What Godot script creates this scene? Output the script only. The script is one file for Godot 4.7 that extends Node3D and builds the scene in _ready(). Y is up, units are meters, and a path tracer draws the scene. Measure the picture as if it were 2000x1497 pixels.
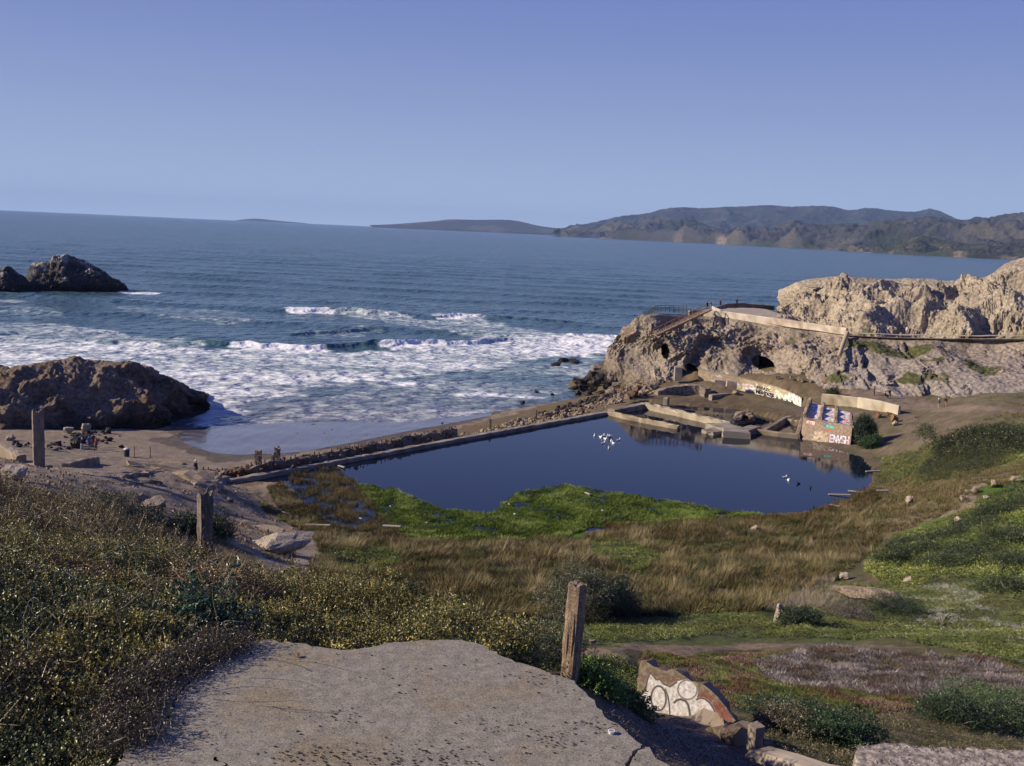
extends Node3D

# A ruined sea bath below a headland: still pool, sea wall, surf, rocky point, far hills; overgrown slope in front.
# Units are metres, the pool's water is y = 0, the sea lies 3 m lower, the camera stands 30 m above the pool.

const SEA := -3.0
var rng := RandomNumberGenerator.new()
var used := {}
var mats := {}


func _ready() -> void:
	var t0 := Time.get_ticks_msec()
	rng.seed = 20
	setup_view()
	setup_noise()
	make_materials()
	setup_ground()
	build_terrain()
	build_sea()
	build_pool()
	build_cliffs()
	build_hills()
	build_sea_rocks()
	build_sea_wall()
	build_ruins()
	build_overlook()
	build_left_ruins()
	build_foreground()
	build_boulders()
	build_plants()
	build_people()
	build_birds()
	build_litter()
	print("built in %d ms" % (Time.get_ticks_msec() - t0))


func setup_view() -> void:
	var cam := Camera3D.new()
	cam.name = "camera"
	cam.position = Vector3(0, 30, 0)
	cam.rotation_degrees = Vector3(-8.47, 0, 2.51)
	cam.fov = 41.32
	cam.near = 0.1
	cam.far = 90000.0
	add_child(cam)
	cam.current = true

	var sky_material := ProceduralSkyMaterial.new()
	sky_material.sky_top_color = Color(0.22, 0.295, 0.585)
	sky_material.sky_horizon_color = Color(0.575, 0.64, 0.725)
	sky_material.sky_curve = 0.125
	sky_material.ground_bottom_color = Color(0.12, 0.15, 0.2)
	sky_material.ground_horizon_color = Color(0.62, 0.70, 0.80)
	sky_material.ground_curve = 0.05
	sky_material.sun_angle_max = 3.0
	var sky := Sky.new()
	sky.sky_material = sky_material
	var e := Environment.new()
	e.background_mode = Environment.BG_SKY
	e.sky = sky
	e.tonemap_mode = Environment.TONE_MAPPER_LINEAR
	e.tonemap_exposure = 1.5
	e.fog_enabled = true
	e.fog_density = 0.000022
	e.fog_light_color = Color(0.66, 0.79, 1.0)
	e.sdfgi_enabled = true
	e.ssao_enabled = true
	e.ssil_enabled = true
	var we := WorldEnvironment.new()
	we.name = "world"
	we.environment = e
	add_child(we)

	var sun := DirectionalLight3D.new()
	sun.name = "sun"
	sun.light_energy = 1.6
	sun.light_color = Color(1.0, 0.93, 0.83)
	sun.light_angular_distance = 0.5
	sun.shadow_enabled = true
	# the sun stands to the left, slightly behind the camera's shoulder, 27 degrees up
	var el := deg_to_rad(27.0)
	var az := deg_to_rad(4.0)
	var towards_sun := Vector3(-cos(el) * cos(az), sin(el), cos(el) * sin(az))
	sun.look_at_from_position(towards_sun * 100.0, Vector3.ZERO, Vector3.UP)
	add_child(sun)


# ---------------------------------------------------------------- helpers

func numbered(called: String) -> String:
	if not used.has(called):
		used[called] = 0
		return called
	used[called] += 1
	return "%s_%03d" % [called, used[called]]


func tag(o: Node, label := "", category := "", group := "", kind := "") -> void:
	if label:
		o.set_meta("label", label)
	if category:
		o.set_meta("category", category)
	if group:
		o.set_meta("group", group)
	if kind:
		o.set_meta("kind", kind)


func thing(called: String, label: String, category: String, at := Vector3.ZERO, turn := 0.0, group := "") -> Node3D:
	var o := Node3D.new()
	o.name = numbered(called)
	add_child(o)
	o.position = at
	o.rotation.y = turn
	tag(o, label, category, group)
	return o


func put(called: String, mesh: Mesh, m: Material, parent: Node = self) -> MeshInstance3D:
	var o := MeshInstance3D.new()
	o.name = numbered(called) if parent == self else called
	o.mesh = mesh
	o.material_override = m
	parent.add_child(o, true)
	return o


func copies(called: String, mesh: Mesh, m: Material, xf: Array, parent: Node = self, tints: Array = []) -> MultiMeshInstance3D:
	var mm := MultiMesh.new()
	mm.transform_format = MultiMesh.TRANSFORM_3D
	mm.use_colors = tints.size() > 0
	mm.mesh = mesh
	mm.instance_count = xf.size()
	for i in xf.size():
		mm.set_instance_transform(i, xf[i])
		if tints.size() > 0:
			mm.set_instance_color(i, tints[i])
	var o := MultiMeshInstance3D.new()
	o.name = numbered(called) if parent == self else called
	o.multimesh = mm
	o.material_override = m
	parent.add_child(o, true)
	tag(o, "", "", "", "stuff")
	return o


# a sheet of nu x nv points, rows one after the other; seen from the side where u runs right and v runs up, faces turn to the viewer
func sheet(pts: PackedVector3Array, nu: int, nv: int, colors := PackedColorArray(), uvs := PackedVector2Array(), keep := PackedByteArray()) -> ArrayMesh:
	var idx := PackedInt32Array()
	idx.resize((nu - 1) * (nv - 1) * 6)
	var k := 0
	for j in nv - 1:
		for i in nu - 1:
			var a := j * nu + i
			if keep.size() > 0 and keep[a] == 0:
				continue
			idx[k] = a
			idx[k + 1] = a + nu
			idx[k + 2] = a + nu + 1
			idx[k + 3] = a
			idx[k + 4] = a + nu + 1
			idx[k + 5] = a + 1
			k += 6
	idx.resize(k)
	var arrays := []
	arrays.resize(Mesh.ARRAY_MAX)
	arrays[Mesh.ARRAY_VERTEX] = pts
	arrays[Mesh.ARRAY_INDEX] = idx
	if colors.size() > 0:
		arrays[Mesh.ARRAY_COLOR] = colors
	if uvs.size() > 0:
		arrays[Mesh.ARRAY_TEX_UV] = uvs
	arrays[Mesh.ARRAY_NORMAL] = sheet_normals(pts, nu, nv)
	var mesh := ArrayMesh.new()
	mesh.add_surface_from_arrays(Mesh.PRIMITIVE_TRIANGLES, arrays)
	return mesh


func sheet_normals(pts: PackedVector3Array, nu: int, nv: int) -> PackedVector3Array:
	var out := PackedVector3Array()
	out.resize(nu * nv)
	for j in nv:
		var j0 := maxi(j - 1, 0) * nu
		var j1 := mini(j + 1, nv - 1) * nu
		for i in nu:
			var du := pts[j * nu + mini(i + 1, nu - 1)] - pts[j * nu + maxi(i - 1, 0)]
			var dv := pts[j1 + i] - pts[j0 + i]
			out[j * nu + i] = du.cross(dv).normalized()
	return out


func noise(freq: float, octaves := 4, kind := FastNoiseLite.TYPE_SIMPLEX_SMOOTH, seed_ := 1, fractal := FastNoiseLite.FRACTAL_FBM) -> FastNoiseLite:
	var n := FastNoiseLite.new()
	n.noise_type = kind
	n.seed = seed_
	n.frequency = freq
	n.fractal_type = fractal if octaves > 1 else FastNoiseLite.FRACTAL_NONE
	n.fractal_octaves = octaves
	return n


# Catmull-Rom through equally weighted points, t from 0 to 1
func along(p: PackedVector3Array, t: float) -> Vector3:
	var n := p.size()
	var f := clampf(t, 0, 1) * (n - 1)
	var i := mini(int(f), n - 2)
	var s := f - i
	return p[i].cubic_interpolate(p[i + 1], p[maxi(i - 1, 0)], p[mini(i + 2, n - 1)], s)


# a grid of points lofted through rows of control points
func loft(rows: Array, nu: int, nv: int) -> PackedVector3Array:
	var cols := []
	for r in rows:
		var line := PackedVector3Array()
		line.resize(nu)
		for i in nu:
			line[i] = along(r, float(i) / (nu - 1))
		cols.append(line)
	var out := PackedVector3Array()
	out.resize(nu * nv)
	var c := PackedVector3Array()
	c.resize(rows.size())
	for i in nu:
		for r in rows.size():
			c[r] = cols[r][i]
		for j in nv:
			out[j * nu + i] = along(c, float(j) / (nv - 1))
	return out


func lin(r: float, g: float, b: float) -> Color:
	return Color(r, g, b)


func smooth(a: float, b: float, x: float) -> float:
	var t := clampf((x - a) / (b - a), 0.0, 1.0)
	return t * t * (3.0 - 2.0 * t)


# a box with bevelled edges, standing on y = 0 unless centred
func box_into(st: SurfaceTool, at: Transform3D, size: Vector3, bevel := 0.02) -> void:
	var h := size * 0.5
	var b := minf(bevel, minf(h.x, minf(h.y, h.z)) * 0.45)
	# six faces, twelve edge strips, eight corners
	var f := func(p: Array) -> void:
		var q := []
		for v in p:
			q.append(at * v)
		var centre := at.origin
		var nrm: Vector3 = (q[1] - q[0]).cross(q[2] - q[0])
		var mid: Vector3 = (q[0] + q[1] + q[2]) / 3.0
		var flip := nrm.dot(mid - centre) > 0.0
		for t in range(1, q.size() - 1):
			st.set_smooth_group(-1)
			if flip:
				st.add_vertex(q[0]); st.add_vertex(q[t + 1]); st.add_vertex(q[t])
			else:
				st.add_vertex(q[0]); st.add_vertex(q[t]); st.add_vertex(q[t + 1])
	for axis in 3:
		for s in [-1.0, 1.0]:
			var u := (axis + 1) % 3
			var v := (axis + 2) % 3
			var p := []
			for c in [[-1, -1], [1, -1], [1, 1], [-1, 1]]:
				var w := Vector3.ZERO
				w[axis] = s * h[axis]
				w[u] = c[0] * (h[u] - b)
				w[v] = c[1] * (h[v] - b)
				p.append(w)
			f.call(p)
	for axis in 3:
		var u := (axis + 1) % 3
		var v := (axis + 2) % 3
		for su in [-1.0, 1.0]:
			for sv in [-1.0, 1.0]:
				var p := []
				for c in [[-1, 0], [1, 0], [1, 1], [-1, 1]]:
					var w := Vector3.ZERO
					w[axis] = c[0] * (h[axis] - b)
					w[u] = su * (h[u] - (b if c[1] == 1 else 0.0))
					w[v] = sv * (h[v] - (0.0 if c[1] == 1 else b))
					p.append(w)
				f.call(p)
	for sx in [-1.0, 1.0]:
		for sy in [-1.0, 1.0]:
			for sz in [-1.0, 1.0]:
				f.call([Vector3(sx * h.x, sy * (h.y - b), sz * (h.z - b)), Vector3(sx * (h.x - b), sy * h.y, sz * (h.z - b)), Vector3(sx * (h.x - b), sy * (h.y - b), sz * h.z)])


func new_tool() -> SurfaceTool:
	var st := SurfaceTool.new()
	st.begin(Mesh.PRIMITIVE_TRIANGLES)
	return st


func done(st: SurfaceTool) -> ArrayMesh:
	st.generate_normals()
	return st.commit()


# a tube through points with radii, closed at both ends
func tube_into(st: SurfaceTool, pts: PackedVector3Array, radii: PackedFloat32Array, sides := 6, color := Color.WHITE) -> void:
	var rings := []
	var side := Vector3.RIGHT
	for i in pts.size():
		var d := (pts[mini(i + 1, pts.size() - 1)] - pts[maxi(i - 1, 0)]).normalized()
		if absf(d.dot(side)) > 0.95:
			side = Vector3.FORWARD if absf(d.dot(Vector3.FORWARD)) < 0.9 else Vector3.UP
		var a := (side - d * d.dot(side)).normalized()
		var b := d.cross(a)
		side = a
		var ring := PackedVector3Array()
		for k in sides:
			var t := TAU * k / sides
			ring.append(pts[i] + (a * cos(t) + b * sin(t)) * radii[i])
		rings.append(ring)
	st.set_smooth_group(0)
	st.set_color(color)
	for i in pts.size() - 1:
		for k in sides:
			var k1 := (k + 1) % sides
			st.add_vertex(rings[i][k]); st.add_vertex(rings[i + 1][k]); st.add_vertex(rings[i + 1][k1])
			st.add_vertex(rings[i][k]); st.add_vertex(rings[i + 1][k1]); st.add_vertex(rings[i][k1])
	st.set_smooth_group(-1)
	for k in sides:
		var k1 := (k + 1) % sides
		st.add_vertex(pts[0]); st.add_vertex(rings[0][k]); st.add_vertex(rings[0][k1])
		st.add_vertex(pts[-1]); st.add_vertex(rings[-1][k1]); st.add_vertex(rings[-1][k])



# ---------------------------------------------------------------- materials

func grain(called: String, freq: float, low: float, high: float, seed_: int, size := 512, kind := FastNoiseLite.TYPE_SIMPLEX_SMOOTH, octaves := 5) -> ImageTexture:
	# a tiling grey picture, low..high
	var n := noise(freq, octaves, kind, seed_)
	var im := n.get_seamless_image(size, size, false, false, 0.15)
	im.convert(Image.FORMAT_L8)
	var d := im.get_data()
	var lut := PackedByteArray()
	lut.resize(256)
	for i in 256:
		lut[i] = int(255.0 * clampf(lerpf(low, high, i / 255.0), 0, 1))
	for i in d.size():
		d[i] = lut[d[i]]
	var out := Image.create_from_data(size, size, false, Image.FORMAT_L8, d)
	mats[called + "_image"] = im
	return ImageTexture.create_from_image(out)


func bumps(freq: float, strength: float, seed_: int, size := 512, octaves := 5, kind := FastNoiseLite.TYPE_SIMPLEX_SMOOTH) -> ImageTexture:
	var im := noise(freq, octaves, kind, seed_).get_seamless_image(size, size, false, false, 0.15)
	im.convert(Image.FORMAT_RGBA8)
	im.bump_map_to_normal_map(strength)
	return ImageTexture.create_from_image(im)


func vertex_material(called: String, rough: float, scale: float, tex: Texture2D, nrm: Texture2D, nscale := 1.0, spec := 0.3) -> StandardMaterial3D:
	var m := StandardMaterial3D.new()
	m.resource_name = called
	m.vertex_color_use_as_albedo = true
	m.albedo_texture = tex
	m.roughness = rough
	m.metallic_specular = spec
	if nrm:
		m.normal_enabled = true
		m.normal_texture = nrm
		m.normal_scale = nscale
	m.uv1_triplanar = true
	m.uv1_world_triplanar = true
	m.uv1_scale = Vector3.ONE * scale
	m.cull_mode = BaseMaterial3D.CULL_DISABLED
	mats[called] = m
	return m


func plain_material(called: String, c: Color, rough := 0.9, spec := 0.3) -> StandardMaterial3D:
	# c is a linear, real-world base colour
	var m := StandardMaterial3D.new()
	m.resource_name = called
	m.albedo_color = c.linear_to_srgb()
	m.roughness = rough
	m.metallic_specular = spec
	mats[called] = m
	return m


func leaf_material(called: String, back: Color, rough := 0.5, spec := 0.5) -> StandardMaterial3D:
	var m := StandardMaterial3D.new()
	m.resource_name = called
	m.vertex_color_use_as_albedo = true
	m.roughness = rough
	m.metallic_specular = spec
	m.cull_mode = BaseMaterial3D.CULL_DISABLED
	m.backlight_enabled = true
	m.backlight = back
	mats[called] = m
	return m


func make_materials() -> void:
	var soil := grain("soil", 0.02, 0.55, 1.15, 3, 1024)
	var speck := grain("speck", 0.09, 0.45, 1.25, 5, 1024, FastNoiseLite.TYPE_SIMPLEX_SMOOTH, 4)
	var soil_n := bumps(0.03, 6.0, 7, 1024)
	var rock_n := bumps(0.02, 9.0, 11, 1024, 6)
	var rock := grain("rock", 0.015, 0.5, 1.2, 13, 1024, FastNoiseLite.TYPE_SIMPLEX, 6)
	vertex_material("ground", 0.95, 0.21, speck, soil_n, 0.9)
	vertex_material("sand", 0.9, 0.25, soil, soil_n, 0.25)
	var wet := vertex_material("wet_sand", 0.16, 0.11, null, soil_n, 0.03, 0.5)
	wet.vertex_color_use_as_albedo = true
	vertex_material("cliff", 0.93, 0.07, rock, rock_n, 0.85)
	vertex_material("boulder", 0.9, 0.35, rock, rock_n, 0.8)
	for k in [["tan_stone", 0.34, 0.27, 0.19], ["grey_stone", 0.25, 0.21, 0.175], ["wet_stone", 0.045, 0.038, 0.035], ["rust_stone", 0.30, 0.16, 0.08], ["pale_stone", 0.42, 0.36, 0.28], ["brown_stone", 0.17, 0.105, 0.065]]:
		vertex_material(k[0], 0.9 if k[0] != "wet_stone" else 0.55, 0.35, rock, rock_n, 0.8).albedo_color = Color(k[1], k[2], k[3]).linear_to_srgb()
	vertex_material("hill", 0.95, 0.0021, rock, null)
	vertex_material("concrete", 0.9, 0.5, speck, soil_n, 0.4)
	vertex_material("fine_concrete", 0.88, 1.3, speck, rock_n, 0.35)
	vertex_material("wood", 0.85, 1.6, rock, rock_n, 0.6)


# ---------------------------------------------------------------- the ground

var n_warp: FastNoiseLite
var n_low: FastNoiseLite
var n_mid: FastNoiseLite
var n_fine: FastNoiseLite
var n_ridge: FastNoiseLite
var base_heights := PackedFloat32Array()
const BU0 := -0.78
const BU1 := 0.78
const BN := 200
const BV0 := 1.5
const BV1 := 5.95
var pool_edge := PackedVector2Array()
var pool_raster := PackedFloat32Array()
var wall_feet := PackedVector3Array([Vector3(36.92, 2.93, -200.00), Vector3(40.35, 2.28, -198.50), Vector3(45.03, 1.47, -196.50), Vector3(48.46, 1.21, -194.00), Vector3(50.74, 1.08, -190.50), Vector3(52.35, 0.95, -187.00), Vector3(53.58, 0.19, -185.00)])
const PX0 := -50.0
const PZ0 := -190.0
const PCELL := 0.7
const PNX := 180
const PNZ := 140
var zones := []
var ground_points := PackedVector3Array()
var ground_zone := PackedByteArray()
const GROUND_NU := 520


func setup_noise() -> void:
	n_warp = noise(0.12, 3, FastNoiseLite.TYPE_SIMPLEX_SMOOTH, 31)
	n_low = noise(0.035, 3, FastNoiseLite.TYPE_SIMPLEX_SMOOTH, 33)
	n_mid = noise(0.25, 4, FastNoiseLite.TYPE_SIMPLEX_SMOOTH, 35)
	n_fine = noise(1.4, 3, FastNoiseLite.TYPE_SIMPLEX_SMOOTH, 37)
	n_ridge = noise(0.09, 5, FastNoiseLite.TYPE_SIMPLEX, 39, FastNoiseLite.FRACTAL_RIDGED)


func setup_ground() -> void:
	# heights at surveyed places, in (x over depth, log of depth), and how each bends the surface
	var knots: Array = [Vector3(-0.7557, 1.7918, 2.9406), Vector3(-0.5038, 1.7918, 0.6716), Vector3(-0.2519, 1.7918, 0.7908), Vector3(0.0000, 1.7918, 0.9024), Vector3(0.2015, 1.7918, -1.5408), Vector3(0.4534, 1.7918, 2.6080), Vector3(0.7557, 1.7918, 0.9874), Vector3(-0.4030, 2.1972, 0.5451), Vector3(-0.2015, 2.1972, -0.0444), Vector3(-0.0504, 2.1972, -0.4734), Vector3(-0.2015, 2.3979, -1.1908), Vector3(-0.0756, 2.3979, 0.3041), Vector3(0.0756, 2.2513, -0.1926), Vector3(-0.3275, 2.3979, -0.4879), Vector3(0.1259, 2.0794, -0.5893), Vector3(0.2050, 2.5953, 2.0265), Vector3(0.1771, 2.7408, 5.0657), Vector3(0.2306, 2.7912, -1.9106), Vector3(0.2757, 2.7213, 1.0281), Vector3(0.1969, 2.8904, -2.2525), Vector3(0.0719, 2.5649, -4.8071), Vector3(0.1381, 2.8622, 1.9933), Vector3(0.1018, 2.7081, -6.2421), Vector3(0.1231, 3.3673, -3.8190), Vector3(0.0703, 3.2581, -4.3533), Vector3(0.2818, 3.1355, 2.7283), Vector3(0.3452, 3.1781, -1.5742), Vector3(0.4414, 3.2189, -0.7062), Vector3(0.5218, 3.2581, 0.3338), Vector3(0.2786, 3.4012, 3.5164), Vector3(0.4374, 3.4340, -2.0061), Vector3(0.2759, 3.6243, -0.2025), Vector3(0.1705, 3.5264, -1.2734), Vector3(0.3548, 3.6507, -1.5452), Vector3(0.4346, 3.6376, -1.5612), Vector3(0.5160, 3.5553, 1.0988), Vector3(0.2752, 3.7612, 2.4364), Vector3(0.2733, 3.9120, -4.2740), Vector3(0.1693, 3.7842, 0.2554), Vector3(0.1423, 3.9120, 3.2317), Vector3(0.3803, 3.7612, -2.7052), Vector3(0.3761, 4.0604, -4.9986), Vector3(0.3229, 4.1589, -10.1292), Vector3(0.3932, 2.8622, 0.7273), Vector3(0.5437, 2.8904, -1.9711), Vector3(0.2200, 4.1271, 12.2161), Vector3(0.2168, 4.3307, -3.4244), Vector3(0.2148, 4.5218, -2.2332), Vector3(0.2133, 4.6634, -0.1371), Vector3(0.0107, 3.7612, -2.9770), Vector3(0.0097, 3.9890, -1.3726), Vector3(0.0081, 4.3041, 0.2969), Vector3(0.0071, 4.4773, 0.9139), Vector3(0.1125, 4.3175, -1.9105), Vector3(0.1144, 4.0943, -4.2869), Vector3(0.1106, 4.5433, -2.4454), Vector3(-0.1486, 4.0775, -2.1309), Vector3(-0.1491, 4.3175, 1.4104), Vector3(-0.1497, 4.5643, 0.4256), Vector3(-0.2019, 4.5875, 3.3459), Vector3(-0.0707, 4.3567, -2.9901), Vector3(-0.0714, 4.5433, -0.2794), Vector3(-0.2267, 3.5553, 10.2334), Vector3(-0.2267, 3.8067, 6.4929), Vector3(-0.3023, 3.5553, -4.7663), Vector3(-0.3778, 3.8712, 2.4089), Vector3(-0.1511, 3.5553, -3.3939), Vector3(-0.0756, 3.4012, 1.7052), Vector3(-0.1511, 3.1781, 1.6302), Vector3(-0.0504, 3.0910, 3.3477), Vector3(0.0000, 3.4012, 2.5373), Vector3(-0.4282, 3.0910, 1.9863), Vector3(-0.4534, 3.6889, -4.5412), Vector3(-0.5542, 3.0910, 1.4855), Vector3(-0.5793, 3.6889, 1.7332), Vector3(-0.3023, 3.0910, -5.0538), Vector3(-0.2267, 2.8904, 2.1317), Vector3(-0.1008, 2.8332, -2.1459), Vector3(-0.0252, 2.7081, 3.4877), Vector3(-0.3023, 2.6391, -1.4431), Vector3(-0.4030, 2.4849, -0.5710), Vector3(-0.5038, 2.4849, 0.5129), Vector3(-0.6549, 2.4849, -3.0249), Vector3(-0.7053, 3.0910, -2.5708), Vector3(-0.7053, 3.6889, -4.8460), Vector3(-0.3778, 3.4012, -0.0631), Vector3(-0.4534, 3.4012, -0.4411), Vector3(-0.3023, 3.3322, -0.1539), Vector3(-0.4534, 4.0604, 4.7310), Vector3(-0.5793, 4.0943, 7.4401), Vector3(-0.7053, 4.0943, -10.6452), Vector3(-0.1511, 2.6391, -1.2629), Vector3(-0.2267, 2.5649, 4.4348), Vector3(-0.3841, 4.1271, -9.1556), Vector3(-0.3321, 4.1271, -4.8506), Vector3(-0.2852, 4.1897, -6.5712), Vector3(-0.2327, 4.1589, 15.1193), Vector3(-0.5129, 4.4543, -12.3541), Vector3(-0.4743, 4.4773, 6.7394), Vector3(-0.4100, 4.3307, 0.5383), Vector3(-0.3371, 4.6052, -22.2365), Vector3(-0.3153, 4.7005, -0.9432), Vector3(-0.4095, 4.6444, -0.8645), Vector3(-0.5904, 4.5539, 3.4491), Vector3(-0.4248, 4.8481, 9.2780), Vector3(-0.3576, 4.8826, -6.3144), Vector3(-0.4607, 4.8840, -9.1824), Vector3(-0.5020, 4.8693, 3.7200), Vector3(-0.5896, 4.8629, 1.6073), Vector3(-0.2802, 4.8116, 3.4608), Vector3(-0.3163, 4.8286, 2.1757), Vector3(-0.3343, 5.0111, 2.3649), Vector3(-0.2905, 4.9306, 5.1825), Vector3(-0.2032, 5.0934, -2.4066), Vector3(-0.1823, 4.9573, -4.0714), Vector3(-0.1209, 5.0530, 1.4660), Vector3(-0.2645, 4.6737, 14.9425), Vector3(-0.2801, 4.6884, -5.5825), Vector3(-0.2231, 4.7406, -6.3259), Vector3(-0.2540, 4.5756, 11.6891), Vector3(-0.2121, 4.4662, 7.3060), Vector3(-0.4603, 5.0183, -1.8950), Vector3(-0.5628, 5.1029, 2.6516), Vector3(-0.2957, 4.5218, -1.1990), Vector3(0.3186, 4.5218, 3.7924), Vector3(0.3163, 4.6887, -6.1077), Vector3(0.3782, 4.6728, 17.1630), Vector3(0.3824, 4.4308, 19.4839), Vector3(0.3855, 4.1897, 10.5896), Vector3(0.4049, 3.9318, 1.3466), Vector3(0.4624, 4.8675, -40.1999), Vector3(0.4681, 4.5539, -25.0307), Vector3(0.4740, 4.3175, -10.6373), Vector3(0.4799, 4.0943, 2.5957), Vector3(0.4854, 3.8712, 5.2971), Vector3(0.5541, 4.8442, 7.0320), Vector3(0.5605, 4.5218, 4.7739), Vector3(0.5671, 4.2767, 1.6408), Vector3(0.5737, 4.0431, -1.4826), Vector3(0.5839, 3.6376, 2.8707), Vector3(0.5943, 3.1781, 2.1910), Vector3(0.7284, 4.3175, -1.4456), Vector3(0.7523, 3.5553, -2.2747), Vector3(0.7168, 4.7005, -9.0532), Vector3(0.3885, 4.9187, 24.2784), Vector3(0.4114, 4.9927, -7.7275), Vector3(0.3614, 5.0109, 17.7221), Vector3(0.4358, 5.0106, -4.5088), Vector3(0.3864, 4.7849, 20.7692), Vector3(0.4276, 5.1358, 28.7111), Vector3(0.3574, 5.1709, -0.2895), Vector3(0.2913, 5.1881, -32.6038), Vector3(0.3299, 5.2560, -10.9659), Vector3(0.2536, 5.2732, -94.5392), Vector3(0.2131, 5.2976, 28.3027), Vector3(0.2303, 5.2161, -10.8057), Vector3(0.2033, 5.2781, -76.8267), Vector3(0.2293, 5.2627, 80.6150), Vector3(0.2551, 5.2391, 31.9144), Vector3(0.2801, 5.2095, 48.0932), Vector3(0.4837, 5.0938, -32.5419), Vector3(0.5502, 5.0626, 7.4692), Vector3(0.6624, 5.0106, 0.1987), Vector3(0.1788, 5.2577, 71.4413), Vector3(0.1531, 5.2636, -36.0318), Vector3(0.1232, 5.1993, -29.0682), Vector3(0.0624, 5.2089, 11.7018), Vector3(0.0016, 5.1489, -0.0067), Vector3(-0.0492, 5.0915, -0.3876), Vector3(0.0769, 5.3506, 42.7470), Vector3(0.1511, 5.4161, -62.2841), Vector3(0.3023, 5.3706, 1.2095), Vector3(0.4534, 5.3230, -11.1945), Vector3(0.6549, 5.2470, -0.9160), Vector3(0.0504, 5.5607, 32.5003), Vector3(-0.1008, 5.4806, -6.8855), Vector3(-0.3023, 5.4381, -1.5788), Vector3(-0.5038, 5.3936, 2.2489), Vector3(-0.6549, 5.3471, -0.6885), Vector3(0.3023, 5.7038, 4.2614), Vector3(0.6045, 5.7038, 10.8508), Vector3(-0.0504, 5.7991, -3.7520), Vector3(-0.4030, 5.7991, -0.8525)]
	var plane := Vector3(37.9379, -0.0490, -7.8069)
	base_heights.resize(BN * BN)
	for j in BN:
		var v := lerpf(BV0, BV1, float(j) / (BN - 1))
		for i in BN:
			var u := lerpf(BU0, BU1, float(i) / (BN - 1))
			var h := plane.x + plane.y * u + plane.z * v
			for k: Vector3 in knots:
				var du := k.x - u
				var dv := k.y - v
				h += k.z * sqrt(du * du + dv * dv + 0.0004)
			base_heights[j * BN + i] = h
	pool_edge = PackedVector2Array([Vector2(-32.16, -114.40), Vector2(-26.90, -120.47), Vector2(-19.50, -128.99), Vector2(-10.41, -139.93), Vector2(0.31, -153.22), Vector2(8.62, -163.38), Vector2(17.79, -174.87), Vector2(24.77, -184.23), Vector2(40.88, -181.24), Vector2(48.24, -165.91), Vector2(46.00, -155.74), Vector2(48.81, -147.35), Vector2(50.70, -143.93), Vector2(49.69, -136.67), Vector2(47.53, -129.58), Vector2(44.63, -123.77), Vector2(39.11, -116.35), Vector2(33.13, -112.07), Vector2(27.50, -110.32), Vector2(21.88, -107.80), Vector2(16.51, -105.38), Vector2(11.91, -103.15), Vector2(7.44, -100.28), Vector2(2.71, -97.48), Vector2(-1.83, -96.31), Vector2(-6.42, -97.16), Vector2(-10.73, -99.33), Vector2(-14.72, -98.36), Vector2(-18.10, -100.01), Vector2(-21.08, -104.35), Vector2(-23.73, -110.27), Vector2(-26.70, -115.63)])
	pool_raster.resize(PNX * PNZ)
	var n := pool_edge.size()
	for j in PNZ:
		for i in PNX:
			var p := Vector2(PX0 + i * PCELL, PZ0 + j * PCELL)
			var best := 1e9
			for k in n:
				best = minf(best, p.distance_squared_to(Geometry2D.get_closest_point_to_segment(p, pool_edge[k], pool_edge[(k + 1) % n])))
			pool_raster[j * PNX + i] = sqrt(best) * (-1.0 if Geometry2D.is_point_in_polygon(p, pool_edge) else 1.0)


# metres outside the pool's edge, negative within
func from_pool(x: float, z: float) -> float:
	var fx := (x - PX0) / PCELL
	var fz := (z - PZ0) / PCELL
	if fx < 0 or fz < 0 or fx >= PNX - 1 or fz >= PNZ - 1:
		return 20.0
	var i := int(fx)
	var j := int(fz)
	fx -= i
	fz -= j
	var a := j * PNX + i
	return lerpf(lerpf(pool_raster[a], pool_raster[a + 1], fx), lerpf(pool_raster[a + PNX], pool_raster[a + PNX + 1], fx), fz)


func base_h(x: float, z: float) -> float:
	var d := maxf(-z, 4.6)
	var fu := clampf((x / d - BU0) / (BU1 - BU0), 0, 0.9999) * (BN - 1)
	var fv := clampf((log(d) - BV0) / (BV1 - BV0), 0, 0.9999) * (BN - 1)
	var i := int(fu)
	var j := int(fv)
	fu -= i
	fv -= j
	var a := j * BN + i
	return lerpf(lerpf(base_heights[a], base_heights[a + 1], fu), lerpf(base_heights[a + BN], base_heights[a + BN + 1], fu), fv)


func ground_h(x: float, z: float) -> float:
	var h := base_h(x, z)
	var d := -z
	var s := from_pool(x, z)
	if s < 9.0 and d > 90.0:
		if s > 0.0:
			h = lerpf(0.03, h, smooth(0.0, 9.0, s)) if d < 152.0 and x > -32.0 else h
		else:
			h = -minf(0.05 - s * 0.14, 1.4)
	if x > wall_feet[0].x - 1.0 and x < wall_feet[-1].x and d > 170.0 and d < 215.0:
		# the painted wall holds back the shelf below the caves
		var k := 0
		while k < wall_feet.size() - 2 and x > wall_feet[k + 1].x:
			k += 1
		var t := clampf((x - wall_feet[k].x) / (wall_feet[k + 1].x - wall_feet[k].x), 0, 1)
		var foot := wall_feet[k].lerp(wall_feet[k + 1], t)
		var gap := z - foot.z
		if gap > -1.7:
			h = lerpf(minf(h, foot.y - 0.1), h, smooth(2.0, 12.0, gap))
		else:
			h = lerpf(foot.y + 1.6, h, smooth(0.5, 6.0, -gap))
	var rough := smooth(0.0, 6.0, absf(s))
	h += n_low.get_noise_2d(x, z) * 0.55 * rough * smooth(14, 40, d) * (1.0 if h > 0.3 else 0.25)
	h += n_mid.get_noise_2d(x, z) * (0.22 if h > 0.2 else 0.06) * smooth(8, 25, d)
	h += n_fine.get_noise_2d(x, z) * 0.035
	return h


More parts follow.
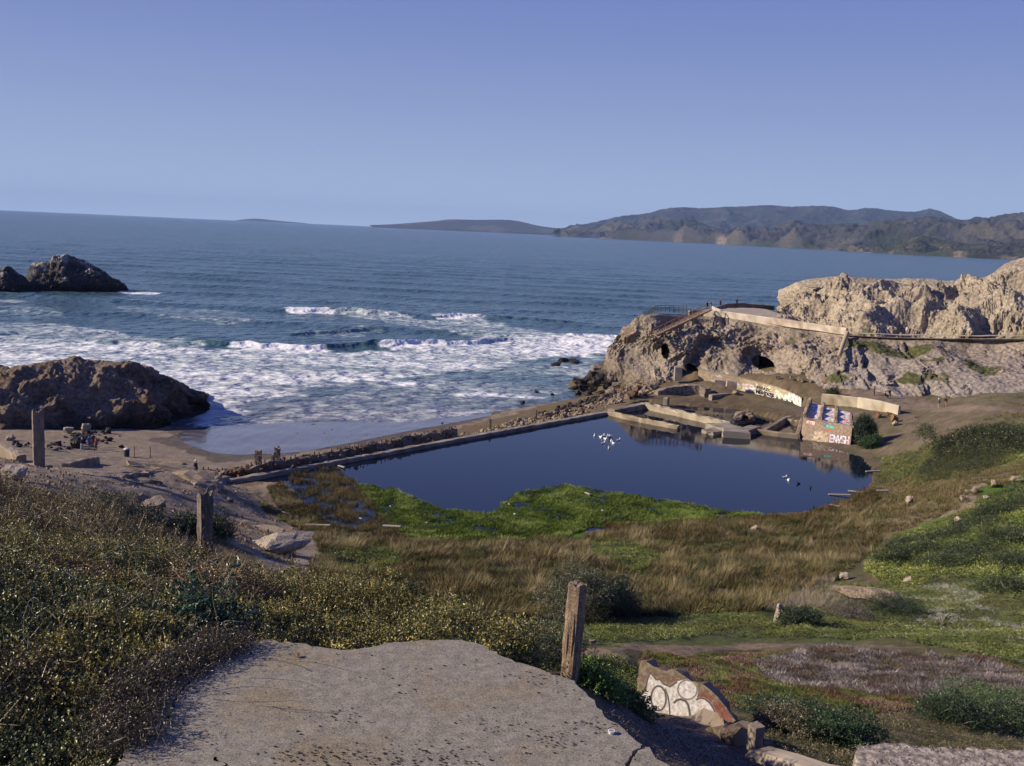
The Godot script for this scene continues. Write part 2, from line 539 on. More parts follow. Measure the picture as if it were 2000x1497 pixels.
func on_ground(p: Vector3, up := 0.0) -> Vector3:
	return Vector3(p.x, ground_h(p.x, p.z) + up, p.z)


# zone: outline on the ground, two soils, how much is the second, name of the mesh it belongs to
func zone(outline: PackedVector2Array, a: Color, b: Color, mesh := "ground", freq := 0.3) -> void:
	var box := Rect2(outline[0], Vector2.ZERO)
	for p in outline:
		box = box.expand(p)
	zones.append({"outline": outline, "a": a, "b": b, "mesh": mesh, "box": box, "noise": noise(freq, 4, FastNoiseLite.TYPE_SIMPLEX_SMOOTH, 50 + zones.size())})


func zone_at(x: float, z: float, warp := 1.0) -> int:
	var k := clampf(-z / 80.0, 0.15, 1.0) * warp
	var p := Vector2(x + n_warp.get_noise_2d(x, z) * 2.6 * k, z + n_warp.get_noise_2d(x + 91.0, z) * 3.4 * k)
	for i in range(zones.size() - 1, -1, -1):
		var q: Dictionary = zones[i]
		if q.box.has_point(p) and Geometry2D.is_point_in_polygon(p, q.outline):
			return i
	return -1


const DRY := Color(0.17, 0.13, 0.075)
const DIRT := Color(0.20, 0.155, 0.11)
const SAND := Color(0.30, 0.245, 0.18)
const OLIVE := Color(0.105, 0.10, 0.045)
const GREEN := Color(0.08, 0.105, 0.03)
const BRIGHT := Color(0.11, 0.19, 0.025)
const STONE := Color(0.34, 0.28, 0.21)

func make_zones() -> void:
	# whole near slope: litter under plants
	zone(PackedVector2Array([Vector2(-7.02, -7.32), Vector2(-11.29, -13.60), Vector2(-17.70, -28.61), Vector2(-27.23, -52.93), Vector2(-21.11, -58.93), Vector2(-15.96, -62.89), Vector2(0.60, -74.03), Vector2(31.40, -84.41), Vector2(51.81, -76.52), Vector2(19.46, -22.24)]), OLIVE, DRY)
	zone(PackedVector2Array([Vector2(-112.63, -169.33), Vector2(-57.93, -195.92), Vector2(-38.15, -208.24), Vector2(1.20, -223.40), Vector2(12.91, -209.07), Vector2(1.17, -183.35), Vector2(-8.90, -163.81), Vector2(-17.94, -148.70), Vector2(-24.89, -136.60), Vector2(-30.82, -126.32), Vector2(-32.85, -115.12), Vector2(-37.15, -111.07), Vector2(-43.02, -120.27), Vector2(-38.43, -98.84), Vector2(-36.90, -87.84), Vector2(-42.62, -92.38), Vector2(-52.95, -109.90), Vector2(-36.71, -54.93)]), SAND, Color(0.25, 0.2, 0.145), "beach")
	zone(PackedVector2Array([Vector2(-50.02, -139.90), Vector2(-36.41, -125.32), Vector2(-32.33, -132.50), Vector2(-25.57, -140.27), Vector2(-18.42, -152.49), Vector2(-9.04, -166.00), Vector2(1.18, -188.03), Vector2(1.20, -215.26), Vector2(-38.15, -208.24), Vector2(-57.93, -195.92), Vector2(-53.19, -160.37)]), Color(0.15, 0.12, 0.095), Color(0.12, 0.1, 0.085), "beach")
	zone(PackedVector2Array([Vector2(-36.71, -54.93), Vector2(-51.50, -106.88), Vector2(-36.90, -87.84), Vector2(-38.35, -114.67), Vector2(-32.59, -114.21), Vector2(-27.56, -108.46), Vector2(-24.20, -101.50), Vector2(-18.15, -89.96), Vector2(-12.68, -70.30), Vector2(-12.09, -54.43), Vector2(-16.43, -59.80), Vector2(-20.29, -61.08), Vector2(-22.83, -59.40), Vector2(-28.22, -62.47), Vector2(-20.70, -30.90)]), STONE, Color(0.22, 0.175, 0.125))
	zone(PackedVector2Array([Vector2(-30.58, -110.19), Vector2(-26.74, -119.80), Vector2(-26.72, -111.96), Vector2(-27.24, -107.17), Vector2(-24.53, -102.85), Vector2(-20.99, -98.84), Vector2(-17.16, -94.86), Vector2(-17.39, -84.08), Vector2(-23.20, -95.24), Vector2(-26.48, -98.19)]), Color(0.34, 0.265, 0.175), Color(0.28, 0.21, 0.14), "footpath")
	# marsh round the pool and the grass above it
	zone(PackedVector2Array([Vector2(-26.74, -119.80), Vector2(-18.41, -101.63), Vector2(-9.15, -93.86), Vector2(0.63, -91.28), Vector2(22.47, -105.34), Vector2(32.31, -109.32), Vector2(45.06, -123.34), Vector2(36.50, -96.38), Vector2(28.05, -73.15), Vector2(16.66, -51.14), Vector2(0.45, -42.03), Vector2(-7.86, -53.00), Vector2(-12.43, -68.91), Vector2(-16.55, -91.53), Vector2(-24.12, -103.40)]), DRY, OLIVE)
	zone(PackedVector2Array([Vector2(-18.00, -115.58), Vector2(-13.63, -114.21), Vector2(-7.10, -106.04), Vector2(-1.58, -105.48), Vector2(1.18, -114.82), Vector2(6.74, -119.16), Vector2(15.54, -115.43), Vector2(23.63, -111.07), Vector2(29.04, -109.76), Vector2(21.89, -102.44), Vector2(13.90, -102.31), Vector2(8.55, -101.77), Vector2(0.63, -89.37), Vector2(-4.93, -88.89), Vector2(-9.76, -94.99), Vector2(-13.53, -102.72)]), Color(0.09, 0.2, 0.02), Color(0.06, 0.13, 0.018))
	zone(PackedVector2Array([Vector2(7.50, -87.96), Vector2(12.58, -88.31), Vector2(12.47, -75.72), Vector2(9.49, -70.77), Vector2(6.59, -76.42)]), GREEN, BRIGHT)
	zone(PackedVector2Array([Vector2(-12.22, -67.74), Vector2(-9.67, -78.58), Vector2(-6.56, -68.10), Vector2(-7.53, -59.01), Vector2(-9.97, -57.01)]), GREEN, OLIVE)
	# flats right of the pool
	zone(PackedVector2Array([Vector2(40.44, -179.27), Vector2(53.27, -186.54), Vector2(60.09, -184.33), Vector2(66.95, -182.63), Vector2(75.29, -173.65), Vector2(78.23, -153.30), Vector2(70.05, -136.78), Vector2(60.54, -130.92), Vector2(56.69, -138.97), Vector2(49.63, -136.60), Vector2(50.06, -146.54), Vector2(46.53, -158.26)]), DIRT, Color(0.13, 0.115, 0.06))
	zone(PackedVector2Array([Vector2(56.46, -184.57), Vector2(66.31, -186.29), Vector2(72.31, -182.14), Vector2(75.72, -154.53), Vector2(73.35, -149.49), Vector2(69.08, -168.88), Vector2(62.98, -176.20)]), Color(0.27, 0.21, 0.155), DIRT, "footpath")
	zone(PackedVector2Array([Vector2(74.06, -181.90), Vector2(112.85, -185.31), Vector2(91.93, -150.28), Vector2(76.98, -153.91), Vector2(75.86, -175.04)]), Color(0.13, 0.13, 0.06), DIRT)
	zone(PackedVector2Array([Vector2(31.36, -185.55), Vector2(39.42, -193.34), Vector2(45.26, -184.33), Vector2(50.31, -175.50), Vector2(47.38, -162.94), Vector2(37.54, -165.56), Vector2(33.15, -169.33)]), Color(0.11, 0.085, 0.045), Color(0.16, 0.12, 0.075))
	zone(PackedVector2Array([Vector2(53.35, -143.28), Vector2(56.69, -138.97), Vector2(63.93, -139.90), Vector2(71.79, -140.27), Vector2(85.95, -140.27), Vector2(61.75, -99.76), Vector2(55.32, -109.03), Vector2(50.94, -115.28), Vector2(47.17, -125.82)]), Color(0.07, 0.085, 0.03), Color(0.12, 0.12, 0.05))
	zone(PackedVector2Array([Vector2(39.69, -107.88), Vector2(46.78, -117.90), Vector2(52.04, -117.90), Vector2(58.20, -113.76), Vector2(53.70, -103.67), Vector2(41.65, -90.56), Vector2(36.42, -88.66), Vector2(34.16, -89.84)]), DRY, Color(0.15, 0.13, 0.065))
	zone(PackedVector2Array([Vector2(36.38, -98.06), Vector2(42.46, -106.60), Vector2(40.37, -92.99), Vector2(39.95, -89.72), Vector2(36.56, -89.01), Vector2(34.37, -90.44)]), DIRT, DRY)
	zone(PackedVector2Array([Vector2(41.09, -91.40), Vector2(43.76, -93.36), Vector2(50.95, -102.31), Vector2(56.40, -109.03), Vector2(54.45, -103.13), Vector2(46.71, -93.61), Vector2(42.99, -91.04), Vector2(40.92, -89.37)]), Color(0.34, 0.26, 0.19), DIRT)
	# green slopes on the right
	zone(PackedVector2Array([Vector2(31.71, -85.31), Vector2(36.46, -87.61), Vector2(42.24, -89.84), Vector2(55.09, -104.36), Vector2(72.99, -101.50), Vector2(39.91, -53.92), Vector2(31.63, -60.12), Vector2(28.75, -63.48), Vector2(24.85, -61.08), Vector2(25.72, -69.74)]), GREEN, BRIGHT)
	zone(PackedVector2Array([Vector2(0.48, -45.38), Vector2(5.84, -50.40), Vector2(13.21, -50.26), Vector2(19.36, -64.07), Vector2(28.07, -65.79), Vector2(39.91, -53.92), Vector2(26.36, -35.04), Vector2(19.60, -36.90), Vector2(15.03, -39.43), Vector2(8.69, -39.02), Vector2(4.21, -34.31), Vector2(2.07, -25.49), Vector2(0.31, -24.79)]), GREEN, OLIVE)
	zone(PackedVector2Array([Vector2(2.22, -27.42), Vector2(4.15, -33.77), Vector2(9.00, -38.55), Vector2(12.27, -39.96), Vector2(14.70, -38.55), Vector2(16.28, -37.45), Vector2(14.27, -37.40), Vector2(11.70, -38.05), Vector2(8.42, -35.99), Vector2(5.42, -32.75), Vector2(3.72, -26.63)]), Color(0.21, 0.155, 0.105), DIRT, "footpath")
	zone(PackedVector2Array([Vector2(3.73, -26.74), Vector2(4.74, -31.68), Vector2(8.32, -35.56), Vector2(11.94, -37.55), Vector2(14.71, -36.47), Vector2(17.01, -34.77), Vector2(16.78, -30.21), Vector2(19.40, -27.42), Vector2(18.59, -26.21), Vector2(12.80, -25.87), Vector2(7.73, -23.05), Vector2(5.33, -21.80), Vector2(4.66, -24.66)]), Color(0.075, 0.05, 0.035), Color(0.07, 0.065, 0.035))
	zone(PackedVector2Array([Vector2(8.95, -34.31), Vector2(11.84, -37.20), Vector2(14.50, -35.94), Vector2(16.71, -34.13), Vector2(16.55, -29.77), Vector2(18.99, -26.81), Vector2(14.23, -27.35), Vector2(11.59, -28.08), Vector2(8.17, -26.21), Vector2(8.34, -29.93)]), Color(0.11, 0.085, 0.08), Color(0.08, 0.06, 0.055))
	# dark spoil between slab and painted rock
	zone(PackedVector2Array([Vector2(1.60, -24.30), Vector2(2.79, -23.26), Vector2(2.72, -18.32), Vector2(4.01, -17.45), Vector2(4.60, -16.11), Vector2(4.92, -15.42), Vector2(1.61, -10.50), Vector2(1.32, -11.74)]), Color(0.13, 0.11, 0.095), Color(0.10, 0.088, 0.08))


func build_terrain() -> void:
	make_zones()
	var nu := 520
	var nv := 560
	var cols := PackedColorArray()
	var pts := PackedVector3Array()
	pts.resize(nu * nv)
	cols.resize(nu * nv)
	ground_zone.resize(nu * nv)
	var kinds := ["ground", "beach", "footpath"]
	var which := PackedByteArray()
	which.resize(nu * nv)
	for j in nv:
		var d := exp(lerpf(1.79, 5.62, float(j) / (nv - 1)))
		for i in nu:
			var x := lerpf(-0.66, 0.66, float(i) / (nu - 1)) * d
			var z := -d
			var a := j * nu + i
			var h := ground_h(x, z)
			pts[a] = Vector3(x, h, z)
			var k := zone_at(x, z)
			var c := DRY
			ground_zone[a] = k + 1
			if k >= 0:
				var q: Dictionary = zones[k]
				var t := clampf(0.5 + q.noise.get_noise_2d(x, z) * 1.1, 0, 1)
				c = (q.a as Color).lerp(q.b, t)
				which[a] = kinds.find(q.mesh)
			var g := 1.0 + n_fine.get_noise_2d(x * 1.7 + 40.0, z * 1.7) * 0.3 + n_mid.get_noise_2d(x + 300.0, z) * 0.2
			cols[a] = Color(c.r * g, c.g * g, c.b * g)
	ground_points = pts
	# the film of water that each wave leaves on the sand
	var film := loft([PackedVector3Array([Vector3(-49.71, -2.41, -148.70), Vector3(-46.09, -1.94, -141.58), Vector3(-41.74, -1.65, -136.42), Vector3(-37.72, -1.58, -134.62), Vector3(-33.25, -1.67, -136.24), Vector3(-28.79, -1.65, -138.42), Vector3(-25.42, -1.77, -143.47), Vector3(-18.85, -2.37, -155.97), Vector3(-11.71, -2.63, -167.54), Vector3(-8.50, -2.68, -171.82), Vector3(-3.42, -2.78, -179.50)]), PackedVector3Array([Vector3(-50.52, -2.62, -152.29), Vector3(-50.33, -2.83, -156.59), Vector3(-48.95, -3.10, -162.73), Vector3(-47.09, -3.47, -171.14), Vector3(-43.70, -3.79, -178.79), Vector3(-38.34, -3.97, -183.84), Vector3(-33.45, -4.10, -188.03), Vector3(-23.55, -4.21, -193.60), Vector3(-13.90, -4.16, -196.96), Vector3(-9.99, -4.15, -199.06), Vector3(-3.96, -4.10, -202.26)])], 160, 30)
	var shade := PackedColorArray()
	for a in film.size():
		film[a].y = ground_h(film[a].x, film[a].z) + 0.03 + n_mid.get_noise_2d(film[a].x * 0.5, film[a].z * 0.5) * 0.02
		shade.append(Color(0.095, 0.082, 0.08))
	tag(put("wet_sand", sheet(film, 160, 30, shade), mats.wet_sand), "", "", "", "structure")
	for k in kinds.size():
		var keep := PackedByteArray()
		keep.resize(nu * nv)
		for a in nu * nv:
			keep[a] = 1 if which[a] == k else 0
		var m := "sand" if k == 1 else "ground"
		tag(put(kinds[k], sheet(pts, nu, nv, cols, PackedVector2Array(), keep), mats[m]), "", "", "", "structure")



# ---------------------------------------------------------------- sea and pool

var n_sea: FastNoiseLite
var n_chop: FastNoiseLite
var breakers := []


func sea_h(x: float, z: float) -> float:
	var d := -z
	var w := n_sea.get_noise_2d(x * 0.35, z) * 2.4
	var s := sin(d * TAU / 52.0 + w + x * 0.012)
	var crest := exp(2.2 * (s - 1.0))
	var h := crest * 1.5 * smooth(225, 330, d) * (0.75 + 0.5 * n_sea.get_noise_2d(x * 0.6 + 500.0, z * 0.3))
	h *= lerpf(0.9, 0.4, smooth(500, 1500, d))
	h += n_chop.get_noise_2d(x * 0.55, z) * 0.22 * smooth(190, 300, d)
	for b: Dictionary in breakers:
		var t := clampf((x - b.x0) / (b.x1 - b.x0), 0, 1)
		if x < b.x0 - 12 or x > b.x1 + 12:
			continue
		var fade := smooth(b.x0 - 12, b.x0 + 8, x) * (1.0 - smooth(b.x1 - 8, b.x1 + 12, x))
		var off := z - along(b.line, t).z + n_chop.get_noise_2d(x * 1.3, b.x0) * 2.0
		var k := exp(-pow(off / (3.2 if off < 0.0 else 1.5), 2.0))
		h += k * b.h * 1.35 * fade * (0.85 + 0.3 * n_chop.get_noise_2d(x * 2.0, b.x1))
	return h * smooth(160, 215, d)


func breaker(line: PackedVector3Array, h: float) -> void:
	breakers.append({"line": line, "x0": line[0].x, "x1": line[-1].x, "h": h})


const FX0 := -235.0
const FX1 := 165.0
const FZ0 := -120.0
const FZ1 := -440.0
const MW := 400
const MH := 320

func foam_area(mask: PackedFloat32Array, outline: PackedVector2Array, density: float) -> void:
	var box := Rect2(outline[0], Vector2.ZERO)
	for p in outline:
		box = box.expand(p)
	for j in range(maxi(0, int(FZ0 - box.end.y) - 2), mini(MH, int(FZ0 - box.position.y) + 2)):
		for i in range(maxi(0, int(box.position.x - FX0) - 2), mini(MW, int(box.end.x - FX0) + 2)):
			var x := FX0 + i + 0.5
			var z := FZ0 - j - 0.5
			var p := Vector2(x + n_chop.get_noise_2d(x * 0.9, z * 0.9) * 5.0, z + n_chop.get_noise_2d(x * 0.9 + 70.0, z * 0.9) * 6.0)
			if Geometry2D.is_point_in_polygon(p, outline):
				mask[j * MW + i] = maxf(mask[j * MW + i], density)


func stretched(n: FastNoiseLite, w: int, h: int, k: int) -> PackedByteArray:
	var im := n.get_image(w / k, h, false, false, false)
	im.resize(w, h, Image.INTERPOLATE_CUBIC)
	return im.get_data()


func build_sea() -> void:
	n_sea = noise(0.02, 3, FastNoiseLite.TYPE_SIMPLEX_SMOOTH, 61)
	n_chop = noise(0.09, 4, FastNoiseLite.TYPE_SIMPLEX_SMOOTH, 63)
	breaker(PackedVector3Array([Vector3(-85.57, -3.00, -376.13), Vector3(-77.46, -3.00, -378.25), Vector3(-68.38, -3.00, -380.88), Vector3(-58.82, -3.00, -381.31), Vector3(-49.85, -3.00, -379.03)]), 0.9)
	breaker(PackedVector3Array([Vector3(-29.49, -3.00, -375.99), Vector3(-20.52, -3.00, -385.28), Vector3(-8.76, -3.00, -382.19), Vector3(4.74, -3.00, -380.12), Vector3(21.03, -3.00, -379.52)]), 0.9)
	breaker(PackedVector3Array([Vector3(-64.78, -3.00, -298.34), Vector3(-56.48, -3.00, -306.58), Vector3(-48.70, -3.00, -316.48), Vector3(-42.54, -3.00, -324.34)]), 0.8)
	breaker(PackedVector3Array([Vector3(-84.35, -3.00, -266.91), Vector3(-70.91, -3.00, -267.34), Vector3(-59.92, -3.00, -266.79), Vector3(-48.98, -3.00, -266.25), Vector3(-42.03, -3.00, -273.73), Vector3(-35.89, -3.00, -279.87)]), 1.0)
	breaker(PackedVector3Array([Vector3(-36.40, -3.00, -278.41), Vector3(-29.33, -3.00, -285.04), Vector3(-21.11, -3.00, -290.96), Vector3(-11.06, -3.00, -297.74), Vector3(-0.57, -3.00, -309.18)]), 1.1)
	breaker(PackedVector3Array([Vector3(-109.32, -3.00, -261.76), Vector3(-101.60, -3.00, -262.43), Vector3(-93.09, -3.00, -260.98)]), 0.7)
	breaker(PackedVector3Array([Vector3(14.44, -3.00, -332.84), Vector3(24.62, -3.00, -333.91), Vector3(35.58, -3.00, -333.65)]), 0.8)
	# where foam lies and how thickly
	var mask := PackedFloat32Array()
	mask.resize(MW * MH)
	foam_area(mask, PackedVector2Array([Vector2(-188.4, -264.5), Vector2(-136.1, -267.3), Vector2(-105.3, -258.5), Vector2(-79.3, -259.3), Vector2(-47.8, -259.8), Vector2(-33.5, -272.1), Vector2(-6.8, -309.5), Vector2(16.2, -333.6), Vector2(34.6, -323.7), Vector2(29.6, -288.5), Vector2(6.5, -266.2), Vector2(-5.2, -248.8), Vector2(-20.5, -223.6), Vector2(-39.4, -214.7), Vector2(-46.4, -206.7), Vector2(-49.8, -195.6), Vector2(-54.7, -185.1), Vector2(-66.3, -194.1), Vector2(-85.5, -209.6), Vector2(-140.1, -195.9)]), 0.70)
	foam_area(mask, PackedVector2Array([Vector2(-59.9, -189.6), Vector2(-51.9, -203.7), Vector2(-39.1, -213.3), Vector2(-36.6, -208.2), Vector2(-39.5, -194.0), Vector2(-45.2, -184.7), Vector2(-46.0, -173.7), Vector2(-45.6, -159.8), Vector2(-48.7, -157.8), Vector2(-53.6, -169.4)]), 0.62)
	foam_area(mask, PackedVector2Array([Vector2(-46.0, -158.4), Vector2(-41.0, -183.0), Vector2(-34.6, -199.9), Vector2(-10.3, -204.7), Vector2(5.3, -202.5), Vector2(2.2, -191.3), Vector2(-8.6, -174.4), Vector2(-20.1, -165.7), Vector2(-30.6, -167.3), Vector2(-36.9, -164.9), Vector2(-42.5, -157.5)]), 0.46)
	foam_area(mask, PackedVector2Array([Vector2(-39.4, -214.7), Vector2(-20.5, -223.6), Vector2(-5.2, -248.8), Vector2(6.5, -266.2), Vector2(28.6, -285.7), Vector2(21.8, -239.3), Vector2(8.5, -205.3), Vector2(-10.3, -204.7), Vector2(-34.6, -199.9)]), 0.42)
	foam_area(mask, PackedVector2Array([Vector2(-39.4, -214.7), Vector2(-26.5, -216.4), Vector2(-16.8, -206.9), Vector2(-30.4, -199.1), Vector2(-37.6, -205.1)]), 0.12)
	foam_area(mask, PackedVector2Array([Vector2(-200.6, -281.8), Vector2(-136.1, -297.2), Vector2(-105.7, -280.5), Vector2(-83.3, -272.4), Vector2(-78.7, -257.2), Vector2(-104.5, -256.4), Vector2(-133.3, -261.9), Vector2(-182.5, -256.1)]), 0.5)
	foam_area(mask, PackedVector2Array([Vector2(-147.8, -372.5), Vector2(-127.7, -374.3), Vector2(-99.0, -366.2), Vector2(-80.9, -337.1), Vector2(-92.1, -316.7), Vector2(-118.9, -333.5), Vector2(-134.1, -342.1)]), 0.43)
	foam_area(mask, PackedVector2Array([Vector2(-175.6, -345.6), Vector2(-159.1, -355.5), Vector2(-145.7, -329.3), Vector2(-147.7, -308.9), Vector2(-160.4, -315.4)]), 0.37)
	foam_area(mask, PackedVector2Array([Vector2(-68.4, -304.4), Vector2(-50.7, -329.3), Vector2(-41.3, -333.7), Vector2(-41.2, -308.6), Vector2(-55.1, -283.9), Vector2(-64.8, -288.2)]), 0.40)
	foam_area(mask, PackedVector2Array([Vector2(-72.2, -391.3), Vector2(-52.0, -387.5), Vector2(-26.7, -364.3), Vector2(-21.0, -394.6), Vector2(-12.7, -384.7), Vector2(0.9, -353.6), Vector2(14.6, -338.0), Vector2(32.3, -325.9), Vector2(-6.7, -303.8), Vector2(-23.9, -327.7), Vector2(-43.1, -348.0), Vector2(-58.2, -365.4)]), 0.58)
	foam_area(mask, PackedVector2Array([Vector2(-178.5, -457.2), Vector2(-164.0, -460.3), Vector2(-151.3, -442.4), Vector2(-152.2, -427.3), Vector2(-165.6, -428.3)]), 0.9)
	foam_area(mask, PackedVector2Array([Vector2(-208.0, -372.5), Vector2(-183.9, -377.1), Vector2(-176.9, -370.4), Vector2(-194.8, -348.6)]), 0.6)
	foam_area(mask, PackedVector2Array([Vector2(-87.6, -387.6), Vector2(-70.1, -392.5), Vector2(-66.2, -374.9), Vector2(-83.1, -367.9)]), 0.98)
	foam_area(mask, PackedVector2Array([Vector2(-74.3, -272.2), Vector2(-60.9, -271.3), Vector2(-49.8, -270.7), Vector2(-47.8, -259.8), Vector2(-58.2, -259.3), Vector2(-71.0, -260.2)]), 0.98)
	foam_area(mask, PackedVector2Array([Vector2(-36.7, -286.1), Vector2(-30.2, -292.8), Vector2(-15.8, -301.5), Vector2(-12.0, -303.0), Vector2(-12.2, -290.5), Vector2(-28.4, -276.5), Vector2(-34.5, -271.7)]), 0.98)
	foam_area(mask, PackedVector2Array([Vector2(-31.0, -394.1), Vector2(-21.6, -404.3), Vector2(-15.0, -393.0), Vector2(-19.8, -372.1), Vector2(-29.1, -371.7)]), 0.85)
	foam_area(mask, PackedVector2Array([Vector2(-12.5, -205.4), Vector2(-4.2, -207.8), Vector2(6.4, -203.4), Vector2(5.3, -200.6), Vector2(-4.0, -203.1), Vector2(-12.3, -202.2)]), 0.95)
	foam_area(mask, PackedVector2Array([Vector2(-39.7, -216.2), Vector2(-29.0, -218.7), Vector2(-21.4, -215.6), Vector2(-21.6, -212.6), Vector2(-28.5, -215.0), Vector2(-39.1, -213.3)]), 0.9)
	foam_area(mask, PackedVector2Array([Vector2(14.4, -332.8), Vector2(35.6, -333.7), Vector2(31.1, -289.1), Vector2(19.1, -272.9), Vector2(12.5, -282.2)]), 0.82)
	foam_area(mask, PackedVector2Array([Vector2(10.2, -257.0), Vector2(26.2, -275.5), Vector2(21.8, -239.3), Vector2(14.4, -236.9)]), 0.5)
	var low := Image.create_from_data(MW, MH, false, Image.FORMAT_RF, mask.to_byte_array())
	low.resize(MW / 2, MH / 2, Image.INTERPOLATE_BILINEAR)
	var w := 1600
	var hgt := 1280
	low.resize(w, hgt, Image.INTERPOLATE_CUBIC)
	var dens := low.get_data().to_float32_array()
	var lace := noise(0.035, 5, FastNoiseLite.TYPE_SIMPLEX, 71, FastNoiseLite.FRACTAL_RIDGED)
	lace.domain_warp_enabled = true
	lace.domain_warp_amplitude = 18.0
	lace.domain_warp_frequency = 0.02
	# the marks lie drawn out along the crests
	var la := stretched(lace, w, hgt, 2)
	var fi := stretched(noise(0.135, 4, FastNoiseLite.TYPE_SIMPLEX, 73), w, hgt, 2)
	var bi := stretched(noise(0.011, 5, FastNoiseLite.TYPE_SIMPLEX_SMOOTH, 75), w, hgt, 4)
	var rgb := PackedByteArray()
	rgb.resize(w * hgt * 3)
	var rough := PackedByteArray()
	rough.resize(w * hgt)
	# clear water: teal out at sea, sandier in the shallows where the waves stir it
	for j in hgt:
		var d := -FZ0 + j * 0.25
		var sandy := 1.0 - smooth(150, 250, d)
		var r0 := lerpf(60.0, 94.0, sandy)
		var g0 := lerpf(86.0, 96.0, sandy)
		var b0 := lerpf(92.0, 98.0, sandy)
		for i in w:
			var a := j * w + i
			var n := la[a] * 0.0019 + fi[a] * 0.0013 + bi[a] * 0.0022
			var f := clampf((n + dens[a] * 1.25 - 1.05) * 1.45, 0.0, 1.0)
			f = f if dens[a] > 0.06 else 0.0
			rgb[a * 3] = int(r0 + (206.0 - r0) * f)
			rgb[a * 3 + 1] = int(g0 + (209.0 - g0) * f)
			rgb[a * 3 + 2] = int(b0 + (211.0 - b0) * f)
			rough[a] = int(46.0 + 170.0 * f)
	var m := StandardMaterial3D.new()
	m.resource_name = "surf"
	m.albedo_texture = ImageTexture.create_from_image(Image.create_from_data(w, hgt, false, Image.FORMAT_RGB8, rgb))
	m.roughness_texture = ImageTexture.create_from_image(Image.create_from_data(w, hgt, false, Image.FORMAT_L8, rough))
	m.roughness = 1.0
	m.metallic_specular = 0.35
	var chop := noise(0.035, 5, FastNoiseLite.TYPE_SIMPLEX_SMOOTH, 77).get_image(w, hgt, false, false, true)
	chop.convert(Image.FORMAT_RGBA8)
	chop.bump_map_to_normal_map(5.5)
	m.normal_enabled = true
	m.normal_texture = ImageTexture.create_from_image(chop)
	m.normal_scale = 1.0
	m.texture_repeat = false
	m.cull_mode = BaseMaterial3D.CULL_DISABLED
	var nu := 380
	var nv := 500
	var pts := PackedVector3Array()
	var uvs := PackedVector2Array()
	pts.resize(nu * nv)
	uvs.resize(nu * nv)
	for j in nv:
		var z := lerpf(FZ0, FZ1, float(j) / (nv - 1))
		for i in nu:
			var x := lerpf(FX0, FX1, float(i) / (nu - 1))
			pts[j * nu + i] = Vector3(x, SEA + sea_h(x, z), z)
			uvs[j * nu + i] = Vector2((x - FX0) / (FX1 - FX0), (FZ0 - z) / (FZ0 - FZ1))
	tag(put("surf", sheet(pts, nu, nv, PackedColorArray(), uvs), m), "", "", "", "structure")

	# open water out to the horizon
	var far := StandardMaterial3D.new()
	far.resource_name = "open_sea"
	far.albedo_color = Color8(60, 86, 92)
	far.roughness = 0.2
	far.metallic_specular = 0.35
	far.normal_enabled = true
	far.normal_texture = bumps(0.011, 12.0, 79, 1024, 6)
	far.normal_scale = 1.6
	far.uv1_triplanar = true
	far.uv1_world_triplanar = true
	far.uv1_scale = Vector3(0.011, 0.011, 0.017)
	far.cull_mode = BaseMaterial3D.CULL_DISABLED
	nu = 360
	nv = 520
	pts = PackedVector3Array()
	pts.resize(nu * nv)
	for j in nv:
		var t := float(j) / (nv - 1)
		var d := 438.0 * pow(34000.0 / 438.0, t * t * 0.6 + t * 0.4)
		for i in nu:
			var x := lerpf(-0.9, 0.9, float(i) / (nu - 1)) * d
			pts[j * nu + i] = Vector3(x, SEA - 0.004 + (sea_h(x, -d) if d < 3000.0 else 0.0), -d)
	tag(put("open_sea", sheet(pts, nu, nv), far), "", "", "", "structure")
	var sides := PackedVector3Array()
	for k in 2:
		for j in 2:
			for i in 2:
				var s := -1.0 if k == 0 else 1.0
				sides.append(Vector3([FX0 - 400.0 * i, FX1 + 400.0 * i][k], SEA - 0.02, [FZ0 if k == 0 else -250.0, FZ1 - 6.0][j]))
		var m2 := sheet(PackedVector3Array([sides[k * 4], sides[k * 4 + 1], sides[k * 4 + 2], sides[k * 4 + 3]]), 2, 2)
		tag(put("inshore_sea", m2, far), "", "", "", "structure")


func build_pool() -> void:
	var m := StandardMaterial3D.new()
	m.resource_name = "pool_water"
	m.albedo_color = Color8(13, 22, 36)
	m.roughness = 0.02
	m.metallic_specular = 0.35
	m.normal_enabled = true
	m.normal_texture = bumps(0.02, 1.0, 81, 512, 4)
	m.normal_scale = 0.1
	m.uv1_triplanar = true
	m.uv1_world_triplanar = true
	m.uv1_scale = Vector3.ONE * 0.2
	m.cull_mode = BaseMaterial3D.CULL_DISABLED
	# the sheet runs a little under the banks
	var st := new_tool()
	var grown := Geometry2D.offset_polygon(pool_edge, 0.5)[0] as PackedVector2Array
	var tri := Geometry2D.triangulate_polygon(grown)
	st.set_normal(Vector3.UP)
	for k in range(0, tri.size(), 3):
		var a := grown[tri[k]]
		var b := grown[tri[k + 1]]
		var c := grown[tri[k + 2]]
		if (b - a).cross(c - a) < 0:
			var q := b
			b = c
			c = q
		for p in [a, b, c]:
			st.set_normal(Vector3.UP)
			st.add_vertex(Vector3(p.x, 0.0, p.y))
	tag(put("pool_water", st.commit(), m), "", "", "", "structure")



# ---------------------------------------------------------------- headland

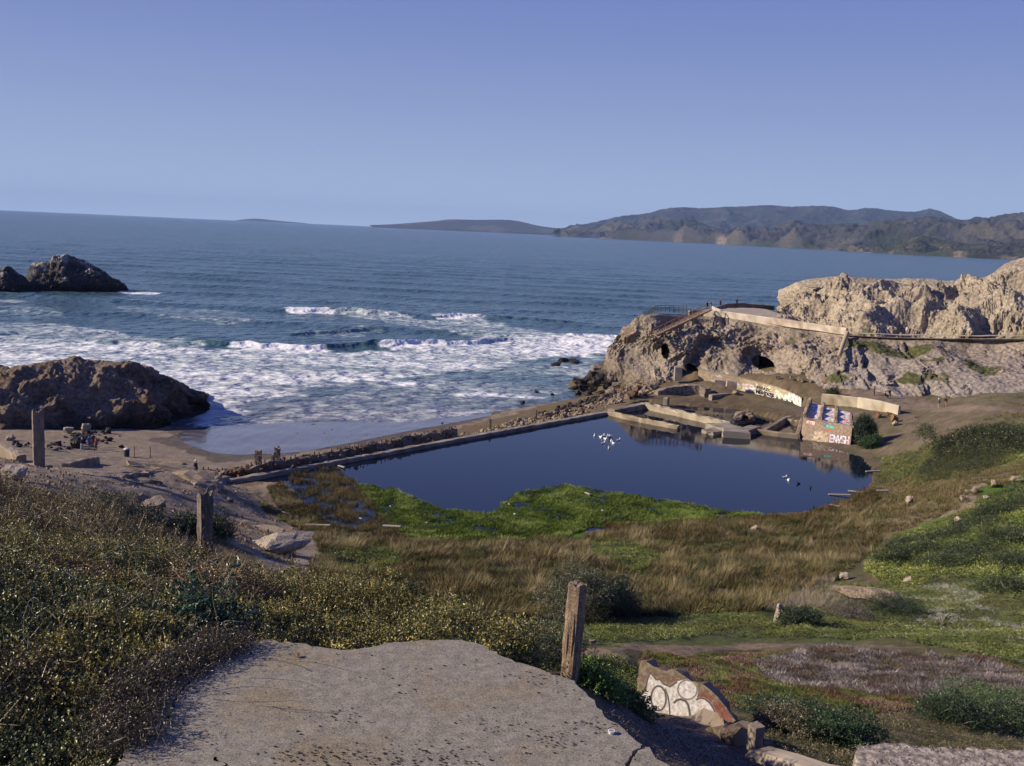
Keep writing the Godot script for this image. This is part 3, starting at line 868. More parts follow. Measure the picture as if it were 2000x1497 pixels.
func crag(pts: PackedVector3Array, nu: int, nv: int, amp: float, seed_: int, calm: Callable, bold := 2.6) -> PackedVector3Array:
	# pushes a lofted sheet in and out along its normals: buttresses, blocks and crumbs
	var nrm := sheet_normals(pts, nu, nv)
	var big := noise(0.04, 3, FastNoiseLite.TYPE_SIMPLEX_SMOOTH, seed_, FastNoiseLite.FRACTAL_RIDGED)
	var cell := noise(0.075, 3, FastNoiseLite.TYPE_CELLULAR, seed_ + 1)
	cell.cellular_return_type = FastNoiseLite.RETURN_DISTANCE2_SUB
	var mid := noise(0.2, 4, FastNoiseLite.TYPE_SIMPLEX, seed_ + 3)
	var fine := noise(0.6, 3, FastNoiseLite.TYPE_SIMPLEX, seed_ + 2, FastNoiseLite.FRACTAL_RIDGED)
	var block := noise(0.16, 2, FastNoiseLite.TYPE_CELLULAR, seed_ + 5)
	block.cellular_return_type = FastNoiseLite.RETURN_CELL_VALUE
	block.domain_warp_enabled = true
	block.domain_warp_amplitude = 4.0
	block.domain_warp_frequency = 0.12
	var out := pts.duplicate()
	for j in nv:
		for i in nu:
			var a := j * nu + i
			var p := pts[a]
			var k: float = calm.call(float(i) / (nu - 1), float(j) / (nv - 1), p)
			if k == 0.0:
				continue
			# beds dip to the right, buttresses stand upright
			var q := Vector3(p.x + p.y * 0.35, p.y * 0.4, p.z)
			var w := Vector3(p.x - p.y * 0.5, p.y * 1.1 + p.x * 0.35, p.z)
			var push := big.get_noise_3dv(q) * bold + cell.get_noise_3dv(w) * 2.6 + mid.get_noise_3dv(w) * 0.7 + block.get_noise_3dv(w) * 0.75 + fine.get_noise_3dv(p) * 0.3
			out[a] = p + nrm[a] * push * amp * k
	return out


func build_cliffs() -> void:
	# lower cliff, from the sea's point on the left to the slope under the path on the right
	var base := PackedVector3Array([Vector3(11.53, -5.06, -212.00), Vector3(14.73, -4.15, -212.00), Vector3(17.93, -3.35, -212.00), Vector3(21.28, -2.12, -208.00), Vector3(24.48, -1.03, -204.00), Vector3(27.53, 0.25, -200.00), Vector3(32.42, 1.03, -199.00), Vector3(37.98, 1.65, -202.00), Vector3(43.06, 2.50, -202.00), Vector3(48.42, 3.89, -199.00), Vector3(52.88, 4.25, -193.00), Vector3(57.31, 4.21, -188.00), Vector3(61.76, 4.25, -184.00), Vector3(67.78, 4.48, -180.00), Vector3(73.89, 4.68, -177.00), Vector3(79.31, 4.86, -173.00), Vector3(83.93, 5.02, -168.00), Vector3(89.24, 5.53, -162.00), Vector3(98.85, 6.38, -155.00)])
	var low := PackedVector3Array([Vector3(11.85, -3.16, -214.00), Vector3(14.50, -1.47, -216.00), Vector3(18.09, 0.55, -217.00), Vector3(21.53, 3.10, -214.00), Vector3(24.71, 4.32, -209.00), Vector3(27.97, 5.48, -206.00), Vector3(33.02, 5.83, -205.00), Vector3(38.19, 6.26, -205.00), Vector3(43.35, 6.81, -205.00), Vector3(49.08, 7.30, -203.00), Vector3(53.96, 7.12, -198.00), Vector3(58.54, 6.97, -193.00), Vector3(63.72, 7.47, -191.00), Vector3(70.37, 7.68, -188.00), Vector3(76.77, 7.89, -185.00), Vector3(82.93, 8.11, -182.00), Vector3(88.85, 8.34, -179.00), Vector3(94.18, 8.60, -172.00), Vector3(105.23, 9.39, -166.00)])
	var high := PackedVector3Array([Vector3(12.57, -2.94, -220.00), Vector3(15.72, -0.82, -222.00), Vector3(18.84, 1.47, -223.00), Vector3(21.55, 6.92, -219.00), Vector3(24.59, 10.00, -214.00), Vector3(28.26, 10.99, -211.00), Vector3(33.91, 10.72, -213.00), Vector3(39.48, 10.65, -214.00), Vector3(44.87, 10.89, -214.00), Vector3(50.72, 10.16, -211.00), Vector3(55.82, 10.07, -206.00), Vector3(60.60, 10.11, -201.00), Vector3(65.40, 10.27, -197.00), Vector3(72.65, 10.32, -195.00), Vector3(79.32, 10.48, -192.00), Vector3(86.21, 10.54, -190.00), Vector3(92.90, 10.88, -188.00), Vector3(99.73, 11.06, -183.00), Vector3(111.04, 12.00, -176.00)])
	var top := PackedVector3Array([Vector3(13.12, -3.18, -224.00), Vector3(16.56, -1.00, -226.00), Vector3(19.51, 1.91, -226.00), Vector3(22.09, 7.87, -223.00), Vector3(25.03, 11.75, -219.00), Vector3(28.64, 13.62, -217.00), Vector3(34.96, 13.46, -221.00), Vector3(40.89, 13.44, -223.00), Vector3(46.10, 13.50, -221.00), Vector3(51.89, 12.99, -217.00), Vector3(57.18, 12.60, -212.00), Vector3(62.30, 12.40, -207.50), Vector3(67.32, 12.19, -203.50), Vector3(74.62, 12.36, -201.00), Vector3(81.91, 12.69, -199.00), Vector3(89.02, 13.11, -197.00), Vector3(95.96, 13.63, -195.00), Vector3(103.62, 14.10, -191.00), Vector3(115.58, 14.91, -184.00)])
	var back := PackedVector3Array([Vector3(13.42, -4.78, -228.99), Vector3(16.93, -2.60, -230.99), Vector3(19.94, 0.31, -230.98), Vector3(22.59, 6.27, -227.98), Vector3(25.60, 10.15, -223.97), Vector3(29.30, 12.02, -221.96), Vector3(35.74, 11.86, -225.94), Vector3(41.79, 11.84, -227.92), Vector3(47.12, 11.90, -225.89), Vector3(53.06, 11.39, -221.86), Vector3(58.48, 11.00, -216.83), Vector3(63.74, 10.80, -212.29), Vector3(68.89, 10.59, -208.25), Vector3(76.36, 10.76, -205.69), Vector3(83.81, 11.09, -203.62), Vector3(91.08, 11.51, -201.56), Vector3(98.16, 12.03, -199.49), Vector3(106.00, 12.50, -195.39), Vector3(118.24, 13.31, -188.23)])
	var sea := PackedVector3Array([Vector3(14.88, -17.18, -253.95), Vector3(18.76, -15.00, -255.92), Vector3(22.09, -12.09, -255.89), Vector3(25.05, -6.13, -252.85), Vector3(28.44, -2.25, -248.81), Vector3(32.57, -0.38, -246.74), Vector3(41.38, -1.37, -261.63), Vector3(48.70, -1.76, -265.51), Vector3(55.78, -1.89, -267.37), Vector3(63.92, -3.01, -267.18), Vector3(72.02, -3.66, -266.96), Vector3(80.10, -4.30, -266.73), Vector3(88.16, -4.83, -266.48), Vector3(98.80, -4.89, -266.12), Vector3(109.38, -4.71, -265.74), Vector3(119.90, -4.40, -265.34), Vector3(130.36, -3.98, -264.92), Vector3(143.42, -3.82, -264.37), Vector3(165.46, -3.52, -263.40)])
	var nu := 620
	var nv := 210
	for i in base.size():
		base[i] += Vector3(0, -2.6, 1.2)
	var pts := loft([base, low, high, top, back, sea], nu, nv)
	pts = crag(pts, nu, nv, 1.0, 101, func(u: float, v: float, p: Vector3) -> float:
		var k := smooth(0.0, 0.06, v) * (1.0 - smooth(0.52, 0.6, v))
		k = lerpf(k, smooth(0.0, 0.06, v) * 0.8, 1.0 - smooth(0.22, 0.3, u))
		return k * lerpf(1.0, 0.42, smooth(0.55, 0.72, u)))
	# gullies down the soft slope on the right
	var gul := noise(0.085, 4, FastNoiseLite.TYPE_SIMPLEX_SMOOTH, 111, FastNoiseLite.FRACTAL_RIDGED)
	var cols := PackedColorArray()
	cols.resize(nu * nv)
	var tint := noise(0.09, 4, FastNoiseLite.TYPE_SIMPLEX_SMOOTH, 113)
	for j in nv:
		var v := float(j) / (nv - 1)
		for i in nu:
			var u := float(i) / (nu - 1)
			var a := j * nu + i
			var p := pts[a]
			var soft := smooth(0.58, 0.7, u + (0.25 - v) * 0.3)
			var g := gul.get_noise_2d(p.x + p.y * 0.3 + tint.get_noise_2d(p.x * 0.7, p.y * 0.7) * 7.0, p.y * 0.2 + 40.0) * smooth(-0.5, 0.15, tint.get_noise_2d(p.x * 0.35 + 200.0, p.y * 0.5))
			pts[a].z -= maxf(0.0, g - 0.2) * 4.2 * soft * smooth(0.03, 0.14, v) * (1.0 - smooth(0.48, 0.58, v))
			var t := tint.get_noise_3dv(p)
			var c := Color(0.355, 0.295, 0.23).lerp(Color(0.25, 0.21, 0.17), clampf(0.5 + t * 1.4, 0, 1))
			# iron and damp stains in the older rock
			c = c.lerp(Color(0.17, 0.125, 0.095), smooth(0.1, 0.5, tint.get_noise_3d(p.x * 1.7 + 60.0, p.y * 0.9, p.z * 1.7)) * 0.7)
			var slate := Color(0.28, 0.25, 0.235).lerp(Color(0.34, 0.29, 0.24), clampf(0.5 + t, 0, 1))
			c = c.lerp(slate, soft * clampf(1.3 - v * 2.2, 0, 1))
			if u > 0.5 and t > 0.28 - soft * 0.02 and v < 0.52:
				c = c.lerp(Color(0.10, 0.105, 0.045), smooth(0.28, 0.42, t))
			# tide-wetted and weed-grown near the sea
			var wet := (1.0 - smooth(-1.5, 4.5, p.y + t * 4.0)) * (1.0 - smooth(0.16, 0.3, u))
			c = c.lerp(Color(0.045, 0.038, 0.034), wet)
			cols[a] = c
	# hollows and caves under the overhang
	for h: Array in [[Vector3(40.884, 6.384, -205.000), 4.2, 4.0, 3.4], [Vector3(49.861, 6.582, -200.000), 3.4, 2.8, 3.0], [Vector3(35.744, 4.254, -202.000), 3.6, 3.0, 3.0], [Vector3(26.339, 5.957, -212.000), 5.0, 3.2, 3.6], [Vector3(31.476, 6.778, -207.000), 1.6, 2.4, 1.0]]:
		for a in nu * nv / 2:
			var q := pts[a] - (h[0] as Vector3)
			var e: float = (q.x / h[1]) * (q.x / h[1]) + (q.y / h[2]) * (q.y / h[2])
			if e < 4.0:
				pts[a].z -= h[3] * exp(-e * e * 1.2)
	var keep := PackedByteArray()
	keep.resize(nu * nv)
	keep.fill(1)
	var caves := [[Vector3(50.488, 5.799, -201.500), 1.75, 1.35], [Vector3(36.081, 3.300, -203.000), 1.9, 1.3], [Vector3(31.552, 6.722, -207.500), 0.75, 1.5]]
	for h: Array in caves:
		for a in nu * nv / 2:
			var q := pts[a] - (h[0] as Vector3)
			if (q.x / h[1]) * (q.x / h[1]) + (q.y / h[2]) * (q.y / h[2]) < 1.0:
				keep[a] = 0
	tag(put("cliff", sheet(pts, nu, nv, cols, PackedVector2Array(), keep), mats.cliff), "", "", "", "structure")
	for h: Array in caves:
		var st := new_tool()
		var c: Vector3 = h[0]
		var r: float = h[1] * 1.2
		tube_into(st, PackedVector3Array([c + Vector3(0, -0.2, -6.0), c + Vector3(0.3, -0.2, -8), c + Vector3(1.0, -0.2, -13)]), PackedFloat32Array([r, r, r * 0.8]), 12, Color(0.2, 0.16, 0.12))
		var tun := st
		tun.generate_normals()
		tag(put("cave", open_front(tun.commit(), c.z - 6.0), mats.cliff), "", "", "", "structure")

	# upper cliff behind the overlook and the path
	base = PackedVector3Array([Vector3(59.62, 13.59, -240.00), Vector3(58.67, 12.48, -230.00), Vector3(59.85, 11.70, -224.00), Vector3(64.63, 11.71, -219.00), Vector3(68.92, 11.52, -215.00), Vector3(74.06, 11.62, -211.00), Vector3(79.31, 11.84, -208.00), Vector3(84.79, 12.08, -206.00), Vector3(90.13, 12.42, -204.00), Vector3(94.33, 12.82, -202.00), Vector3(98.42, 13.21, -200.00), Vector3(106.33, 13.68, -196.00), Vector3(119.35, 14.41, -190.00)])
	low = PackedVector3Array([Vector3(60.98, 14.88, -243.00), Vector3(59.73, 14.66, -234.00), Vector3(61.47, 14.77, -229.00), Vector3(66.07, 14.95, -225.00), Vector3(70.49, 14.90, -221.00), Vector3(75.13, 14.73, -215.00), Vector3(80.51, 14.80, -212.00), Vector3(86.09, 15.01, -210.00), Vector3(91.51, 15.64, -208.00), Vector3(96.20, 16.45, -207.00), Vector3(100.82, 17.47, -206.00), Vector3(109.47, 18.40, -203.00), Vector3(123.05, 18.99, -197.00)])
	high = PackedVector3Array([Vector3(63.13, 15.86, -248.00), Vector3(62.02, 16.84, -240.00), Vector3(64.02, 17.66, -236.00), Vector3(68.06, 18.50, -233.00), Vector3(72.96, 18.67, -230.00), Vector3(78.87, 18.66, -227.00), Vector3(84.59, 18.66, -224.00), Vector3(90.50, 19.05, -222.00), Vector3(96.24, 19.88, -220.00), Vector3(101.16, 21.15, -219.00), Vector3(105.95, 23.05, -218.00), Vector3(115.64, 24.44, -216.00), Vector3(130.31, 24.54, -210.00)])
	top = PackedVector3Array([Vector3(64.86, 16.17, -252.00), Vector3(65.07, 17.81, -246.00), Vector3(66.73, 19.28, -243.00), Vector3(70.23, 20.03, -241.00), Vector3(75.62, 20.37, -239.00), Vector3(82.44, 20.72, -238.00), Vector3(89.21, 20.96, -237.00), Vector3(95.94, 20.95, -236.00), Vector3(102.12, 21.45, -234.00), Vector3(105.95, 23.33, -230.00), Vector3(109.29, 26.08, -228.00), Vector3(120.44, 28.66, -226.00), Vector3(136.94, 30.26, -222.00)])
	back = PackedVector3Array([Vector3(68.35, 16.17, -265.56), Vector3(68.65, 17.81, -259.53), Vector3(70.41, 19.52, -256.50), Vector3(74.14, 20.15, -254.44), Vector3(79.83, 20.49, -252.35), Vector3(87.01, 20.84, -251.23), Vector3(94.13, 21.07, -250.10), Vector3(101.21, 20.95, -248.97), Vector3(107.70, 21.68, -246.83), Vector3(111.78, 23.56, -242.72), Vector3(115.31, 26.30, -240.63), Vector3(127.00, 28.88, -238.36), Vector3(144.21, 30.81, -233.92)])
	sea = PackedVector3Array([Vector3(79.87, -8.34, -310.10), Vector3(80.41, -6.19, -304.01), Vector3(82.61, -4.72, -300.86), Vector3(87.02, -3.97, -298.60), Vector3(93.72, -3.63, -296.20), Vector3(102.08, -3.28, -294.69), Vector3(110.35, -3.04, -293.15), Vector3(118.54, -3.05, -291.58), Vector3(126.12, -2.55, -288.99), Vector3(131.05, -0.67, -284.50), Vector3(135.22, 2.08, -282.11), Vector3(148.66, 4.66, -278.95), Vector3(168.44, 6.26, -273.07)])
	nu = 460
	nv = 190
	for i in base.size():
		base[i] += Vector3(0, -3.0, 1.5)
	pts = loft([base, low, high, top, back, sea], nu, nv)
	pts = crag(pts, nu, nv, 1.15, 121, func(u: float, v: float, _p: Vector3) -> float:
		return smooth(0.0, 0.015, v) * (1.0 - 0.8 * smooth(0.56, 0.66, v)), 5.0)
	cols = PackedColorArray()
	cols.resize(nu * nv)
	for a in nu * nv:
		var p := pts[a]
		var t := tint.get_noise_3dv(p)
		var c := Color(0.42, 0.36, 0.275).lerp(Color(0.32, 0.27, 0.21), clampf(0.5 + t * 1.5, 0, 1))
		if float(a / nu) / nv < 0.14 and t > 0.1:
			c = c.lerp(Color(0.10, 0.11, 0.04), 0.7)
		cols[a] = c
	tag(put("upper_cliff", sheet(pts, nu, nv, cols), mats.cliff), "", "", "", "structure")

	# paved ledge of the overlook and the path along the slope's shoulder
	var front := PackedVector3Array([Vector3(41.25, 13.94, -224.00), Vector3(46.36, 14.06, -222.50), Vector3(52.10, 13.35, -218.00), Vector3(57.42, 12.94, -213.00), Vector3(62.57, 12.74, -208.50), Vector3(67.61, 12.52, -204.50), Vector3(74.95, 12.68, -202.00), Vector3(82.28, 13.00, -200.00), Vector3(89.43, 13.42, -198.00), Vector3(96.40, 13.94, -196.00), Vector3(104.11, 14.40, -192.00), Vector3(116.16, 15.20, -185.00)])
	var rear := PackedVector3Array([Vector3(44.96, 13.86, -236.00), Vector3(52.39, 13.79, -246.00), Vector3(60.79, 13.61, -250.00), Vector3(62.25, 13.19, -236.00), Vector3(65.45, 12.13, -222.00), Vector3(68.67, 12.23, -211.00), Vector3(76.42, 12.55, -206.00), Vector3(83.90, 12.87, -204.00), Vector3(91.21, 13.29, -202.00), Vector3(98.35, 13.81, -200.00), Vector3(106.26, 14.27, -196.00), Vector3(118.65, 15.07, -189.00)])
	nu = 160
	nv = 12
	pts = loft([front, rear], nu, nv)
	cols = PackedColorArray()
	cols.resize(nu * nv)
	for a in nu * nv:
		pts[a].y += 0.3 + tint.get_noise_3dv(pts[a] * 2.0) * 0.12
		cols[a] = Color(0.52, 0.46, 0.37).lerp(Color(0.44, 0.37, 0.29), clampf(0.5 + tint.get_noise_3dv(pts[a] * 3.0), 0, 1))
	tag(put("cliff_path", sheet(pts, nu, nv, cols), mats.ground), "", "", "", "structure")


# leaves out the cap that closes a tube's near end
func open_front(mesh: ArrayMesh, z: float) -> ArrayMesh:
	var st := new_tool()
	var v: PackedVector3Array = mesh.surface_get_arrays(0)[Mesh.ARRAY_VERTEX]
	for k in range(0, v.size(), 3):
		if v[k].z > z - 0.1 and v[k + 1].z > z - 0.1 and v[k + 2].z > z - 0.1:
			continue
		for q in 3:
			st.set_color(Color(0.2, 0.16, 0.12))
			st.add_vertex(v[k + q])
	return done(st)


func build_hills() -> void:
	# coast across the strait, farthest first: shore line, skyline, how far the skyline lies behind the shore
	hill(PackedVector3Array([Vector3(-2799.87, 1.80, -19500.00), Vector3(-2048.98, 0.07, -19300.00), Vector3(-1069.39, 4.13, -19000.00), Vector3(-119.39, -1.14, -18700.00), Vector3(805.11, -6.43, -18500.00), Vector3(1709.73, -11.59, -18300.00)]), PackedVector3Array([Vector3(-2902.24, 29.33, -20000.00), Vector3(-2587.07, 61.26, -20500.00), Vector3(-2190.18, 109.59, -20600.00), Vector3(-1670.62, 171.60, -20500.00), Vector3(-1365.69, 215.05, -20500.00), Vector3(-855.60, 227.05, -20500.00), Vector3(-295.29, 256.34, -20500.00), Vector3(11.92, 234.36, -20500.00), Vector3(368.68, 167.90, -20300.00), Vector3(720.84, 132.81, -20200.00), Vector3(962.85, 132.73, -20000.00), Vector3(1858.25, 161.69, -20000.00)]), 26.0, 201, 2200.0, Color(0.035, 0.042, 0.046))
	hill(PackedVector3Array([Vector3(541.15, -11.79, -15000.00), Vector3(1383.59, -18.22, -14800.00), Vector3(2802.25, -11.76, -14500.00), Vector3(4250.06, -20.57, -14500.00), Vector3(5698.12, -29.39, -14500.00), Vector3(7868.03, -21.16, -14500.00)]), PackedVector3Array([Vector3(557.83, 86.38, -15600.00), Vector3(859.22, 140.59, -16200.00), Vector3(1200.06, 213.56, -16500.00), Vector3(1716.60, 337.39, -16800.00), Vector3(2071.75, 397.24, -17000.00), Vector3(2320.28, 474.66, -17000.00), Vector3(2653.75, 539.02, -17000.00), Vector3(2991.54, 536.97, -17000.00), Vector3(3495.12, 575.37, -17000.00), Vector3(4081.77, 625.66, -17000.00), Vector3(4503.37, 627.25, -17000.00), Vector3(5090.04, 669.22, -17000.00), Vector3(5432.84, 609.21, -17000.00), Vector3(5765.74, 656.86, -17000.00), Vector3(6104.86, 638.26, -17000.00), Vector3(6527.23, 631.56, -17000.00), Vector3(6757.16, 691.39, -17000.00), Vector3(7036.26, 603.65, -17000.00), Vector3(7386.65, 485.47, -17000.00), Vector3(7983.46, 436.19, -17000.00), Vector3(9169.27, 412.39, -17000.00)]), 110.0, 203, 1500.0, Color(0.033, 0.042, 0.046))
	hill(PackedVector3Array([Vector3(484.75, -6.14, -11800.00), Vector3(1056.06, -1.25, -11300.00), Vector3(1440.78, -5.15, -10800.00), Vector3(1733.60, -7.45, -10000.00), Vector3(1931.50, -7.30, -9500.00), Vector3(2092.38, -10.10, -8600.00), Vector3(2287.59, -12.59, -7800.00), Vector3(2471.91, -18.60, -7200.00), Vector3(2674.98, -24.68, -6800.00), Vector3(3043.63, -20.43, -6500.00), Vector3(3636.46, -23.54, -6400.00)]), PackedVector3Array([Vector3(407.98, 30.75, -12200.00), Vector3(739.03, 75.73, -12700.00), Vector3(1180.35, 107.38, -12700.00), Vector3(1655.54, 176.79, -12500.00), Vector3(1979.18, 189.01, -12200.00), Vector3(2211.32, 149.59, -11500.00), Vector3(2454.41, 126.76, -10800.00), Vector3(2619.73, 159.59, -10200.00), Vector3(2855.94, 183.66, -9800.00), Vector3(3176.05, 220.52, -9600.00), Vector3(3432.97, 258.25, -9400.00), Vector3(3856.50, 275.75, -9300.00), Vector3(4176.38, 311.31, -9200.00), Vector3(4492.92, 338.54, -9200.00), Vector3(5169.36, 403.84, -9200.00)]), 150.0, 205, 1500.0, Color(0.055, 0.057, 0.058))
	hill(PackedVector3Array([Vector3(2036.18, -6.28, -6500.00), Vector3(2131.59, -13.89, -6300.00), Vector3(2210.23, -15.86, -6000.00), Vector3(2310.73, -18.25, -5800.00), Vector3(2398.65, -14.84, -5600.00), Vector3(2575.07, -9.95, -5500.00), Vector3(3012.12, -19.57, -5300.00)]), PackedVector3Array([Vector3(2066.62, 2.92, -6600.00), Vector3(2262.87, 26.26, -6700.00), Vector3(2390.45, 59.41, -6600.00), Vector3(2480.67, 90.12, -6500.00), Vector3(2552.92, 100.30, -6400.00), Vector3(2624.63, 82.29, -6300.00), Vector3(2707.92, 68.53, -6200.00), Vector3(2892.72, 73.49, -6200.00), Vector3(3045.32, 89.30, -6200.00), Vector3(3503.19, 130.59, -6200.00)]), 45.0, 207, 500.0, Color(0.045, 0.05, 0.035))
	hill(PackedVector3Array([Vector3(-8273.52, -7.72, -30000.00), Vector3(-7375.60, -5.79, -30000.00), Vector3(-6178.36, -5.69, -30000.00)]), PackedVector3Array([Vector3(-8411.47, 6.68, -30500.00), Vector3(-7955.40, 71.47, -30500.00), Vector3(-7651.26, 77.13, -30500.00), Vector3(-7194.76, 51.83, -30500.00), Vector3(-6281.54, 8.73, -30500.00)]), 6.0, 209, 2000.0, Color(0.05, 0.06, 0.05))


func hill(shore: PackedVector3Array, ridge: PackedVector3Array, relief: float, seed_: int, wave: float, c0: Color) -> void:
	var nu := 420
	var nv := 90
	var first := PackedVector3Array()
	var foot := PackedVector3Array()
	var back := PackedVector3Array()
	var mid := PackedVector3Array()
	for i in 40:
		var t := i / 39.0
		var s := along(shore, t)
		var r := along(ridge, t)
		s.y = SEA - 1.0
		first.append(s)
		foot.append(s.lerp(r, 0.06) * Vector3(1, 0, 1) + Vector3(0, lerpf(SEA, r.y, 0.16), 0))
		mid.append(s.lerp(r, 0.5) * Vector3(1, 0, 1) + Vector3(0, lerpf(SEA, r.y, 0.52), 0))
		var b := r + Vector3(r.x, 0, r.z).normalized() * wave * 1.5
		b.y = r.y * 0.6
		back.append(b)
	var pts := PackedVector3Array()
	pts.resize(nu * nv)
	var ridge40 := PackedVector3Array()
	for i in 40:
		ridge40.append(along(ridge, i / 39.0))
	pts = loft([first, foot, mid, ridge40, back], nu, nv)
	var n := noise(1.0 / wave, 5, FastNoiseLite.TYPE_SIMPLEX_SMOOTH, seed_, FastNoiseLite.FRACTAL_RIDGED)
	var t2 := noise(2.2 / wave, 5, FastNoiseLite.TYPE_SIMPLEX_SMOOTH, seed_ + 1)
	var cols := PackedColorArray()
	cols.resize(nu * nv)
	for j in nv:
		var v := float(j) / (nv - 1)
		var k := smooth(0.02, 0.25, v) * (1.0 - 0.88 * smooth(0.55, 0.75, v))
		for i in nu:
			var a := j * nu + i
			var p := pts[a]
			pts[a].y += n.get_noise_2d(p.x, p.z) * relief * k + absf(t2.get_noise_2d(p.x * 3.0, p.z * 3.0)) * relief * 0.25 * smooth(0.01, 0.05, v)
			var t := t2.get_noise_2d(p.x, p.z)
			var c := c0.lerp(Color(0.10, 0.092, 0.07), smooth(0.05, 0.5, t)).lerp(Color(0.035, 0.045, 0.025), smooth(0.05, 0.4, -t))
			# bare sea cliffs here and there along the shore
			if v < 0.24:
				c = c.lerp(Color(0.22, 0.18, 0.145), smooth(0.2, 0.55, t2.get_noise_2d(p.x * 0.8 + 900.0, p.z * 0.8)) * (1.0 - smooth(0.1, 0.24, v)))
			cols[a] = c
	tag(put("hills", sheet(pts, nu, nv, cols), mats.hill), "", "", "", "structure")



# ---------------------------------------------------------------- rocks

func rock_mesh(seed_: int, n := 6, squash := Vector3(1, 0.75, 0.9), cuts := 12, bore := Vector3.ZERO) -> ArrayMesh:
	# a boulder of about one metre: a ball with flats broken off it and a rough skin
	var r := RandomNumberGenerator.new()
	r.seed = seed_
	var planes := []
	for k in cuts:
		planes.append([Vector3(r.randfn(), r.randfn() * 0.8, r.randfn()).normalized(), r.randf_range(0.2, 0.38)])
	var nz := noise(2.2, 3, FastNoiseLite.TYPE_SIMPLEX, seed_)
	var st := new_tool()
	for f in 6:
		var axis := f / 2
		var s := 1.0 if f % 2 == 0 else -1.0
		var grid := PackedVector3Array()
		for j in n + 1:
			for i in n + 1:
				var p := Vector3.ZERO
				p[axis] = s
				p[(axis + 1) % 3] = (2.0 * i / n - 1.0) * s
				p[(axis + 2) % 3] = 2.0 * j / n - 1.0
				p = p.normalized() * 0.5
				for q in planes:
					var over: float = p.dot(q[0]) - q[1]
					if over > 0.0:
						p -= (q[0] as Vector3) * over * 0.92
				p *= 1.0 + nz.get_noise_3dv(p * 1.5) * 0.22
				if bore != Vector3.ZERO and p.dot(bore) > 0.0:
					# a round hole worn into one side
					var b := bore.normalized()
					var off := (p - b * p.dot(b)).length()
					p -= b * 0.42 * (1.0 - smooth(0.09, 0.13, off))
				grid.append(p * squash)
		st.set_smooth_group(-1)
		st.set_color(Color.WHITE)
		for j in n:
			for i in n:
				var a := grid[j * (n + 1) + i]
				var b := grid[j * (n + 1) + i + 1]
				var c := grid[(j + 1) * (n + 1) + i + 1]
				var d := grid[(j + 1) * (n + 1) + i]
				st.add_vertex(a); st.add_vertex(c); st.add_vertex(b)
				st.add_vertex(a); st.add_vertex(d); st.add_vertex(c)
	return done(st)


var rocks := []

func boulder(at: Vector3, size: Vector3, m: String, label: String, group := "", called := "boulder", variant := -1) -> MeshInstance3D:
	var k := rng.randi_range(0, rocks.size() - 1) if variant < 0 else variant
	var o := put(called, rocks[k], mats[m])
	o.position = at
	o.rotation = Vector3(rng.randf_range(-0.3, 0.3), rng.randf() * TAU, rng.randf_range(-0.3, 0.3)) if variant < 0 else Vector3.ZERO
	o.scale = size
	tag(o, label, "rock", group)
	return o


func crag_rock(called: String, label: String, foot: PackedVector3Array, crest: PackedVector3Array, depth: float, amp: float, seed_: int, tone: Callable) -> void:
	var belly := PackedVector3Array()
	var shoulder := PackedVector3Array()
	var back := PackedVector3Array()
	var rear := PackedVector3Array()
	var low := PackedVector3Array()
	var f2 := PackedVector3Array()
	var c2 := PackedVector3Array()
	for i in 30:
		var f := along(foot, i / 29.0)
		var c := along(crest, i / 29.0)
		f2.append(f)
		c2.append(c)
		low.append(f + Vector3(0, -2.5, 1.0))
		belly.append(f.lerp(c, 0.22) * Vector3(1, 0, 1) + Vector3(0, lerpf(f.y, c.y, 0.5), 0))
		shoulder.append(f.lerp(c, 0.55) * Vector3(1, 0, 1) + Vector3(0, lerpf(f.y, c.y, 0.84), 0))
		var away := Vector3(c.x, 0, c.z).normalized()
		back.append(c + away * depth * 0.5 + Vector3(0, -0.25 * (c.y - f.y), 0))
		rear.append(c + away * depth + Vector3(0, f.y - c.y - 2.5, 0))
	var nu := 200
	var nv := 110
	var pts := loft([low, f2, belly, shoulder, c2, back, rear], nu, nv)
	pts = crag(pts, nu, nv, amp, seed_, func(_u: float, v: float, _p: Vector3) -> float: return smooth(0.05, 0.2, v) * (1.0 - 0.55 * smooth(0.55, 0.66, v)))
	var cols := PackedColorArray()
	for a in pts.size():
		cols.append(tone.call(pts[a]))
	var o := put(called, sheet(pts, nu, nv, cols), mats.cliff)
	tag(o, label, "rock")


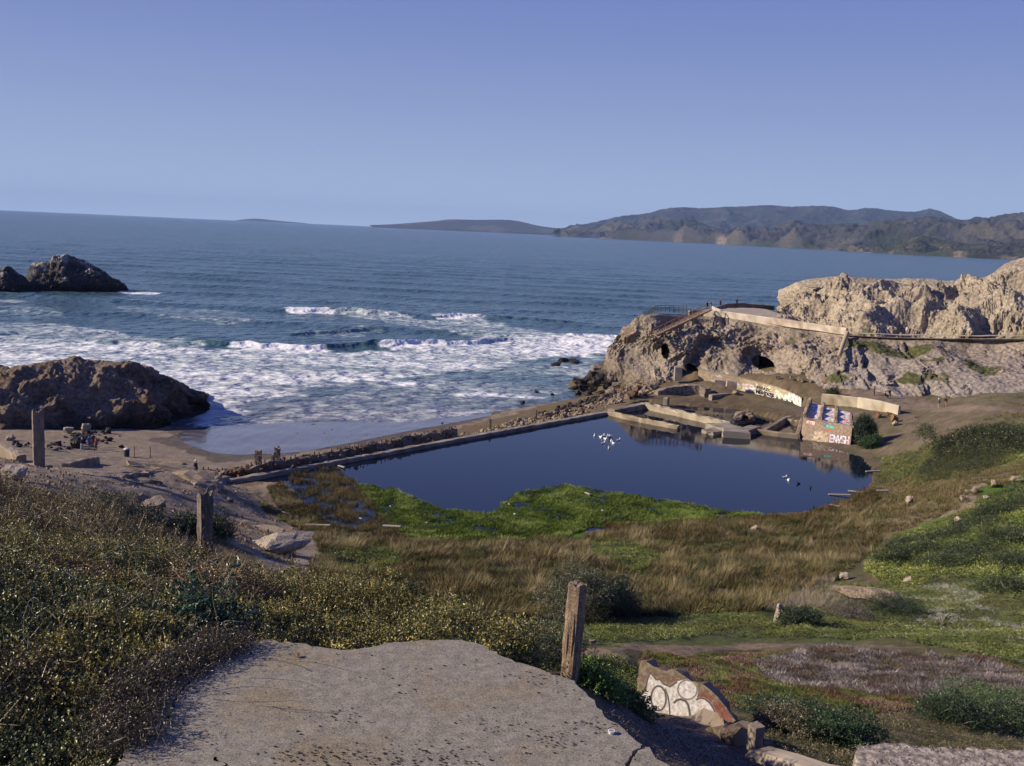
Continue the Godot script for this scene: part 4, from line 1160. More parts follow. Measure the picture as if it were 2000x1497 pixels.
func build_sea_rocks() -> void:
	for k in 8:
		rocks.append(rock_mesh(300 + k, 6, Vector3(1, rng.randf_range(0.6, 0.9), rng.randf_range(0.7, 1.0))))
	var t := noise(0.14, 4, FastNoiseLite.TYPE_SIMPLEX_SMOOTH, 401)
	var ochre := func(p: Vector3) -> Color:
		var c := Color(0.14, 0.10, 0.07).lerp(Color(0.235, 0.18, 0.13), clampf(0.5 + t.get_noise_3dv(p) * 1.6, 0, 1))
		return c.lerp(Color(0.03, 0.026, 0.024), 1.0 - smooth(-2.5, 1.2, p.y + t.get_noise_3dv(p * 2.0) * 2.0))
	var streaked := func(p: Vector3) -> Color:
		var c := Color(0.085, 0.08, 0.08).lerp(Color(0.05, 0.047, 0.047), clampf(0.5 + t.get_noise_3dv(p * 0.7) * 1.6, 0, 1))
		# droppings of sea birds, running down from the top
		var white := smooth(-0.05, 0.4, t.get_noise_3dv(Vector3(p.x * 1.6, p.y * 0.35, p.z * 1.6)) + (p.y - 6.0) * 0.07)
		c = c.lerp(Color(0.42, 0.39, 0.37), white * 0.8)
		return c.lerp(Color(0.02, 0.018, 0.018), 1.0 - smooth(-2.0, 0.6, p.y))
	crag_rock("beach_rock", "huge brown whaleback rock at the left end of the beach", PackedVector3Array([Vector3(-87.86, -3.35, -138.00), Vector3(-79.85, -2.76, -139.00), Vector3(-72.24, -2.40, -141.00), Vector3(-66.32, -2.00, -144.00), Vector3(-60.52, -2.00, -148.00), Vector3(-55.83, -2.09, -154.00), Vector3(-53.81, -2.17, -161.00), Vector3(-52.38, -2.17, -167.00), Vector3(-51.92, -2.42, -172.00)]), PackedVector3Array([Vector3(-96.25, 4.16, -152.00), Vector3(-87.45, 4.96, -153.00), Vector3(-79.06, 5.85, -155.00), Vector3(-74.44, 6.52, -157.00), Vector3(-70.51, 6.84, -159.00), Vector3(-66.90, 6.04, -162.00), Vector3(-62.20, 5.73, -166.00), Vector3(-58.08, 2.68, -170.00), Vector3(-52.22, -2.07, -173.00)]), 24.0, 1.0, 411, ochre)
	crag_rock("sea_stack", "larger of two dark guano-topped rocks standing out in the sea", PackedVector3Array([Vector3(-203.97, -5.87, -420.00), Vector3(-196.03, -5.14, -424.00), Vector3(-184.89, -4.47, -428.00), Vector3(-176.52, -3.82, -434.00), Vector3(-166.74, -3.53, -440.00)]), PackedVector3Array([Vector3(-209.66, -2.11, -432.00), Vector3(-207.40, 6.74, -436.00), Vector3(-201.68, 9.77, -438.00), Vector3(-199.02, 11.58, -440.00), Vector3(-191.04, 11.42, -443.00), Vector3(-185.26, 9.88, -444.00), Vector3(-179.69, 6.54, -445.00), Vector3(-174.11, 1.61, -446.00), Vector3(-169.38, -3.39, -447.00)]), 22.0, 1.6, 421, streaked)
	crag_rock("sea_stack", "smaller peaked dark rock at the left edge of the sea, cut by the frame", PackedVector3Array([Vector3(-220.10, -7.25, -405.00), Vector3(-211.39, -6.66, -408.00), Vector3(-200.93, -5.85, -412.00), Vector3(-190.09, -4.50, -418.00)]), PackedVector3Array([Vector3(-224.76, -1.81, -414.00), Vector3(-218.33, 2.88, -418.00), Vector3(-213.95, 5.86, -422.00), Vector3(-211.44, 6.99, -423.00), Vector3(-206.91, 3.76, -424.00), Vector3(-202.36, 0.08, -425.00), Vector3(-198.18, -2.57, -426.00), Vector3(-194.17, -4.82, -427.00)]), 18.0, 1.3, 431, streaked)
	var wet := [[1100, 705, 5.2, 2.6, "long dark wet rock awash off the point, nearest the cliff"], [1083, 713, 4.4, 1.9, "low dark wet rock awash off the point, nearest the beach"], [1121, 707, 5.6, 3.0, "tallest of three dark wet rocks awash off the point"], [1161, 664, 1.8, 0.8, "small black rock in the foam beyond the point"], [1047, 767, 2.0, 0.8, "flat dark rock in the shallows below the long foam line"], [1078, 771, 1.3, 0.6, "small dark rock in the shallows beside the flat rock"], [1020, 787, 1.6, 0.9, "dark rock at the water's edge seaward of the rubble bank"], [908, 836, 1.4, 0.6, "weed-dark rock alone on wet sand by the rubble bank"], [862, 830, 1.3, 0.5, "flat weed-dark rock on wet sand left of the rubble bank"]]
	var spots := PackedVector3Array([Vector3(13.10, -3.00, -263.18), Vector3(10.51, -3.00, -254.11), Vector3(15.85, -3.00, -262.02), Vector3(25.57, -3.00, -321.51), Vector3(5.10, -3.00, -208.99), Vector3(8.35, -3.00, -207.21), Vector3(2.17, -3.00, -195.45), Vector3(-7.59, -3.00, -168.08), Vector3(-11.70, -3.00, -169.88)])
	for i in wet.size():
		var w: Array = wet[i]
		boulder(spots[i] + Vector3(0, 0.15, 0), Vector3(w[2], w[3] * 1.3, w[2] * 0.7), "wet_stone", w[4], "", "wet_rock")
	# big dark boulders at the foot of the point
	var foot := PackedVector3Array([Vector3(13.89, -0.54, -214.00), Vector3(15.91, -0.37, -215.00), Vector3(17.39, 0.61, -218.00), Vector3(18.55, 0.58, -213.00), Vector3(15.06, -1.46, -211.00), Vector3(17.03, -0.75, -209.00), Vector3(19.26, -0.28, -208.00), Vector3(15.91, -2.20, -207.00), Vector3(13.85, -2.13, -208.00), Vector3(18.46, -1.77, -205.00), Vector3(20.41, -0.89, -204.00), Vector3(21.58, 0.18, -207.00), Vector3(22.20, -1.13, -202.00), Vector3(20.61, 0.82, -212.00), Vector3(18.34, 1.59, -221.00), Vector3(23.59, -0.29, -201.00)])
	for i in foot.size():
		var s := rng.randf_range(2.2, 4.2)
		boulder(foot[i] + Vector3(0, -0.4, 0), Vector3(s, s * rng.randf_range(0.8, 1.2), s), "wet_stone" if i < 10 else "grey_stone", "dark weed-covered boulder heaped at the foot of the point" if i < 10 else "grey boulder heaped at the foot of the point above the dark ones", "boulders at the foot of the point" if i < 10 else "grey boulders at the foot of the point")


func build_boulders() -> void:
	# rubble bank between the sea wall and the water
	var bank := PackedVector2Array([Vector2(-22.87, -129.23), Vector2(-16.55, -137.26), Vector2(-8.05, -148.54), Vector2(0.26, -160.48), Vector2(8.98, -171.63), Vector2(17.58, -179.58), Vector2(23.95, -186.88), Vector2(23.45, -195.25), Vector2(17.52, -189.89), Vector2(12.32, -183.77), Vector2(6.52, -177.78), Vector2(0.20, -170.93), Vector2(-5.44, -159.12), Vector2(-9.12, -153.12), Vector2(-16.89, -139.95)])
	var trench := PackedVector2Array([Vector2(-30.14, -118.55), Vector2(-23.25, -127.65), Vector2(-16.35, -135.63), Vector2(-7.96, -147.02), Vector2(0.28, -157.84), Vector2(8.85, -168.63), Vector2(16.42, -176.60), Vector2(16.51, -173.52), Vector2(8.66, -164.31), Vector2(0.31, -153.63), Vector2(-7.73, -143.35), Vector2(-16.07, -133.41), Vector2(-22.83, -125.40), Vector2(-28.73, -117.78)])
	scatter_rocks(bank, 105, 0.6, 1.9, ["tan_stone", "grey_stone", "brown_stone", "tan_stone"], "rough boulder of the rubble bank between sea wall and surf", "boulders of the rubble bank", 0.25)
	scatter_rocks(trench, 40, 0.35, 0.9, ["pale_stone", "tan_stone", "grey_stone"], "small boulder in the trench behind the pool's sea wall", "boulders in the sea wall trench", 0.2)
	var weedy := PackedVector2Array([Vector2(5.53, -174.34), Vector2(12.25, -182.61), Vector2(19.63, -191.69), Vector2(24.69, -193.08), Vector2(20.49, -200.95), Vector2(14.99, -195.43), Vector2(9.68, -187.74), Vector2(3.78, -177.07)])
	scatter_rocks(weedy, 20, 0.5, 1.5, ["wet_stone", "wet_stone", "brown_stone"], "dark weed-covered boulder on the seaward side of the rubble bank", "weedy boulders of the rubble bank", 0.0)
	var point := PackedVector2Array([Vector2(18.05, -179.70), Vector2(25.09, -188.36), Vector2(29.15, -196.84), Vector2(31.81, -208.40), Vector2(27.77, -210.08), Vector2(22.51, -205.66), Vector2(18.63, -191.41)])
	scatter_rocks(point, 28, 0.8, 2.6, ["tan_stone", "grey_stone", "brown_stone"], "broken boulder in the heap below the point's caves", "boulders below the point", 0.3)
	var strand := PackedVector2Array([Vector2(-59.99, -130.92), Vector2(-62.54, -143.85), Vector2(-59.73, -147.91), Vector2(-56.61, -145.77), Vector2(-54.11, -134.80), Vector2(-55.75, -131.27), Vector2(-56.19, -126.15), Vector2(-58.39, -121.23), Vector2(-63.10, -125.65), Vector2(-64.29, -130.75)])
	# the smaller rubble between them, one mass
	for q in [[bank, 260, 0.9, "tan_stone"], [bank, 160, 0.8, "grey_stone"], [trench, 200, 0.45, "pale_stone"], [weedy, 150, 1.0, "wet_stone"], [point, 130, 1.3, "tan_stone"], [strand, 60, 0.7, "wet_stone"]]:
		var xf := []
		var o: PackedVector2Array = q[0]
		var box := Rect2(o[0], Vector2.ZERO)
		for p in o:
			box = box.expand(p)
		while xf.size() < q[1]:
			var p := Vector2(rng.randf_range(box.position.x, box.end.x), rng.randf_range(box.position.y, box.end.y))
			if Geometry2D.is_point_in_polygon(p, o):
				var s: float = q[2] * rng.randf_range(0.4, 1.2)
				xf.append(Transform3D(Basis.from_euler(Vector3(rng.randf() * 0.6, rng.randf() * TAU, rng.randf() * 0.6)).scaled(Vector3(s * 1.2, s, s)), Vector3(p.x, maxf(ground_h(p.x, p.y), -2.7) + s * 0.15, p.y)))
		tag(copies("rubble", rocks[xf.size() % 8], mats[q[3]], xf), "loose rubble between the bigger boulders along the shore", "rubble")
	# stones strewn under the big beach rock
	scatter_rocks(strand, 26, 0.7, 2.3, ["wet_stone", "wet_stone", "grey_stone", "wet_stone"], "dark stone strewn on the sand under the big beach rock", "stones under the beach rock", 0.1)
	var named := [
		[Vector3(-62.90, -1.30, -142.14), 2.2, "pale_stone", "pale boulder among dark stones behind the beach party, leftmost of two"],
		[Vector3(-62.34, -1.77, -146.54), 2.4, "pale_stone", "pale boulder among dark stones behind the beach party, rightmost of two"],
		[Vector3(-51.48, -0.69, -131.97), 1.1, "wet_stone", "small dark stone alone on the sand right of the beach party"],
		[Vector3(-65.64, -0.04, -130.75), 1.6, "pale_stone", "pale boulder on the beach left of the tall pillar"],
		[Vector3(-33.83, 11.56, -67.92), 2.4, "pale_stone", "weathered boulder in the grass below the broken left wall"],
		[Vector3(-27.10, 8.75, -73.35), 1.6, "tan_stone", "tan boulder in the gully left of the ragged timber post"],
		[Vector3(-22.43, 12.07, -59.32), 1.5, "tan_stone", "rust-stained boulder in the gully nearest the bushes"],
		[Vector3(-22.11, 11.66, -61.73), 1.8, "grey_stone", "square grey block in shade in the gully"],
		[Vector3(-26.81, 2.66, -95.75), 1.0, "grey_stone", "grey stone on the path behind the ragged timber post"],
		[Vector3(38.41, 0.11, -166.44), 0.1, "tan_stone", ""],
		[Vector3(57.58, 1.54, -162.51), 1.4, "pale_stone", "pale boulder on the dirt flat right of the painted ruin"],
		[Vector3(61.25, 2.18, -159.10), 1.7, "pale_stone", "long pale boulder lying on the dirt flat below the white wall"],
		[Vector3(65.25, 2.93, -161.22), 1.2, "pale_stone", "pale mossy boulder on the dirt flat nearest the couple"],
		[Vector3(60.91, 2.02, -166.22), 1.6, "rust_stone", "reddish rubble stone below the white wall's right end"],
		[Vector3(62.82, 2.25, -166.88), 1.3, "rust_stone", "reddish rubble stone beside the pile below the white wall"],
		[Vector3(62.08, 2.21, -162.51), 1.8, "rust_stone", "largest reddish stone in the rubble below the white wall"],
		[Vector3(51.46, 4.28, -195.14), 1.6, "tan_stone", "tan boulder on the flat right of the arched cave"],
		[Vector3(53.68, 4.17, -194.11), 1.4, "tan_stone", "tan boulder second right of the arched cave"],
		[Vector3(55.16, 4.07, -193.34), 1.8, "tan_stone", "tan boulder third right of the arched cave, at the talus foot"],
		[Vector3(57.13, 4.01, -192.32), 1.0, "grey_stone", "grey stone at the talus foot right of the arched cave"],
		[Vector3(59.06, 3.90, -190.54), 1.2, "rust_stone", "rusty stone at the talus foot above the white wall"],
		[Vector3(66.08, 4.19, -187.04), 1.2, "tan_stone", "lone stone on the talus foot above the walkers"],
		[Vector3(41.78, 3.08, -200.92), 1.8, "pale_stone", "pale rubble block on the shelf between the two caves"],
		[Vector3(42.70, 1.10, -191.05), 1.7, "tan_stone", "tan block below the painted retaining wall's left end"],
		[Vector3(43.10, 7.55, -93.12), 0.6, "pale_stone", "pale stone on the bare ground below the right ridge"],
		[Vector3(39.82, 4.77, -98.06), 1.3, "pale_stone", "white block lying on bare ground right of the pool"],
		[Vector3(24.15, 2.23, -95.11), 1.2, "pale_stone", "pale driftwood-like stone in the brown grass"],
		[Vector3(34.50, 2.82, -99.10), 0.8, "pale_stone", "small pale stone in brown grass by the pool's right corner"],
		[Vector3(48.94, 8.36, -95.75), 1.2, "tan_stone", "tan outcrop stone on the right ridge trail, uppermost"],
		[Vector3(45.76, 8.16, -93.61), 1.3, "tan_stone", "tan outcrop stone on the right ridge trail, second from top"],
		[Vector3(43.62, 7.74, -92.50), 1.0, "tan_stone", "tan outcrop stone on the right ridge trail, third from top"],
		[Vector3(41.80, 7.21, -90.92), 0.8, "tan_stone", "tan outcrop stone on the right ridge trail, lowest"],
		[Vector3(43.48, 7.74, -90.08), 0.8, "pale_stone", "pale stone below the right ridge trail"],
		[Vector3(39.37, 6.73, -86.22), 1.0, "pale_stone", "small pale stone under the right ridge"],
		[Vector3(26.57, 8.32, -64.15), 0.9, "pale_stone", "pale stone above the long half-buried boulder"],
		[Vector3(23.49, 7.30, -67.38), 0.9, "pale_stone", "pale stone at the crest of the green mound"],
		[Vector3(3.28, 15.60, -34.58), 0.45, "grey_stone", "grey stone on the trail behind the timber post"],
		[Vector3(72.47, 5.09, -160.37), 0.1, "pale_stone", ""],
	]
	for b in named:
		if b[3] == "":
			continue
		var s: float = b[1]
		boulder(on_ground(b[0], s * 0.22), Vector3(s, s * 0.95, s * 0.9), b[2], b[3])
	# the pierced boulder by the pool's far corner
	var pierced := thing("pierced_boulder", "large tan boulder with a round hole, beside the pool's far walls", "rock", Vector3(38.85, 0.00, -166.89))
	var body := put("stone", rock_mesh(83, 16, Vector3(5.6, 4.0, 3.6), 16, Vector3(-0.2, 0.05, 1.0)), mats.tan_stone, pierced)
	body.position.y = 1.0
	body.rotation.y = 0.4
	# boulders in the green slope in front
	var m := boulder(on_ground(Vector3(13.44, 11.84, -46.85), 0.4), Vector3(1.3, 1.85, 1.1), "pale_stone", "upright pale boulder with a dark hollow in the green slope", "", "boulder", 2)
	m.rotation = Vector3(0.1, 0.7, 0.05)
	m = boulder(on_ground(Vector3(21.06, 10.16, -54.93), 0.4), Vector3(5.2, 2.1, 1.9), "tan_stone", "long tan boulder half buried in the green mound", "", "boulder", 4)
	m.rotation = Vector3(0.0, -0.25, -0.18)
	m = boulder(on_ground(Vector3(20.48, 9.76, -56.94), 0.2), Vector3(0.9, 1.2, 0.9), "grey_stone", "grey stone standing at the long boulder's left end", "", "boulder", 1)
	# bedrock slabs on the left
	m = boulder(on_ground(Vector3(-15.16, 7.79, -65.88), 0.5), Vector3(5.6, 2.2, 4.0), "pale_stone", "broad sloping pale grey rock slab behind the left bushes", "", "boulder", 7)
	m.rotation = Vector3(0.2, 0.3, 0.1)
	m = boulder(on_ground(Vector3(-20.44, 3.90, -83.97), 0.0), Vector3(5.5, 1.5, 3.6), "tan_stone", "broad tan rock slab beside the sandy path", "", "boulder", 3)
	m.rotation = Vector3(0.12, -0.3, 0.05)
	m = boulder(on_ground(Vector3(-30.62, 3.53, -98.71), -0.3), Vector3(8.5, 3.6, 6.0), "tan_stone", "crumbling sandy mound the man in the white hat stands behind", "", "boulder", 6)
	m = boulder(on_ground(Vector3(-41.87, -0.08, -122.36), -0.2), Vector3(7.0, 2.2, 4.0), "tan_stone", "low broken ledge of layered rock above the beach", "", "boulder", 0)


func scatter_rocks(outline: PackedVector2Array, n: int, s0: float, s1: float, kinds: Array, label: String, group: String, lift: float) -> void:
	var box := Rect2(outline[0], Vector2.ZERO)
	for p in outline:
		box = box.expand(p)
	var k := 0
	for tries in n * 40:
		if k >= n:
			break
		var p := Vector2(rng.randf_range(box.position.x, box.end.x), rng.randf_range(box.position.y, box.end.y))
		if not Geometry2D.is_point_in_polygon(p, outline):
			continue
		k += 1
		var s := lerpf(s0, s1, pow(rng.randf(), 2.2))
		boulder(Vector3(p.x, maxf(ground_h(p.x, p.y), -2.6) + s * lift, p.y), Vector3(s * rng.randf_range(0.8, 1.4), s, s), kinds[rng.randi_range(0, kinds.size() - 1)], label, group)



# ---------------------------------------------------------------- walls and ruins

# a worn wall along a line of points on its top edge, down to a level
func wall_mesh(line: PackedVector3Array, width: float, bottom: float, wear := 0.06, step := 0.8, color := Color(0.36, 0.32, 0.26), smooth_line := false) -> ArrayMesh:
	var pts := PackedVector3Array()
	for i in line.size() - 1:
		var n := maxi(1, int(line[i].distance_to(line[i + 1]) / step))
		for k in n:
			pts.append(line[i].lerp(line[i + 1], float(k) / n))
	pts.append(line[-1])
	var nz := noise(0.9, 3, FastNoiseLite.TYPE_SIMPLEX, 501)
	var rings := []
	var cols := []
	for i in pts.size():
		var d := pts[mini(i + 1, pts.size() - 1)] - pts[maxi(i - 1, 0)]
		d.y = 0
		d = d.normalized()
		var s := Vector3(-d.z, 0, d.x) * width * 0.5
		var p := pts[i]
		var ring := PackedVector3Array()
		var bev := minf(0.12, width * 0.2)
		var depth := p.y - bottom
		for q: Array in [[-1.0, 0.0, 1.0], [-1.0, 0.5, 1.0], [-1.0, 1.0, 0.0], [-1.0, 1.0, 1.0], [0.0, 1.0, 1.0], [1.0, 1.0, 1.0], [1.0, 1.0, 0.0], [1.0, 0.5, 1.0], [1.0, 0.0, 1.0]]:
			var v: Vector3 = p + s * q[0]
			v.y = bottom + depth * q[1]
			if q[2] == 0.0:
				v.y -= bev
			elif q[1] == 1.0 and q[0] != 0.0:
				v -= s.normalized() * q[0] * bev
			v += Vector3(nz.get_noise_3dv(v), nz.get_noise_3dv(v + Vector3(50, 0, 0)) * (1.0 if q[1] > 0.0 else 0.0), nz.get_noise_3dv(v + Vector3(0, 0, 50))) * wear
			ring.append(v)
		rings.append(ring)
	var st := new_tool()
	st.set_smooth_group(-1)
	var shade := func(v: Vector3) -> Color:
		# rust and weed stains follow the wall's own grain
		var g := 1.0 + nz.get_noise_3dv(v * 0.5) * 0.4
		var stain := smooth(0.05, 0.4, nz.get_noise_3dv(v * Vector3(0.45, 1.2, 0.45) + Vector3(7, 3, 1))) * 0.75
		return Color(color.r * g, color.g * g, color.b * g).lerp(Color(color.r * 0.52, color.g * 0.42, color.b * 0.34), stain)
	for i in rings.size() - 1:
		for k in 8:
			for v: Vector3 in [rings[i][k], rings[i + 1][k], rings[i + 1][k + 1], rings[i][k], rings[i + 1][k + 1], rings[i][k + 1]]:
				st.set_color(shade.call(v))
				st.add_vertex(v)
	st.set_color(color)
	for e in [0, rings.size() - 1]:
		for k in range(1, 8):
			if e == 0:
				st.add_vertex(rings[e][0]); st.add_vertex(rings[e][k]); st.add_vertex(rings[e][k + 1])
			else:
				st.add_vertex(rings[e][0]); st.add_vertex(rings[e][k + 1]); st.add_vertex(rings[e][k])
	return done(st)


func wall(called: String, label: String, line: PackedVector3Array, width: float, bottom: float, wear := 0.06, color := Color(0.36, 0.32, 0.26), category := "wall", m := "concrete") -> MeshInstance3D:
	var o := put(called, wall_mesh(line, width, bottom, wear, 0.8, color), mats[m])
	tag(o, label, category)
	return o


# an upright worn post of irregular section
func post_mesh(h: float, w: float, t: float, seed_: int, color: Color, rough := 0.12, rings := 16, sides := 12, chip := 0.5) -> ArrayMesh:
	var nz := noise(2.4, 3, FastNoiseLite.TYPE_SIMPLEX, seed_)
	var st := new_tool()
	var all := []
	for j in rings:
		var y := h * j / (rings - 1)
		var ring := PackedVector3Array()
		for k in sides:
			var a := TAU * (k + 0.5) / sides
			var c := cos(a)
			var s := sin(a)
			var sq := 1.0 / maxf(absf(c), absf(s))
			var e := lerpf(1.0, sq, 0.82)
			var p := Vector3(c * w * 0.5 * e, y, s * t * 0.5 * e)
			var g := nz.get_noise_3d(p.x * 4.0 / w, y * 0.8, p.z * 4.0 / t)
			p.x *= 1.0 + g * rough * 2.0
			p.z *= 1.0 + g * rough * 2.0
			if j == rings - 1:
				p.y += nz.get_noise_2d(p.x * 9.0 / w, p.z * 9.0 / t) * chip * w
			ring.append(p)
		all.append(ring)
	st.set_smooth_group(-1)
	for j in rings - 1:
		for k in sides:
			var k1 := (k + 1) % sides
			var g := 1.0 + nz.get_noise_3d(k * 5.0, j * 0.1, 9.0) * 0.5
			st.set_color(Color(color.r * g, color.g * g, color.b * g))
			st.add_vertex(all[j][k]); st.add_vertex(all[j + 1][k]); st.add_vertex(all[j + 1][k1])
			st.add_vertex(all[j][k]); st.add_vertex(all[j + 1][k1]); st.add_vertex(all[j][k1])
	st.set_color(color)
	var mid := Vector3(0, h - chip * w * 0.3, 0)
	for k in sides:
		st.add_vertex(mid); st.add_vertex(all[-1][(k + 1) % sides]); st.add_vertex(all[-1][k])
	return done(st)


func build_sea_wall() -> void:
	mats.iron = plain_material("iron", Color(0.06, 0.035, 0.025), 0.8)
	var line := PackedVector3Array([Vector3(-32.21, 0.55, -112.91), Vector3(-22.65, 0.50, -124.41), Vector3(-6.99, 0.50, -142.90), Vector3(8.49, 0.50, -161.11), Vector3(17.45, 0.50, -171.44)])
	wall("sea_wall", "long low concrete wall along the seaward edge of the pool", line, 1.1, -1.6, 0.12)
	var outer := thing("breakwater", "dark outer wall with rows of stumps along its top, seaward of the pool", "wall")
	var oline := PackedVector3Array([Vector3(-39.93, 0.90, -115.80), Vector3(-35.55, 0.70, -116.17), Vector3(-33.20, 0.70, -116.36), Vector3(-30.01, 1.20, -118.00), Vector3(-23.00, 1.20, -126.23), Vector3(-16.30, 1.20, -135.01), Vector3(-7.97, 1.10, -146.50)])
	put("wall", wall_mesh(oline, 0.9, -2.2, 0.55, 0.8, Color(0.25, 0.21, 0.17)), mats.concrete, outer)
	var stub := post_mesh(0.5, 0.16, 0.16, 511, Color(0.13, 0.1, 0.08), 0.2, 3, 6)
	var m := put("stump", stub, mats.wood, outer)
	m.position = oline[3]
	var left := 0.0
	for i in range(1, oline.size() - 1):
		var a := oline[i]
		var b := oline[i + 1]
		var len_ := a.distance_to(b)
		var t := left
		while t < len_:
			var o: MeshInstance3D = m.duplicate()
			o.name = "stump"
			outer.add_child(o, true)
			o.position = a.lerp(b, t / len_) + Vector3(rng.randf_range(-0.2, 0.2), rng.randf_range(-0.3, -0.02), rng.randf_range(-0.2, 0.2))
			o.rotation.y = rng.randf() * TAU
			t += rng.randf_range(0.55, 1.1)
		left = t - len_
	var heap := []
	for k in 420:
		var t := rng.randf_range(0.2, 1.0)
		var q := along(oline, t) + Vector3(rng.randfn() * 0.5, rng.randf_range(-0.9, 0.05), rng.randfn() * 0.5)
		heap.append(Transform3D(Basis.from_euler(Vector3(rng.randf(), rng.randf() * TAU, rng.randf())).scaled(Vector3.ONE * rng.randf_range(0.25, 0.8)), q))
	copies("rubble", rock_mesh(303, 4), mats.brown_stone, heap, outer)
	var p := thing("pillar_stump", "broken concrete pillar stump on the outer wall, leftmost of two", "pillar", Vector3(-30.15, 0.90, -119.54))
	put("shaft", post_mesh(1.7, 0.75, 0.6, 513, Color(0.24, 0.2, 0.165), 0.1), mats.fine_concrete, p)
	p = thing("pillar_stump", "taller broken concrete pillar stump on the outer wall, rightmost of two", "pillar", Vector3(-28.34, 0.90, -121.55))
	put("shaft", post_mesh(1.75, 0.7, 0.6, 514, Color(0.22, 0.185, 0.155), 0.1), mats.fine_concrete, p)
	put("spur", post_mesh(0.9, 0.35, 0.5, 515, Color(0.34, 0.3, 0.24), 0.1), mats.fine_concrete, p).position = Vector3(-0.5, 0, 0.05)
	p = thing("thin_post", "thin standing post in the middle of the rubble bank", "post", Vector3(-3.04, 0.20, -151.84))
	put("shaft", post_mesh(1.6, 0.34, 0.3, 516, Color(0.3, 0.26, 0.2), 0.1), mats.wood, p)
	p = thing("thin_post", "thin leaning post at the right end of the rubble bank", "post", Vector3(4.13, 0.20, -161.23))
	put("shaft", post_mesh(1.5, 0.3, 0.3, 517, Color(0.22, 0.18, 0.14), 0.1), mats.wood, p)


